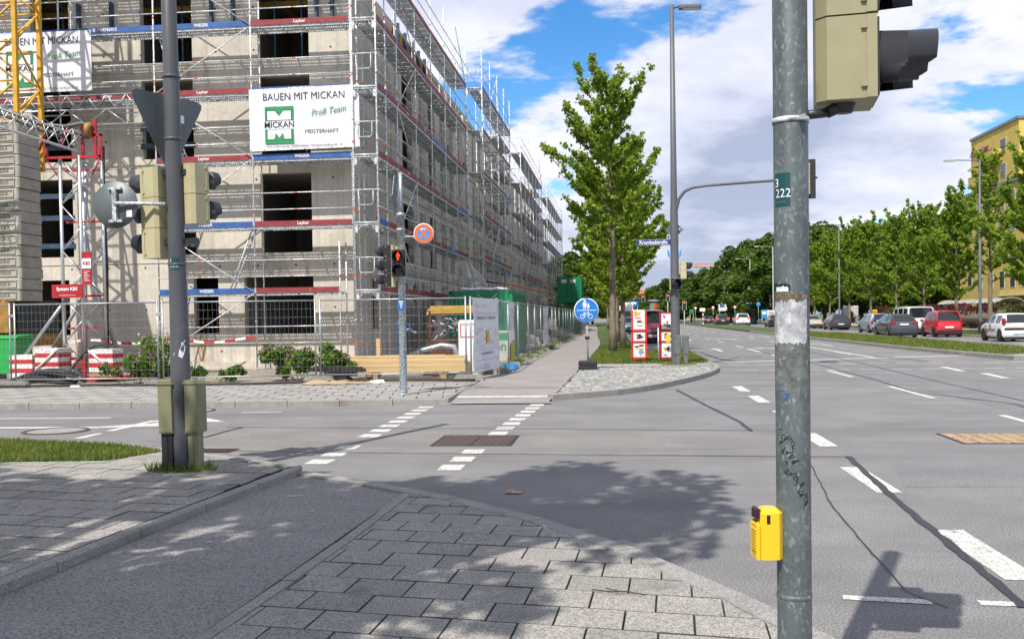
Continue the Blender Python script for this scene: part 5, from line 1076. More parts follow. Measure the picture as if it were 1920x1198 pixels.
for x,rz,lb in ((-.135,R(8),''),(.155,R(-6),'')):
    b=MB(); b.prism([(-.065,-.09),(.065,-.09),(.078,-.06),(.078,.09),(-.078,.09),(-.078,-.06)],.40,.88); b.ext([(-.086,.88),(.086,.88),(.06,.92),(-.06,.92)],'y',-.1,.1); b.box(-.074,-.085,.385,.074,.085,.398); cb_=b.obj('cabinet',OLV,lm,(x,-.03,0),rz)
    b=MB(); b.box(-.055,-.06,-.08,.055,.05,.384); b.box(-.006,-.068,-.05,.006,-.061,.38); b.obj('cable_duct',OLV if x>0 else SBLK,cb_)
la=math.atan2(-LPY,-LPX); pole_patch('sticker',TEAL,lm,.0862,2.03,2.16,la-R(55),la+R(15)); pole_text('222',.06,WHT,lm,.0868,2.08,la-R(20)); pole_text('3',.05,WHT,lm,.0868,2.13,la-R(45))
b=MB(); q=[(-.06,.0),(.0,.03),(.02,.09),(-.03,.12),(.06,.12),(.035,.09),(.06,.05),(.04,-.02),(.02,-.06),(-.01,-.04),(-.07,-.03)]
vs=[(.0995*math.cos(la+x/.1),.0995*math.sin(la+x/.1),1.2+z) for x,z in q]; b.add(vs,[(0,1,7,8,9,10),(1,2,6,7),(2,3,4,5,6)]); b.obj('torn_sticker',WHT,lm)
# pedestrian signal mast across the street
MX,MY=-4.21,19.24; PGAL=M('pale_zinc',(.40,.46,.50),.45,.5,var=.1,scale=4,fine=30)
mm=thing('pedestrian_signal_mast','pale galvanised mast with a lit red pedestrian light and a no stopping sign','traffic light',(MX,MY,.12))
b=MB(); b.lathe([(.075,-.05),(.073,3.5),(.08,3.5),(.08,3.56),(.02,3.58)],(0,0,0),n=20); b.tube((.01,0,3.5),(.01,0,4.35),.033,10); b.lathe([(.085,-.001),(.12,.0),(.12,.02),(.085,.03)],(0,0,0),n=16); b.obj('pole',PGAL,mm)
signal_head(mm,(-.02,-.17,2.31),YAW+R(-4),2,.265,.26,.17,.12,0,True)
signal_head(mm,(-.33,-.02,2.12),R(-80),3,.275,.24,.20,.17,None,False,[LENSR,LENSA,LENSG],CREAM,.13)
for z in (2.3,2.86): b=MB(); b.box(-.3,-.03,z,.0,.02,z+.05); b.obj('bracket',CREAM,mm)
text('042',.07,WHT,mm,(-.46,-.135,2.26),rot=(R(90),0,0))
b=MB(); b.lathe([(0,0),(.2,0),(.2,.01),(0,.01)],(.46,-.03,3.15),'y',32); ns=b.obj('no_stopping_sign',WHT,mm); SRO=M('sign_orange_red',(.72,.13,.03),.4,var=.03); SBL=M('sign_blue',(.03,.28,.68),.4,var=.03)
b=MB(); b.lathe([(0,-.003),(.185,-.003)],(.46,-.03,3.15),'y',32); b.obj('rim',SRO,ns); b=MB(); b.lathe([(0,-.006),(.13,-.006)],(.46,-.03,3.15),'y',28); b.obj('field',SBL,ns)
b=MB()
for s in (-1,1): c,t=math.cos(R(45))*.14,math.sin(R(45))*.14*s; n_=(-t/.14*.02,c/.14*.02); b.add([(.46-c-n_[0],-.039,3.15-t-n_[1]),(.46+c-n_[0],-.039-.0005*s,3.15+t-n_[1]),(.46+c+n_[0],-.039-.0005*s,3.15+t+n_[1]),(.46-c+n_[0],-.039,3.15-t+n_[1])],[(0,1,2,3)])
b.obj('cross',SRO,ns); b=MB(); b.add([(.40,-.042,3.235),(.43,-.042,3.265),(.43,-.042,3.243),(.51,-.042,3.243),(.51,-.042,3.227),(.43,-.042,3.227),(.43,-.042,3.205)],[(0,6,5,2,1),(5,4,3,2)]); b.obj('arrow',WHT,ns); b=MB(); b.tube((.07,0,3.1),(.4,-.015,3.1),.014,6); b.obj('arm',GALV,ns)
b=MB(); b.ext([(-.2,3.0+.9),(.0,4.3),(.2,3.9),(0,3.5)],'x',-.12,-.11); b.obj('sign_plate_edge',SBK,mm)
b=MB(); b.box(-.075,-.081,1.66,.065,-.079,1.86); st=b.obj('sticker',M('blue_sticker',(.02,.13,.42),.5),mm)
for k in range(4): b=MB(); b.box(-.05+.012*k,-.084,1.82-.04*k,.04-.01*k,-.082,1.84-.04*k); b.obj('print',WHT,st)
b=MB(); b.lathe([(.074,3.22),(.082,3.22),(.082,3.26),(.074,3.26)],(0,0,0),n=20); b.obj('band_clamp',GALVD,mm)
# lamp mast on the island
LX,LY=1.71,30.17; LMG=M('lamp_mast_grey',(.11,.115,.128),.45,var=.1,scale=2)
lp=thing('lamp_mast','tall grey lamp mast with a signal arm and blue street name plate','street lamp',(LX,LY,.12))
b=MB(); b.lathe([(.135,-.1),(.13,2.0),(.115,4.5),(.095,5.2),(.062,10.7),(0,10.72)],(0,0,0),n=20); b.obj('pole',LMG,lp)
b=MB(); b.tube((0,0,10.6),(.28,-.0,10.66),.035,8); b.cbox(.2,-.12,10.56,.86,.12,10.66,.03); b.obj('lamp_head',LMG,lp); b=MB(); b.box(.32,-.09,10.53,.82,.09,10.559); b.obj('lamp_glass',M('lamp_glass',(.6,.6,.55),.2),lp)
zz=lambda y:EYE-.12+(591.5-y)/FPX*30.4
b=MB(); b.path([(.0,0,zz(420)),(.06,-.02,zz(400)),(.14,-.05,zz(380)),(.3,-.08,zz(366)),(.55,-.1,zz(359)),(.95,-.15,zz(356.5)),(4.1,-.4,zz(350))],[.05,.05,.05,.05,.048,.045,.034],10); b.obj('signal_arm',LMG,lp)
ah=signal_head(lp,(3.74,-.42,zz(380)),R(165),3,.30,.30,.14,.14); b=MB(); b.cbox(-.02,-.30,-.12,.02,.30,1.02,.02); b.obj('contrast_board',SBLK,ah,(0,-.03,0),R(90))
b=MB(); ZS=zz(457); b.box(-1.12,-.03,ZS-.09,-.12,-.0,ZS+.09); sg=b.obj('street_name_plate',M('enamel_blue',(.012,.05,.22),.35,coat=.5),lp); text('Krumbadstraße',.155,WHT,sg,(-.62,-.035,ZS),bold=.003,sx=.86)
b=MB()
for q in ((-1.1,ZS+.075,-.14,ZS+.08),(-1.1,ZS-.08,-.14,ZS-.075)): b.box(q[0],-.034,q[1],q[2],-.031,q[3])
b.obj('white_rule',WHT,sg)
b=MB(); Z=zz(434); b.ext([(-.28,Z),(0,Z-.26),(.28,Z),(0,Z+.26)],'y',.10,.112); ds=b.obj('diamond_sign',SBK,lp,(0,.02,0)); b=MB(); b.box(.1,.09,Z-.02,.18,.098,Z+.06); b.obj('inspection_label',WHT,ds)
for s in (-1,1): b=MB(); b.ext([(s*.13,zz(487)),(s*.2,zz(482)),(s*.21,zz(470)),(s*.15,zz(474))],'y',-.02,.02); b.obj('small_blue_sign',SBL,lp)
signal_head(lp,(.34,.02,zz(525)),R(85),2,.255,.25,.17,.17); signal_head(lp,(.02,-.2,zz(545)),R(12),1,.36,.33,.16,.2,None,False,[LENSD])
for x in (-.03,.2): b=MB(); b.cbox(x-.0,-.2,zz(662),x+.18,.0,zz(628),.02); b.obj('cabinet',M('cabinet_grey',(.14,.155,.15),.5),lp); b=MB(); b.box(x+.03,-.18,-.02,x+.15,-.03,zz(662)-.002); b.obj('cable_duct',MATS['cabinet_grey'],lp)
b=MB(); b.cbox(-.28,-.12,zz(641),-.16,.02,zz(626),.02); b.obj('push_button_box',YB,lp)
# path sign on the island
BSX,BSY=G(1103,693,.12)[:2]
bs=thing('path_sign','round blue sign for pedestrians and bicycles on a white pole and black foot','road sign',(BSX,BSY,.12)); rs_=.345; ZC=1.66
b=MB(); b.tube((0,0,.1),(-.03,0,2.05),.026,10); b.obj('pole',M('white_pole',(.52,.56,.6),.4,.3),bs); b=MB(); b.box(-.08,-.05,.85,.05,.05,.93); b.box(-.09,-.05,2.0,.05,.05,2.05); b.box(-.09,-.05,1.27,.05,.05,1.31); b.obj('clamp',SBLK,bs)
b=MB(); b.lathe([(0,-.04),(rs_,-.04),(rs_,-.03),(0,-.03)],(-.03,0,ZC),'y',40); dc=b.obj('disc',WHT,bs); b=MB(); b.lathe([(0,-.044),(rs_*.93,-.044)],(-.03,0,ZC),'y',40); b.obj('blue_field',M('sign_blue_deep',(.01,.17,.55),.4,var=.03),dc)
b=MB(); y=-.048; X=-.03; b.box(X-.27,y,ZC-.008,X+.27,y+.002,ZC+.008)
for (x,s,dress) in ((-.045,1,True),(.055,.62,True)):
    z0=ZC+.03; b.lathe([(0,y),(.03*s,y)],(X+x,0,z0+.235*s),'y',12); b.add([(X+x-.03*s,y,z0+.2*s),(X+x+.03*s,y,z0+.2*s),(X+x+.055*s,y,z0+.08*s),(X+x-.055*s,y,z0+.08*s)],[(3,2,1,0)])
    for k in (-1,1): b.box(X+x+k*.022*s-.011*s,y,z0,X+x+k*.022*s+.011*s,y+.002,z0+.08*s)
    b.tube((X+x+.03*s,y,z0+.19*s),(X+x+.075*s,y,z0+.1*s),.008,4); b.tube((X+x-.03*s,y,z0+.19*s),(X+x-.07*s,y,z0+.1*s),.008,4)
for x in (-.11,.11): b.lathe([(.052,y),(.066,y)],(X+x,0,ZC-.17),'y',20)
for p,q in (((-.11,-.17),(-.05,-.085)),((-.05,-.085),(.07,-.085)),((.07,-.085),(.11,-.17)),((-.05,-.085),(-.0,-.17)),((-.0,-.17),(.07,-.085)),((-.11,-.17),(0,-.17)),((-.05,-.085),(-.06,-.06)),((.07,-.085),(.055,-.05)),((-.09,-.06),(-.035,-.06)),((.03,-.05),(.07,-.05))): b.tube((X+p[0],y,ZC+p[1]),(X+q[0],y,ZC+q[1]),.008,4)
b.obj('pictogram',WHT,dc)
for z in (0,.13): b=MB(); b.cbox(-.27,-.2,z,.25,.2,z+.125,.03); b.obj('rubber_foot',MATS['black_rubber'],bs)
# newspaper boxes
NRED=M('newspaper_red',(.72,.035,.018),.4,var=.1,scale=3,coat=.2); NRD2=M('newspaper_carmine',(.50,.02,.035),.4,var=.1,scale=3,coat=.2)
def newsbox(x0,x1,y,label,m,seed,z1=1.66):
    w_=x1-x0; root=thing('newspaper_box',label,'newspaper box',((x0+x1)/2,y,.12)); r=random.Random(seed)
    b=MB(); b.cbox(-w_/2,0,.1,w_/2,.4,z1,.015); b.obj('case',m,root); b=MB()
    for x in (-w_/2+.02,w_/2-.05): b.box(x,.0,0,x+.03,.05,.1); b.box(x,.3,0,x+.03,.35,.1)
    b.obj('feet',m,root)
    b=MB()
    for z in (.10,.62,.98): b.box(-w_/2-.01,-.03,z,w_/2+.01,.0,z+.04)
    for x in (-w_/2-.012,w_/2-.02): b.box(x,-.03,.1,x+.032,.0,z1)
    b.obj('frame',m,root)
    for z0_,z1_ in ((.16,.6),(.68,.95),(1.05,z1+(.02 if seed==1 else -.05))):
        b=MB(); b.box(-w_/2+.05,-.018,z0_,w_/2-.05,-.005,z1_); ps=b.obj('poster',BAN,root)
        for k in range(9):
            xx=r.uniform(-w_/2+.08,w_/2-.2); zz_=r.uniform(z0_+.04,z1_-.08); b=MB(); b.box(xx,-.022,zz_,xx+r.uniform(.06,.2),-.0195,zz_+r.uniform(.015,.07)); b.obj('print',[PRC[0],SRD,M('pink_print',(.75,.25,.35),.7),M('olive_print',(.3,.33,.15),.7),PRC[3],PRC[4]][r.randrange(6)],ps)
newsbox(.44,.91,32.2,'orange red newspaper box with white posters standing at the verge edge',NRED,1); newsbox(1.33,1.78,32.0,'carmine newspaper box half hidden behind the lamp mast',NRD2,2,1.58)
bp=thing('marker_post','thin grey metal post between the two newspaper boxes','post',(1.27,31.9,.12)); b=MB(); b.tube((0,0,-.05),(0,0,1.1),.02,8); b.obj('tube',GALV,bp)
# signal at the right picture edge
RSX,RSY=G(1916,700,.0)[:2]
rm=thing('signal_mast','dark signal head on a slim mast beside the median nose','traffic light',(14.2,35.2,.13)); b=MB(); b.lathe([(.07,-.1),(.07,3.6),(0,3.62)],(0,0,0),n=16); b.obj('pole',GALVD,rm); signal_head(rm,(-.2,-.02,1.75),R(-80),3,.39,.30,.2,.25)
# ---------------------------------------------------------------- vegetation
GINK=leafmat('ginkgo_leaves',(.125,.235,.016),(.33,.43,.042),.5,.8); DECI=leafmat('tree_leaves',(.035,.085,.010),(.10,.165,.018),.35,.3); DECL=leafmat('tree_leaves_light',(.05,.11,.012),(.13,.19,.022),.38,.3); BARK=M('bark',(.30,.24,.17),.95,c2=(.09,.07,.05),scale=2.2,stretch=(9,9,1.1),bump=1,bscale=22)
def leaf(b,p,s,r,up=.4):
    n=Vector((r.gauss(0,1),r.gauss(0,1),r.gauss(0,1)+up)).normalized(); a=n.orthogonal().normalized(); a=(Matrix.Rotation(r.random()*6.28,3,n)@a); c=n.cross(a); a=a*s; c=c*s*.75
    b.v+=[tuple(p-a),tuple(p+c*.9+n*s*.15),tuple(p+a),tuple(p-c*.9+n*s*.15)]; k=len(b.v)-4; b.f.append((k,k+1,k+2,k+3)); b.m.append(0); b.sm.append(False)
def ginkgo(seed,h,w,base,nbr,nleaf,ls):
    """straight stem, steep branches of uneven length, leaves packed on short twigs so the outline stays spiky and open"""
    r=random.Random(seed); tb=MB(); lb=MB(); n=12; tr=h*.0125
    tb.path([Vector((.05*math.sin(i*.7+seed)*i/n,.05*math.cos(i*.9+seed)*i/n,h*.985*i/n-.05)) for i in range(n+1)],[tr*(1.3 if i==0 else 1)*(1-i/n)**.8+.012 for i in range(n+1)],9)
    cl=[]
    for k in range(nbr):
        t=((k+.5)/nbr)**.85; z=base+(h*.96-base)*t; a=k*2.399+r.uniform(-.5,.5)
        prof=(w*(1-t)**.55*(.55+.45*min(1,t*5))*r.choice((.45,.62,.8,.95,1.15))+.22)*(.9+.1*math.sin(t*20+seed))
        el=R(r.uniform(8,34))+t*.55; L_=prof/max(.55,math.cos(el)); hd=Vector((math.cos(a),math.sin(a),0)); d=hd*math.cos(el)+Vector((0,0,math.sin(el)))
        P=[Vector((0,0,z))+d*L_*u+Vector((0,0,.22*L_*u*u)) for u in (0,.35,.7,1)]; tb.path(P,[.02+.009*L_,.014+.005*L_,.010,.005],5)
        at=lambda u:P[0].lerp(P[1],u/.35) if u<.35 else P[1].lerp(P[2],(u-.35)/.35) if u<.7 else P[2].lerp(P[3],(u-.7)/.3)
        for i in range(int(4+L_*7)): cl.append((at(r.uniform(.15,1.0)),.075))
        for j in range(int(2+L_*3.2)):
            u=r.uniform(.15,.95); p=at(u); s=r.choice((-1,1)); e=r.uniform(.5,1.2); td=(Matrix.Rotation(s*e,3,'Z')@d+Vector((0,0,r.uniform(-.15,.5)))).normalized(); tl=(.22+.26*L_*(1-u*.75))*r.uniform(.6,1.2)
            tb.tube(p,p+td*tl,.007,4)
            for q in range(int(2+tl*6)): cl.append((p+td*tl*r.uniform(.2,1.05),.07))
    for i in range(int(nbr*.8)): t=r.random(); cl.append((Vector((r.gauss(0,.12),r.gauss(0,.12),base+(h-base)*t)),.1))
    for i in range(nleaf):
        q,sg=cl[r.randrange(len(cl))]; leaf(lb,q+Vector((r.gauss(0,sg),r.gauss(0,sg),r.gauss(0,sg*.8))),ls*r.uniform(.55,1.25),r)
    return tb.mesh('trunk',BARK),lb.mesh('crown',GINK)
def broad(seed,h,w,base,nleaf,ls,mat):
    r=random.Random(seed); tb=MB(); lb=MB(); tb.path([(0,0,-.1),(.1,0,h*.2),(0,.1,h*.45),(0,0,h*.8)],[h*.022,h*.018,h*.012,.03],8); cl=[]
    for k in range(46):
        t=r.random(); z=base+(h-base)*t; rr=w*math.sqrt(max(.05,1-(2*t-.85)**2/1.4)); a=r.random()*6.28; q=r.uniform(.35,1)**.6; c=Vector((rr*q*math.cos(a),rr*q*math.sin(a),z)); cl.append((c,w*r.uniform(.16,.34)))
        if k%3==0: tb.path([(0,0,z*.55),c*.6+Vector((0,0,z*.25)),c],[.12,.07,.02],5)
    W=[c[1]**2 for c in cl]
    for c,rad in cl:
        for i in range(int(nleaf*rad*rad/sum(W))):
            d=Vector((r.gauss(0,1),r.gauss(0,1),r.gauss(0,1)+.15)).normalized(); leaf(lb,c+d*rad*r.uniform(.55,1.08),ls*r.uniform(.6,1.3),r,.8)
    return tb.mesh('trunk',BARK),lb.mesh('crown',mat)
def plant(name,label,cat,meshes,loc,sc=1,rz=0,group=None):
    t=thing(name,label,cat,loc,rz,group); t.scale=(sc[0],sc[1],sc[2]) if isinstance(sc,tuple) else (sc,)*3; link('trunk',meshes[0],t); link('crown',meshes[1],t); return t
HERO=ginkgo(11,11.4,3.3,3.6,48,19000,.085)
GA=ginkgo(23,11.2,3.5,2.3,52,14500,.115); GB=ginkgo(31,9.7,3.5,2.1,50,15000,.115); GC=ginkgo(47,9.0,3.2,2.1,46,14000,.115); GD=ginkgo(61,11.6,3.3,3.2,40,6500,.11)
plant('ginkgo_tree','tall slender ginkgo tree on the verge behind the blue path sign','tree',HERO,(-.2,41.5,.12),1,R(40))
row=[(.25,50.2,GB,1.0),(-.05,58,GC,1.0),(.0,66,GB,.95),(-.1,75,GC,1.05),(-.3,85,GB,1.0),(-.5,96,GC,1.05),(-.8,108,GB,1),(-1.2,122,GC,1.1)]
for i,(x,y,m,s) in enumerate(row): plant('ginkgo_tree','second ginkgo on the verge, its trunk beside the tallest ginkgo' if i==0 else 'ginkgo tree in the row along the verge by the path','tree',m,(x,y,.12),s,R(57*i),'ginkgos along the verge')
RT=[(1857,GD,1.0,'tall open ginkgo in front of the yellow building'),(1793,GB,.98,'ginkgo on the right verge above the small red car'),(1733,GA,.88,'ginkgo on the right verge behind the white van'),(1681,GB,.96,'ginkgo on the right verge behind the grey estate car'),(1633,GA,.92,'ginkgo on the right verge beside the yellow postbox'),(1593,GC,1.12,'ginkgo on the right verge behind the grey hatchback'),(1556,GB,1.0,'ginkgo on the right verge behind the cream old car'),(1528,GA,.9,'ginkgo on the right verge behind the cream taxi'),(1950,GC,1.15,'ginkgo at the right verge beside the white lettered car')]
for i,(x,m,s,lb) in enumerate(RT):
    Y=PX(x,590,24.2).y; plant('ginkgo_tree',lb,'tree',m,(24.2,Y,.12),s,R(71*i),'ginkgos on the right verge')
D1=broad(5,16,6.2,3.5,7500,.42,DECI); D2=broad(6,14,5.6,3,7000,.42,DECL); D3=broad(8,18,6.5,4,8000,.42,DECI)
far=[(1235,540,330,1),(1265,522,300,0),(1300,520,270,1),(1330,512,250,0),(1352,515,235,1),(1378,482,235,2),(1405,462,225,0),(1432,455,215,1),(1462,462,205,0),(1492,440,195,2),(1520,430,185,1),(1185,565,360,1),(1210,556,350,0),(1545,440,175,0),(1580,445,165,1),(1615,440,158,0),(1655,430,152,2),(1700,425,150,1),(1745,425,146,0),(1790,400,150,2),(1812,405,142,0),(1150,560,330,2),(1415,520,170,1),(1370,528,190,1),(1330,548,200,0),(1295,552,215,1),(1445,500,160,0)]
for i,(x,yt,Y,k) in enumerate(far):
    p=PY(x,yt,Y); m=(D1,D2,D3)[k]; h=(16,14,18)[k]; s=(p.z)/h
    plant('broadleaf_tree',['dense dark green broadleaf tree in the park beyond the street','lighter green broadleaf tree in the park beyond the street','tall dark broadleaf tree rising above the park edge'][k],'tree',m,(p.x,Y,.0),(min(1.5,max(s,.95)),)*2+(s,),R(83*i),'park trees beyond the street')
for i,(x,yt,Y,k) in enumerate([(1060,487,150,0),(1088,492,165,1),(1045,500,180,2),(1110,520,190,0)]):
    p=PY(x,yt,Y); m=(D1,D2,D3)[k]; h=(16,14,18)[k]; s=p.z/h; plant('broadleaf_tree','leafy broadleaf tree beyond the far end of the building site','tree',m,(p.x,Y,.1),(max(s,.8),)*2+(s,),R(50*i),'trees beyond the site')
# street trees behind the viewer that shade the near pavement
SH=broad(15,10.5,2.9,4.6,4000,.19,GINK)
for i,(x,y,s) in enumerate(((-5.2,.75,1.0),(-9.9,.2,1.05),(-2.75,2.5,(.5,.5,1.0)))): plant('street_tree','leafy street tree on the pavement behind the viewer','tree',SH,(x,y,.1),s,R(90*i),'street trees behind the viewer')
# shrubs, flowers, hedge
SHL=leafmat('shrub_leaves',(.06,.15,.012),(.17,.27,.03),.35,2); PNK=M('pink_flower',(.55,.10,.30),.7,var=.2,scale=9); WFL=M('cream_flower',(.75,.6,.5),.7)
def shrub(name,label,loc,sx,sy,h,n,seed,flowers=60,ls=.055,rz=0):
    r=random.Random(seed); root=thing(name,label,'shrub',loc,rz); b=MB(); st=MB()
    cl=[(Vector((r.uniform(-.8,.8)*sx,r.uniform(-.7,.7)*sy,h*r.uniform(.25,.8))),r.uniform(.15,.3)*h) for _ in range(18)]
    for c,rad in cl:
        st.tube((c.x*.5,c.y*.5,-.02),c,.008,4)
        for i in range(n//18): d=Vector((r.gauss(0,1),r.gauss(0,1),r.gauss(0,1))).normalized(); p=c+d*rad*r.uniform(.4,1.1); p.z=max(.03,p.z); leaf(b,p,ls*r.uniform(.6,1.3),r)
    b.obj('foliage',SHL,root); st.obj('stems',BARK,root); f=MB()
    for i in range(flowers):
        c,rad=cl[r.randrange(18)]; d=Vector((r.gauss(0,1),r.gauss(0,1)-.5,abs(r.gauss(0,1))+.3)).normalized(); p=c+d*rad*1.1; k=r.random()<.8
        for _ in range(4): leaf(f,p+Vector((r.gauss(0,.015),r.gauss(0,.015),r.gauss(0,.015))),.03,r); f.m[-1]=0 if k else 1
    if flowers: f.obj('blossom',[PNK,WFL],root)
shrub('flowering_shrub','big green shrub with pink flowers behind the fence joint',(-7.7,24.1,.11),1.3,.5,.95,5200,1,70); shrub('flowering_shrub','low pink flowering plants beside the striped ballast boxes',(-11.9,23.6,.11),.9,.45,.75,2600,2,90); shrub('flowering_shrub','tall pink flower stems above the striped ballast boxes',(-12.4,25.6,.11),.4,.3,1.25,900,3,40); shrub('weed_clump','low green weeds at the foot of the concrete wall',(-10.3,23.9,.11),1.3,.5,.42,2400,4,12); shrub('weed_clump','small green weeds behind the timber beams',(-4.2,27.3,.11),1.0,.5,.35,1500,5,0)
b=MB(); r_=random.Random(3)
for (nm,lb,x,y,rad,z) in (('weed_tuft','tuft of grass and weeds round the foot of the grey signal mast',LPX,LPY-.05,.26,.1),('weed_tuft','tuft of weeds round the foot of the lamp mast',LX+.05,LY-.2,.42,.12)):
    t=thing(nm,lb,'weeds',(x,y,z)); b=MB()
    for i in range(420 if rad>.2 else 90):
        a=r_.random()*6.28; q=rad*math.sqrt(r_.random()); px,py=q*math.cos(a)*1.4,q*math.sin(a)*.7; hh=r_.uniform(.03,.13)*(1 if rad>.2 else .5); e=r_.random()*6.28; b.add([(px-.006,py,0),(px+.006,py,0),(px+math.cos(e)*hh*.6,py+math.sin(e)*hh*.6,hh)],[(0,1,2)])
    b.obj('blades',GRASSB,t); 
PB=MB(); r_=random.Random(9)
pw=thing('weed_strip','ragged strip of green weeds along the foot of the path fence','weeds',(-3.28,30,.12))
for i in range(5200): y=r_.uniform(-2,55); 
b=MB()
for i in range(5200):
    y=r_.uniform(-3,58); x=r_.gauss(.0,.09); hh=r_.uniform(.05,.28)*(.4+.6*abs(math.sin(y*.9))); e=r_.random()*6.28; b.add([(x-.012,y,0),(x+.012,y,0),(x+math.cos(e)*hh*.5,y+math.sin(e)*hh*.5,hh)],[(0,1,2)])
tag(b.obj('blades',GRASSB,pw),kind='stuff')
HDK=leafmat('hedge_purple',(.035,.016,.018),(.16,.035,.04),.3,.35); HGR=leafmat('hedge_green',(.035,.06,.012),(.12,.17,.02),.3,.5)
def hedge(label,x0,y0,x1,y1,h,n,mats,seed):
    r=random.Random(seed); root=thing('hedge',label,'hedge',(x0,y0,.12)); dx,dy=x1-x0,y1-y0; bs=[MB() for _ in mats]; core=MB(); nn=Vector((-dy,dx,0)).normalized()*.6
    for i in range(n):
        t=r.random(); s=r.uniform(-1,1); z=h*r.random()**.6*(1+.1*math.sin(t*40)); w_=math.sin(t*23+seed)+math.sin(t*9.1); k=0 if (w_+r.gauss(0,.7)<.9) else len(mats)-1; leaf(bs[k],Vector((dx*t,dy*t,z))+nn*s,.13*r.uniform(.6,1.3),r)
    for b,m in zip(bs,mats): 
        if b.v: tag(b.obj('foliage',m,root),kind='stuff')
    core.tube((0,0,h*.45),(dx,dy,h*.45),h*.38,6); core.obj('branches',BARK,root)
hedge('long dark purple hedge beyond the right pavement',30.6,66,29.8,118,1.95,15000,[HDK,HGR],1); hedge('green hedge at the right end of the purple hedge',31.2,52,30.7,66,2.0,4500,[HGR,HDK],2)
# ---------------------------------------------------------------- vehicles
GLS=M('car_glass',(.018,.022,.026),.06,var=.1,spec=.8); TYR=M('tyre',(.018,.018,.019),.8); RIM=M('rim',(.32,.33,.34),.35,.7); CBL=M('car_black_trim',(.02,.021,.023),.55); TLR=M('tail_lamp',(.40,.008,.012),.2,coat=.6); TLL=M('tail_lamp_lit',(1,.03,.02),.3,emit=2.2,var=.02); HLM=M('head_lamp',(.75,.77,.8),.12,coat=.6); PLT=M('number_plate',(.72,.72,.72),.5,var=.04); EUB=M('plate_blue',(.02,.06,.35),.5)
def paint(n,c,metal=.0): return M('paint_'+n,c,.32,metal,var=.03,scale=2,coat=.8)
def car(label,loc,rz,pm,L,W,H,spec,lights='tail',cat='car',group=None,plate='',lit=False,vplate=.62,bump=True,name='car'):
    """rear of the car at local y=0 facing -y. spec: belt, rear glass foot/head y, roof front y, windscreen foot y, pillars, bonnet heights, top half-width factor"""
    root=thing(name,label,cat,loc,rz,group); w=W/2; bz=spec['belt']; y0,y1=spec['rg']; y2,y3=spec['ws']; wt=w*spec.get('top',.74); bh=spec['bonnet']; fl=.22
    st=[(0,.88*w,.34,bz*.72,.85*w),(.05,.95*w,.24,bz*.9,.9*w),(max(.08,y0*.7),.985*w,fl,bz*.985,.93*w),(y0,.99*w,fl,bz,.90*w)]
    tg=[0,0,0]; sg=[0,0,0]
    st.append((y1,w,fl,H-.05,wt)); tg.append(1); sg.append(spec.get('qr',0))
    ys=[y1+.1]; 
    for p in spec['pillars']: ys+=[p-.04,p+.04]
    ys.append(y2)
    pl=[0]
    for a in range(len(ys)-1): pl.append(1 if a%2==0 else 0)
    for a,yy in enumerate(ys):
        t=(yy-y1)/(y2-y1); st.append((yy,w,fl,H-.045*(2*t-.9)**2,wt)); tg.append(0); sg.append(pl[a])
    st.append((y3,.99*w,fl,bz+.02,.86*w)); tg.append(1); sg.append(spec.get('qf',1))
    if bh: 
        st.append((y3+(L-y3)*.6,.97*w,fl,bh[0],.82*w)); tg.append(0); sg.append(0)
        st.append((L-.1,.93*w,.25,bh[1],.78*w)); tg.append(0); sg.append(0)
    st.append((L,.85*w,.32,(bh[1]-.14) if bh else bz*.8,.72*w)); tg.append(0); sg.append(0)
    def ring(s):
        y,ww,zf,zt,tw=s; be=min(bz,zt); e=min(.07,(zt-be)*.3+.015)
        return [(0,y,zf),(ww*.86,y,zf),(ww*.97,y,zf+.1),(ww,y,(zf+be)*.52+.05),(ww*.965,y,be-.03 if zt<=bz+.001 else be),(tw+.0 if zt>bz+.05 else ww*.9,y,zt-e),(tw*.86 if zt>bz+.05 else ww*.72,y,zt),(0,y,zt+.018)]
    body,glT,glS=MB(),[],MB(); rings=[ring(s) for s in st]; vs=[]; n=8
    for r_ in rings: vs+=r_+[(-p[0],p[1],p[2]) for p in r_]
    body.v=vs; gs=[MB() for _ in range(3)]
    for i in range(len(st)-1):
        for k in range(7):
            for side in (0,1):
                a,b_,c,d=i*16+k+8*side,i*16+k+1+8*side,(i+1)*16+k+1+8*side,(i+1)*16+k+8*side
                f=(a,b_,c,d) if side==0 else (d,c,b_,a)
                g=None
                if k>=5 and tg[i]: g=0 if i<len(st)/2 else 1
                elif k==4 and sg[i]: g=2
                body.f.append(f); body.m.append(0); body.sm.append(True)
                if g is not None:
                    P=[Vector(vs[q]) for q in f]; c_=sum(P,Vector())/4; nrm=(P[1]-P[0]).cross(P[2]-P[0]); 
                    if nrm.length<1e-7: nrm=(P[2]-P[0]).cross(P[3]-P[0])
                    nrm.normalize()
                    if nrm.dot(c_-Vector((0,L/2,H*.4)))<0: nrm=-nrm
                    if g==2: Q=[c_+(p-c_)*.86+nrm*.008 for p in P]
                    else:
                        Q=[]
                        for p in P: 
                            q=p+nrm*.008; q.x*=.93; q=q+(Vector((q.x,(rings[i][7][1]+rings[i+1][7][1])/2,(rings[i][7][2]+rings[i+1][7][2])/2))-q)*.12; Q.append(q)
                    gs[g].add(Q,[(0,1,2,3)])
    for e,rv_ in ((0,True),((len(st)-1)*16,False)):
        f=[e+k for k in range(8)]+[e+8+k for k in range(7,-1,-1)]; f=[x for x in f if x not in (e+8,e+15)]
        body.f.append(tuple(f if not rv_ else f[::-1])); body.m.append(0); body.sm.append(False)
    bo=body.obj('body',pm,root); bo.data.set_sharp_from_angle(angle=R(34))
    for g,nm_ in zip(gs,('rear_window','windscreen','side_windows')):
        if g.v: g.obj(nm_,GLS,root)
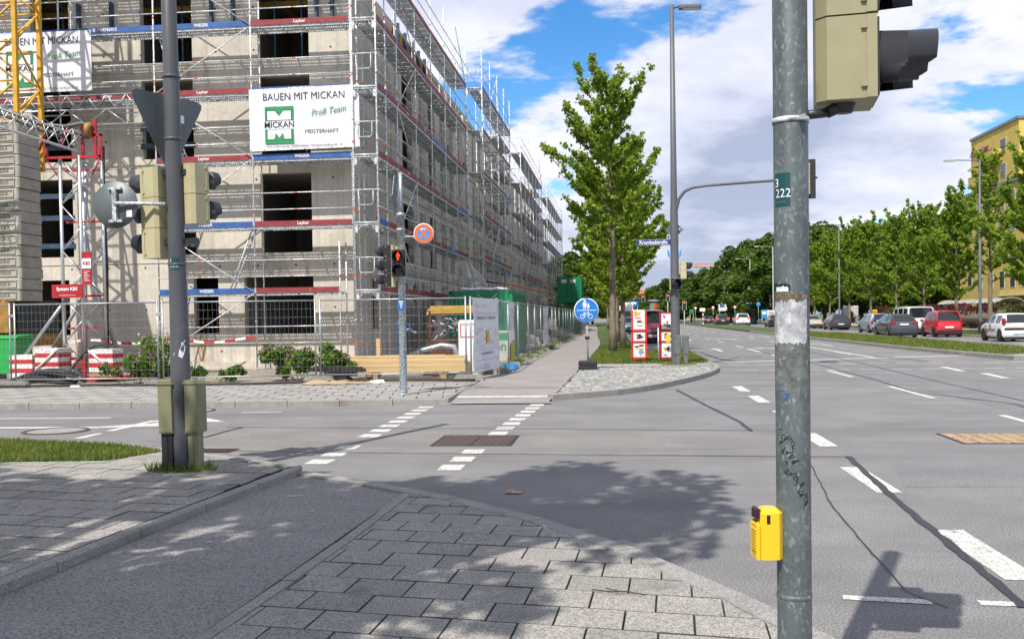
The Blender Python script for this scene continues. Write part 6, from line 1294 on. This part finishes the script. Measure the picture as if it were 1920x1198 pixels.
    wr=spec.get('wheel',.31); wy=spec.get('axles',(.68,L-.82))
    for y in wy:
        for s in (-1,1):
            b=MB(); b.lathe([(0,-.1),(wr*.62,-.1),(wr*.95,-.1),(wr,-.07),(wr,.07),(wr*.95,.1),(wr*.64,.1)],(s*(w-.10),y,wr),'x',20); tb_=b.obj('tyre',TYR,root); b=MB(); t=.102*s; b.lathe([(0,t),(wr*.62,t)] if s>0 else [(wr*.62,t),(0,t)],(s*(w-.10),y,wr),'x',16); b.obj('rim',RIM if spec.get('rim',1) else CBL,tb_)
            b=MB(); b.lathe([(wr*.9,.0),(wr*1.16,.0)],(s*(w+.0015),y,wr+.01),'x',22,a0=R(-8),a1=R(188)); b.obj('wheel_arch',CBL,root)
    # rear
    zl=spec.get('lamp',(bz*.72,bz*1.0)); lw=spec.get('lw',.16)
    for s in (-1,1):
        b=MB(); x0=s*(w*.965-lw); x1=s*(w*.955); b.box(x0,-.012 if zl[0]<bz*.75 else .0,zl[0],x1,.16,zl[1]); b.obj('tail_lamp',TLL if lit else TLR,root)
        b=MB(); b.box(s*w*.60,L-.13,spec.get('hl',.58),s*w*.9,L-.04,spec.get('hl',.58)+.15); b.obj('head_lamp',HLM,root)
        b=MB(); b.cbox(s*(w+.02),y3-.25,bz-.02,s*(w+.19),y3-.13,bz+.12,.02) if s>0 else b.cbox(-(w+.19),y3-.25,bz-.02,-(w+.02),y3-.13,bz+.12,.02); b.obj('mirror',CBL if spec.get('bm',1) else pm,root)
    if bump: b=MB(); b.cbox(-w*.9,-.03,.28,w*.9,.25,.46,.02); b.obj('rear_bumper',CBL,root)
    b=MB(); b.box(-w*.85,.1,.12,w*.85,L-.2,.27); b.obj('underbody',CBL,root)
    for yy,z_,rot,sgn in ((-.036,vplate,(R(90),0,0),-1),(L+.012,.46,(R(90),0,R(180)),1)):
        b=MB(); b.box(-.26,min(yy,yy-.008*sgn*-1),z_-.055,.26,max(yy,yy-.008*sgn*-1)+.002,z_+.055); p_=b.obj('number_plate',PLT,root); b=MB(); xb=-.26 if sgn<0 else .21; b.box(xb,yy-.004 if sgn<0 else yy+.010,z_-.055,xb+.05,yy-.001 if sgn<0 else yy+.013,z_+.055); b.obj('plate_band',EUB,p_)
        if plate: text(plate,.085,INK,p_,(.02,yy-.0055 if sgn<0 else yy+.0145,z_),rot,bold=.002)
    b=MB(); b.box(-w*.5,L-.02,.42,w*.5,L+.01,.62); b.obj('grille',CBL,root)
    return root
HATCH=dict(belt=.93,rg=(.10,.42),ws=(2.25,3.0),pillars=[1.25,2.05] and [1.3],bonnet=(.88,.74),top=.72)
hb=dict(HATCH)
def on(x,y,L): p=G(x,y); return (p.x,p.y,0)
# right carriageway
c1=car('small white hatchback with brown and orange lettering and dark rear glass',(20.25,53.0,0),R(-1),paint('white',(.78,.78,.77)),3.43,1.63,1.46,dict(belt=.92,rg=(.06,.30),ws=(1.95,2.65),pillars=[1.2],bonnet=(.86,.72),top=.74,lamp=(.86,1.2),lw=.15,axles=(.42,2.78),rim=0),plate='M DC 4381',vplate=.47,bump=False,group='cars on the right carriageway')
b=MB(); b.cbox(-.7,-.02,.6,.7,.1,.72,.02); b.obj('rear_moulding',CBL,c1); ORT=M('orange_letter',(.75,.25,.05),.5); BRT=M('brown_letter',(.30,.07,.03),.5); text('www.pflegedienst-zuhause.de',.105,ORT,c1,(0,.0,.80),sx=.95,bold=.002)
for k,(s_,y,z,sz) in enumerate((('Pflege',2.35,.80,.12),('mobil',2.35,.68,.1),('',1.6,.8,.1),('Tel.',1.45,.48,.1))):
    if s_: text(s_,sz,BRT,c1,(-.826,y,z),(R(90),0,R(-90)),bold=.003)
b=MB(); b.box(-.828,2.15,.4,-.822,2.5,.55); b.obj('door_print',BRT,c1); b=MB(); b.lathe([(0,-.002),(.15,0)],(-.826,1.75,.78),'x',12); b.obj('round_print',M('tan_print',(.55,.27,.14),.6),c1); b=MB(); b.box(-.832,1.0,.60,-.818,2.5,.635); b.obj('rub_strip',CBL,c1)
car('dark grey estate car with red wraparound tail lamps beside the red car',(17.75,64.3,0),R(-1),paint('grey',(.07,.085,.10),.4),4.55,1.77,1.48,dict(belt=.98,rg=(.12,.62),ws=(2.75,3.55),pillars=[1.45,2.15],bonnet=(.92,.78),top=.72,lamp=(.85,1.02),lw=.36),plate='M',vplate=.83,bump=False,group='cars on the right carriageway')
car('small bright red high roofed hatchback between the grey estate and the white hatchback',(20.35,64.0,0),R(-1),paint('red',(.55,.012,.02)),3.5,1.62,1.66,dict(belt=.98,rg=(.06,.22),ws=(2.2,2.8),pillars=[1.2],bonnet=(.95,.78),top=.80,lamp=(.72,1.02),lw=.12,axles=(.45,2.8),rim=0),plate='M LT 4281',vplate=.62,group='cars on the right carriageway')
car('white passenger van parked in front of the red car',(20.9,71.5,0),0,paint('white',(.78,.78,.77)),4.9,1.9,1.97,dict(belt=1.12,rg=(.05,.18),ws=(3.6,4.3),pillars=[1.3,2.6],bonnet=(1.08,.9),top=.88,lamp=(.75,1.15),lw=.1),group='cars on the right carriageway',cat='van')
car('silver blue hatchback in the queue ahead of the grey estate car',(20.3,79.5,0),R(2),paint('silver',(.36,.42,.48),.4),4.0,1.72,1.52,dict(belt=.97,rg=(.1,.4),ws=(2.4,3.15),pillars=[1.35],bonnet=(.92,.78),top=.73),group='cars on the right carriageway')
car('dark metallic grey hatchback with high red tail lamps near the yellow postbox',(21.0-.2,96,0),0,paint('darkgrey',(.06,.07,.085),.4),4.25,1.77,1.48,dict(belt=.95,rg=(.1,.5),ws=(2.5,3.3),pillars=[1.45],bonnet=(.9,.76),top=.72,lamp=(.88,1.08)),plate='M',vplate=.55,group='cars on the right carriageway')
car('cream coloured old saloon car in front of the dark grey hatchback',(20.4,106,0),R(3),paint('cream',(.50,.47,.36)),4.3,1.65,1.42,dict(belt=.95,rg=(.75,1.25),ws=(2.55,3.05),pillars=[1.85],bonnet=(.93,.85),top=.74),group='cars on the right carriageway')
car('pale cream taxi standing behind the trees on the right carriageway',(19.7,119,0),0,paint('taxi',(.66,.60,.42)),4.6,1.8,1.55,dict(belt=.97,rg=(.4,.95),ws=(2.7,3.5),pillars=[1.8],bonnet=(.92,.78),top=.73),group='cars on the right carriageway')
car('black compact car beside the parked scooter',(18.3,118,0),0,paint('black',(.015,.016,.018)),4.0,1.75,1.52,dict(belt=.96,rg=(.1,.42),ws=(2.3,3.1),pillars=[1.35],bonnet=(.9,.76),lamp=(.9,1.05)),lit=True,group='cars on the right carriageway')
car('white sport utility car with lit brake lamps beside the black one',(17.2,140,0.02),R(-1),paint('white',(.78,.78,.77)),4.66,1.95,1.72,dict(belt=1.08,rg=(.12,.55),ws=(2.8,3.6),pillars=[1.5,2.3],bonnet=(1.05,.9),lamp=(.9,1.1),lw=.36,wheel=.37),lit=True,plate='M',vplate=.78,group='cars driving off in the distance')
car('black sport utility car left of the white one with brake lamps lit',(15.4+.1,150,0),0,paint('black',(.015,.016,.018)),4.5,1.9,1.68,dict(belt=1.05,rg=(.12,.5),ws=(2.7,3.5),pillars=[1.5],bonnet=(1.02,.88),lamp=(.9,1.08),lw=.3,wheel=.36),lit=True,plate='M',vplate=.75,group='cars driving off in the distance')
car('dark green compact car driving ahead of the black and white cars',(15.9,178,0),0,paint('bottle',(.02,.05,.045)),4.1,1.75,1.45,dict(belt=.95,rg=(.15,.6),ws=(2.4,3.2),pillars=[1.45],bonnet=(.9,.76)),lit=True,plate='M',vplate=.65,group='cars driving off in the distance')
car('small white car far down the street by the red and white post',(10.0,205,0),0,paint('white',(.78,.78,.77)),4.1,1.75,1.5,dict(belt=.95,rg=(.15,.6),ws=(2.4,3.2),pillars=[1.45],bonnet=(.9,.76)),group='cars driving off in the distance')
# parked on the left, facing the viewer
def facing(label,x,y,*a,**k): return car(label,(x,y+a[1],0),R(180),*a,**k)
vn=facing('maroon van with a grey windscreen parked behind the newspaper boxes',1.95,57.5,paint('maroon',(.14,.012,.035),.2),4.79,1.84,1.94,dict(belt=1.10,rg=(.05,.18),ws=(3.35,4.05),pillars=[1.2,2.4],bonnet=(1.0,.84),top=.84,hl=.72),plate='M DB 4403',cat='van')
b=MB(); b.lathe([(.06,4.80),(.085,4.80)],(0,0,.88),'y',18); b.obj('badge',RIM,vn)
facing('blue grey compact car parked behind the maroon van',1.3,92,paint('bluegrey',(.16,.22,.30),.4),4.1,1.74,1.5,dict(belt=.95,rg=(.1,.5),ws=(2.4,3.2),pillars=[1.4],bonnet=(.9,.76),hl=.62),plate='M')
facing('black car parked beside the maroon van, mostly hidden by the newspaper boxes',.95,76,paint('black',(.015,.016,.018)),4.3,1.76,1.46,dict(belt=.95,rg=(.1,.5),ws=(2.5,3.3),pillars=[1.4],bonnet=(.9,.76),hl=.6)) if False else None
tk=thing('box_truck','white box truck with a dark windscreen parked behind the blue grey car','truck',(.4+.2,112,0)); b=MB(); b.cbox(-1.15,1.8,.7,1.15,6.5,3.15,.03); b.obj('cargo_box',paint('white',(.78,.78,.77)),tk)
b=MB(); b.ext([(.0,.45),(1.75,.45),(1.75,2.3),(.55,2.3),(.12,1.35),(.0,1.1)],'x',-1.0,1.0); b.obj('cab',paint('white',(.78,.78,.77)),tk); b=MB(); b.add([(-.9,.12-.02,1.38),(.9,.12-.02,1.38),(.82,.5-.02,2.18),(-.82,.5-.02,2.18)],[(0,1,2,3)]); b.obj('windscreen',GLS,tk)
b=MB(); b.box(-.95,-.04,.4,.95,.02,.62); b.box(-.6,-.02,.75,.6,.02,1.0); b.obj('bumper',CBL,tk)
for y in (.75,5.3):
    for s in (-1,1): b=MB(); b.lathe([(0,-.12),(.36,-.12),(.38,0),(.36,.12),(0,.12)],(s*.88,y,.38),'x',18); b.obj('wheel',TYR,tk)
for s in (-1,1): b=MB(); b.box(s*.6,-.03,.8,s*.92,.0,1.0); b.obj('head_lamp',HLM,tk); b=MB(); b.box(s*1.05,.3,1.3,s*1.25,.38,1.75); b.obj('mirror',CBL,tk)
sc=thing('scooter','dark motor scooter parked beside the black compact car','scooter',(17.2,114,0)); b=MB()
for y in (0,1.25): b.lathe([(.16,-.05),(.26,-.05),(.28,0),(.26,.05),(.16,.05)],(0,y,.28),'x',18)
b.obj('wheels',TYR,sc); b=MB(); b.cbox(-.16,-.1,.4,.16,.6,.78,.05); b.cbox(-.14,.5,.25,.14,1.0,.4,.04); b.ext([(.98,.25),(1.2,.4),(1.1,1.0),(1.0,1.0)],'x',-.16,.16); b.obj('fairing',CBL,sc); b=MB(); b.tube((-.3,1.02,1.05),(.3,1.02,1.05),.018,6); b.tube((0,1.05,.95),(0,1.25,.28),.03,6); b.obj('handlebar',GALVD,sc); b=MB(); b.cbox(-.15,-.15,.78,.15,.55,.88,.04); b.obj('seat',TYR,sc)
# ---------------------------------------------------------------- right side street furniture, far things
OCR=M('ochre_render',(.66,.48,.11),.9,var=.1,scale=.7,fine=20); OCR2=M('ochre_render_dark',(.60,.44,.11),.9,var=.1,scale=.7); WFR=M('window_white',(.62,.62,.6),.5); RGR=M('roof_edge',(.24,.28,.34),.5,.3); HGL=M('house_glass',(.05,.07,.09),.08,spec=.8)
yb=thing('apartment_building','tall ochre yellow apartment building with balconies behind the ginkgos','building',(42.1,110,.1))
b=MB(); b.box(0,0,0,22,14.2,21.6); b.obj('tower_wall',OCR,yb); b=MB(); b.box(-.6,-14,0,0.0-.003,16.5,15.0); b.box(.003,-14,0,14,-.003,15.0); b.obj('wing_wall',OCR2,yb)
b=MB(); b.box(-.15,-.15,21.6,22.1,14.35,21.9); b.obj('roof_edge',RGR,yb); b=MB(); b.box(-.8,-14.2,15.0,-.05,16.7,15.35); b.box(-.05,-14.2,15.0,14.2,-.1,15.35); b.obj('wing_roof_edge',RGR,yb)
def win(x,y,z,w_,h_,face):
    b=MB()
    if face=='x': b.box(x-.04,y,z,x+.02,y+w_,z+h_)
    else: b.box(x,y-.04,z,x+w_,y+.02,z+h_)
    f=b.obj('window',WFR,yb); b=MB()
    for k in range(2):
        if face=='x': a=y+.08+k*(w_-.1)/2; b.box(x-.06,a,z+.08,x-.041,a+(w_-.16)/2-.03,z+h_-.08)
        else: a=x+.08+k*(w_-.1)/2; b.box(a,y-.06,z+.08,a+(w_-.16)/2-.03,y-.041,z+h_-.08)
    b.obj('pane',HGL,f)
for z in (.9,3.9,6.9,9.9,12.4):
    for y in (-12.5,-9.5,-6.5,-3.5,-.5,2.4,5.7,9,12.3): win(-.6,y,z,1.3,1.9,'x')
    for x in (.8,4,7.2,10.4): win(x,-14,z,1.4,1.9,'y')
for z in (15.9,18.6):
    win(0,3.5,z,1.6,1.7,'x'); win(0,9.5,z,1.4,1.6,'x')
for x in (3,7,11):
    for z in (15.5,18.6): win(x,0,z,1.5,1.7,'y')
for z,y0,y1 in ((18.2,4.5,11.0),(15.9,7,12)):
    b=MB(); b.box(-1.1,y0,z-.2,-.003,y1,z); b.box(-1.1,y0,z,-1.0,y1,z+1.0); b.box(-1.0,y0,z,-.003,y0+.1,z+1.0); b.box(-1.0,y1-.1,z,-.003,y1,z+1.0); bl=b.obj('balcony',OCR2,yb); b=MB(); b.box(-1.13,y0-.03,z+1.0,-.97,y1+.03,z+1.06); b.obj('balcony_coping',RGR,bl)
b=MB(); rr=random.Random(4)
for i in range(260): leaf(b,Vector((-1.05+rr.gauss(0,.12),6+rr.random()*5,19.2+rr.random()*.6)),.13,rr)
b.obj('balcony_flowers',[M('balcony_flower',(.35,.04,.15),.7,c2=(.05,.12,.02),scale=3)],yb)
b=MB(); b.tube((3,12.5,21.8),(3,12.5,22.7),.18,8); b.obj('vent_pipe',RGR,yb)
b=MB(); b.box(-.66,-2.5,.4,-.6,-.6,2.6); b.box(-.66,1.2,.4,-.6,3.0,2.6); b.obj('shop_door',HGL,yb); b=MB(); b.box(-.67,-9.3,.7,-.6,-7.2,2.8); b.obj('shop_poster',M('shop_poster',(.02,.18,.28),.6,c2=(.6,.45,.05),scale=.9),yb); b=MB(); b.box(-1.6,-6,3.0,-.6,4,3.12); b.obj('awning',WFR,yb)
PBX=thing('postbox','bright yellow postbox with a black horn emblem beside the purple hedge','postbox',(27.2,110,.13)); b=MB(); b.cbox(-.35,-.25,.35,.35,.25,1.75,.05); b.obj('box',M('post_yellow',(.85,.52,.01),.4),PBX); b=MB(); b.box(-.3,-.2,0,.3,.2,.35); b.obj('foot',MATS['post_yellow'],PBX); b=MB(); b.lathe([(.07,-.258),(.1,-.258)],(0.05,0,1.2),'y',12); b.box(-.15,-.26,1.27,.1,-.255,1.3); b.obj('horn_emblem',INK,PBX); b=MB(); b.box(-.25,-.27,1.5,.25,-.25,1.56); b.obj('slot',CBL,PBX)
bsr=thing('bus_shelter','curved glass roof of a bus shelter behind the purple hedge','bus shelter',(33,96,.1)); b=MB()
for i in range(8): a0,a1=R(20+17.5*i),R(20+17.5*(i+1)); b.add([(1.1*math.cos(a0),-8,2.0+.55*math.sin(a0)),(1.1*math.cos(a0),8,2.0+.55*math.sin(a0)),(1.1*math.cos(a1),8,2.0+.55*math.sin(a1)),(1.1*math.cos(a1),-8,2.0+.55*math.sin(a1))],[(0,1,2,3)])
b.obj('glass_roof',M('shelter_glass',(.40,.42,.40),.3),bsr)
for i in range(6): b=MB(); b.path([(1.12*math.cos(R(a)),-8+3.2*i,2.0+.57*math.sin(R(a))) for a in range(10,175,20)],.06,6); b.obj('rib',M('shelter_rib',(.42,.25,.10),.7),bsr)
for i in range(4): b=MB(); b.tube((.9,-7.5+5*i,0),(.9,-7.5+5*i,2.2),.06,8); b.obj('post',FST,bsr)
def lamp(label,x,y,h,arm,rz=0,mat=None):
    t=thing('street_lamp',label,'street lamp',(x,y,.12),rz,'street lamps down the street'); b=MB(); b.lathe([(.14,-.1),(.13,1.2),(.1,1.3),(.06,h),(0,h+.02)],(0,0,0),n=14); b.obj('pole',mat or LMG,t); b=MB(); b.path([(0,0,h-.1),(-.3,0,h),(-arm,0,h+.05)],.035,6); b.obj('arm',mat or LMG,t); b=MB(); b.cbox(-arm-.7,-.13,h-.02,-arm,.13,h+.12,.04); b.obj('lamp_head',M('lamp_pale',(.45,.45,.43),.5),t); return t
p=PX(1838,600,23.2); lamp('grey street lamp in front of the tall ginkgo by the yellow building',23.2,p.y,EYE+(583-330)/FPX*p.y*1.05,1.5)
LPG=M('lamp_light_grey',(.42,.46,.47),.5,.3)
p=PX(1574,600,22.8); lamp('grey street lamp among the ginkgos behind the dark grey hatchback',22.8,p.y,10.6,1.3)
for x,Y,yt,lb in ((1449,150,464,'pale slim street lamp left of the park trees'),(1406,190,487,'pale street lamp with a signal arm far down the street'),(1378,230,500,'farthest pale street lamp in front of the park')): p=PY(x,yt,Y); lamp(lb,p.x,Y,p.z,2.0,0,LPG)
def far_signal(label,x,yh,Y,armdir,armlen,ybase=None,lit=True,gr='signals down the street'):
    p=PY(x,yh,Y); t=thing('far_signal',label,'traffic light',(p.x-armdir*armlen,Y,0),0,gr); b=MB(); b.lathe([(.09,-.1),(.08,p.z+.3),(0,p.z+.32)],(0,0,0),n=10); b.obj('pole',LPG,t)
    if armlen: b=MB(); b.tube((0,0,p.z),(armdir*armlen,0,p.z),.05,6); b.obj('arm',LPG,t)
    b=MB(); b.cbox(armdir*armlen-.32,-.1,p.z-.75,armdir*armlen+.32,-.05,p.z+.75,.1); b.obj('white_border',WFR,t); b=MB(); b.cbox(armdir*armlen-.24,-.2,p.z-.66,armdir*armlen+.24,-.1,p.z+.66,.06); b.obj('housing',SBLK,t)
    for k in range(3): b=MB(); b.lathe([(0,-.22),(.14,-.2)],(armdir*armlen,0,p.z+.4-.4*k),'y',12); b.obj('lens',LIT if k==0 and lit else LENSD,t)
far_signal('distant signal with a lit red lamp on a long arm below the park trees',1361,543,178,-1,4.0); far_signal('distant signal with a white border hanging beside the advertising column',1206,560,190,1,4.4); far_signal('distant signal with a white border left of the lamp mast',1252,558,190,1,0.0); far_signal('distant signal with a red lamp beside the white sign',1283,572,150,1,0)
def ad_column(label,x,yt,yb,Y,d,cols):
    p=PY(x,yt,Y); t=thing('advertising_column',label,'advertising column',(p.x,Y,.1)); h=p.z; b=MB(); b.lathe([(d,0),(d,h-.3)],(0,0,0),n=20); b.obj('drum',cols[0],t); b=MB(); b.lathe([(d*1.1,h-.3),(d*1.35,h-.25),(d*1.35,h-.1),(0,h)],(0,0,0),n=20); b.obj('cap',M('cap_grey',(.33,.37,.38),.5),t)
    pole_patch('poster',cols[1],t,d+.01,h*.12,h*.85,R(-95),R(-20)); pole_patch('poster',cols[2],t,d+.012,h*.3,h*.7,R(-88),R(-45))
ad_column('advertising column with an orange poster at the street edge',1226,563,600,165,.75,[M('ad_grey',(.2,.26,.26),.6),M('ad_orange',(.58,.12,.03),.6),M('ad_brown',(.3,.08,.02),.6)]); ad_column('blue advertising column with a yellow bottle poster near the park',1410,568,600,160,.75,[M('ad_blue',(.03,.12,.22),.6),M('ad_cyan',(.08,.28,.42),.6),M('ad_yellow',(.8,.4,.02),.6)])
def board(label,x,y0,y1,wd,Y,m,m2):
    p=PY(x,y0,Y); q=PY(x,y1,Y); t=thing('billboard',label,'billboard',(p.x,Y,.1)); b=MB(); b.box(-wd/2,-.05,q.z,wd/2,.05,p.z); b.obj('panel',m,t); b=MB(); b.box(-wd*.35,-.06,q.z+(p.z-q.z)*.45,wd*.2,-.052,q.z+(p.z-q.z)*.8); b.obj('picture',m2,t); b=MB(); b.tube((-wd*.35,0,0),(-wd*.35,0,q.z),.04,6); b.tube((wd*.35,0,0),(wd*.35,0,q.z),.04,6); b.obj('legs',LPG,t)
board('bright blue billboard on the pavement by the advertising column',1434,582,598,1.0*1.0,140,M('bill_blue',(.03,.30,.62),.5),WHT); board('white billboard with pink print beside the blue billboard',1447,583,596,1.2,138,WHT,M('bill_pink',(.65,.3,.35),.6)); board('blue direction sign far down the street',1190,566,577,1.0*.9,120,M('bill_sky',(.02,.16,.45),.5),WHT); board('large pale hoarding with a blue picture at the park edge',1355,570,584,1.1*1.3,175,WHT,M('bill_sky2',(.05,.2,.4),.5)); board('green notice board at the park edge',1297,581,590,.7,150,M('bill_green',(.02,.2,.06),.5),GRN)
rp=thing('marker_post','red and white striped post on the median end','post',(11.7+.9,150,.14)); 
for k in range(6): b=MB(); b.tube((0,0,.33*k),(0,0,.33*(k+1)),.11,10); b.obj('stripe',SRD if k%2 else SWH,rp)
b=MB(); b.box(-.5,-.02,2.0,.3,.02,2.5); b.obj('plate',WHT,rp)
def round_sign(label,x,yc,Y,d,m,m2):
    p=PY(x,yc,Y); t=thing('round_sign',label,'road sign',(p.x,Y,.1),0,'road signs down the street'); b=MB(); b.tube((0,0,0),(0,0,p.z+d*.5),.035,6); b.obj('pole',LPG,t); b=MB(); b.lathe([(0,-.06),(d,-.06),(d,-.04),(0,-.04)],(0,0,p.z),'y',20); b.obj('disc',m,t); b=MB(); b.lathe([(0,-.065),(d*.7,-.065)],(0,0,p.z),'y',20); b.obj('field',m2,t)
round_sign('round blue sign beyond the blue advertising column',1422,572,150,.32,SBL,SBL); round_sign('red rimmed round sign on a pole at the park edge',1378,577,165,.3,SRD,WHT); round_sign('red rimmed round sign under the park trees',1337,578,170,.3,SRD,WHT); round_sign('red rimmed round sign in front of the farthest trees',1304,579,185,.3,SRD,WHT)
person('person','woman in olive jacket pushing a stroller on the far pavement',(27.0-3.2,127,.13),R(-60),((.12,.10,.04),(.05,.05,.06),(.45,.3,.22),(.12,.07,.03),(.4,.4,.4)),{'elR':(-.24,-.1,1.15),'wrR':(-.2,-.34,1.05),'haR':(-.2,-.4,1.03),'elL':(.24,-.1,1.15),'wrL':(.2,-.34,1.05),'haL':(.2,-.4,1.03)},1.68)
stl=thing('stroller','purple stroller pushed by the woman in the olive jacket','stroller',(24.5,126.7,.13)); b=MB(); b.ext([(-.3,.45),(.35,.45),(.45,.95),(-.05,.6),(-.35,.75)],'y',-.22,.22); b.obj('seat',M('stroller_violet',(.2,.08,.35),.7),stl); b=MB()
for x in (-.3,.3):
    for y in (-.22,.22): b.lathe([(.06,-.02),(.12,-.02),(.12,.02),(.06,.02)],(x,y,.12),'y',12)
b.obj('wheels',TYR,stl); b=MB(); b.tube((-.3,.2,.12),(-.75,.2,1.0),.015,5); b.tube((-.3,-.2,.12),(-.75,-.2,1.0),.015,5); b.tube((.3,.2,.12),(-.3,.2,.6),.015,5); b.tube((.3,-.2,.12),(-.3,-.2,.6),.015,5); b.obj('frame',GALVD,stl)
def house(label,x,yt,Y,w_,mr):
    p=PY(x,yt,Y); h=p.z; t=thing('far_house',label,'house',(p.x,Y,0),0,'houses above the tree line'); b=MB(); b.box(-w_/2,0,0,w_/2,12,h*.72); b.obj('wall',M('house_cream',(.55,.42,.28),.9),t); b=MB(); b.ext([(-w_/2-.5,h*.72),(w_/2+.5,h*.72),(0,h)],'y',-.5,12.5); b.obj('roof',mr,t)
ORF=M('orange_roof',(.55,.19,.08),.85,var=.1,scale=.5); house('house with an orange tiled roof beyond the street end',1197,541,420,22,ORF); house('dormer of an orange roofed house above the trees',1310,520,380,9,ORF)
fc=thing('tower_crane','distant pale orange crane jib above the park trees','crane',tuple(PY(1380,600,420).xy)+(0,)); p=PY(1380,506,420); hh=p.z; b=MB(); b.box(-.8,-.8,0,.8,.8,hh); b.obj('tower',ORF,fc); b=MB(); l_=PY(1300,506,420).x-PY(1380,506,420).x
b.tube((4,0,hh+1),(l_,0,hh+1.8),.35,5); b.tube((4,0,hh+2.6),(l_,0,hh+2.8),.25,5)
for i in range(12): x=4+(l_-4)*i/12; x2=4+(l_-4)*(i+1)/12; b.tube((x,0,hh+1),(x2,0,hh+2.6),.15,4)
b.obj('jib',M('crane_pale_orange',(.62,.32,.2),.7),fc)
ms=thing('memorial_stone','pale upright stone plaque behind the dark grey hatchback','monument',(27.3,121,.13)); b=MB(); b.cbox(-.9,-.2,0,.9,.2,2.3,.1); b.obj('slab',M('pale_stone',(.5,.5,.48),.9),ms); b=MB(); b.lathe([(0,-.21),(.35,-.21)],(0,0,1.3),'y',12); b.box(-.45,-.215,.3,.45,-.205,.95); b.obj('relief',CBL,ms)
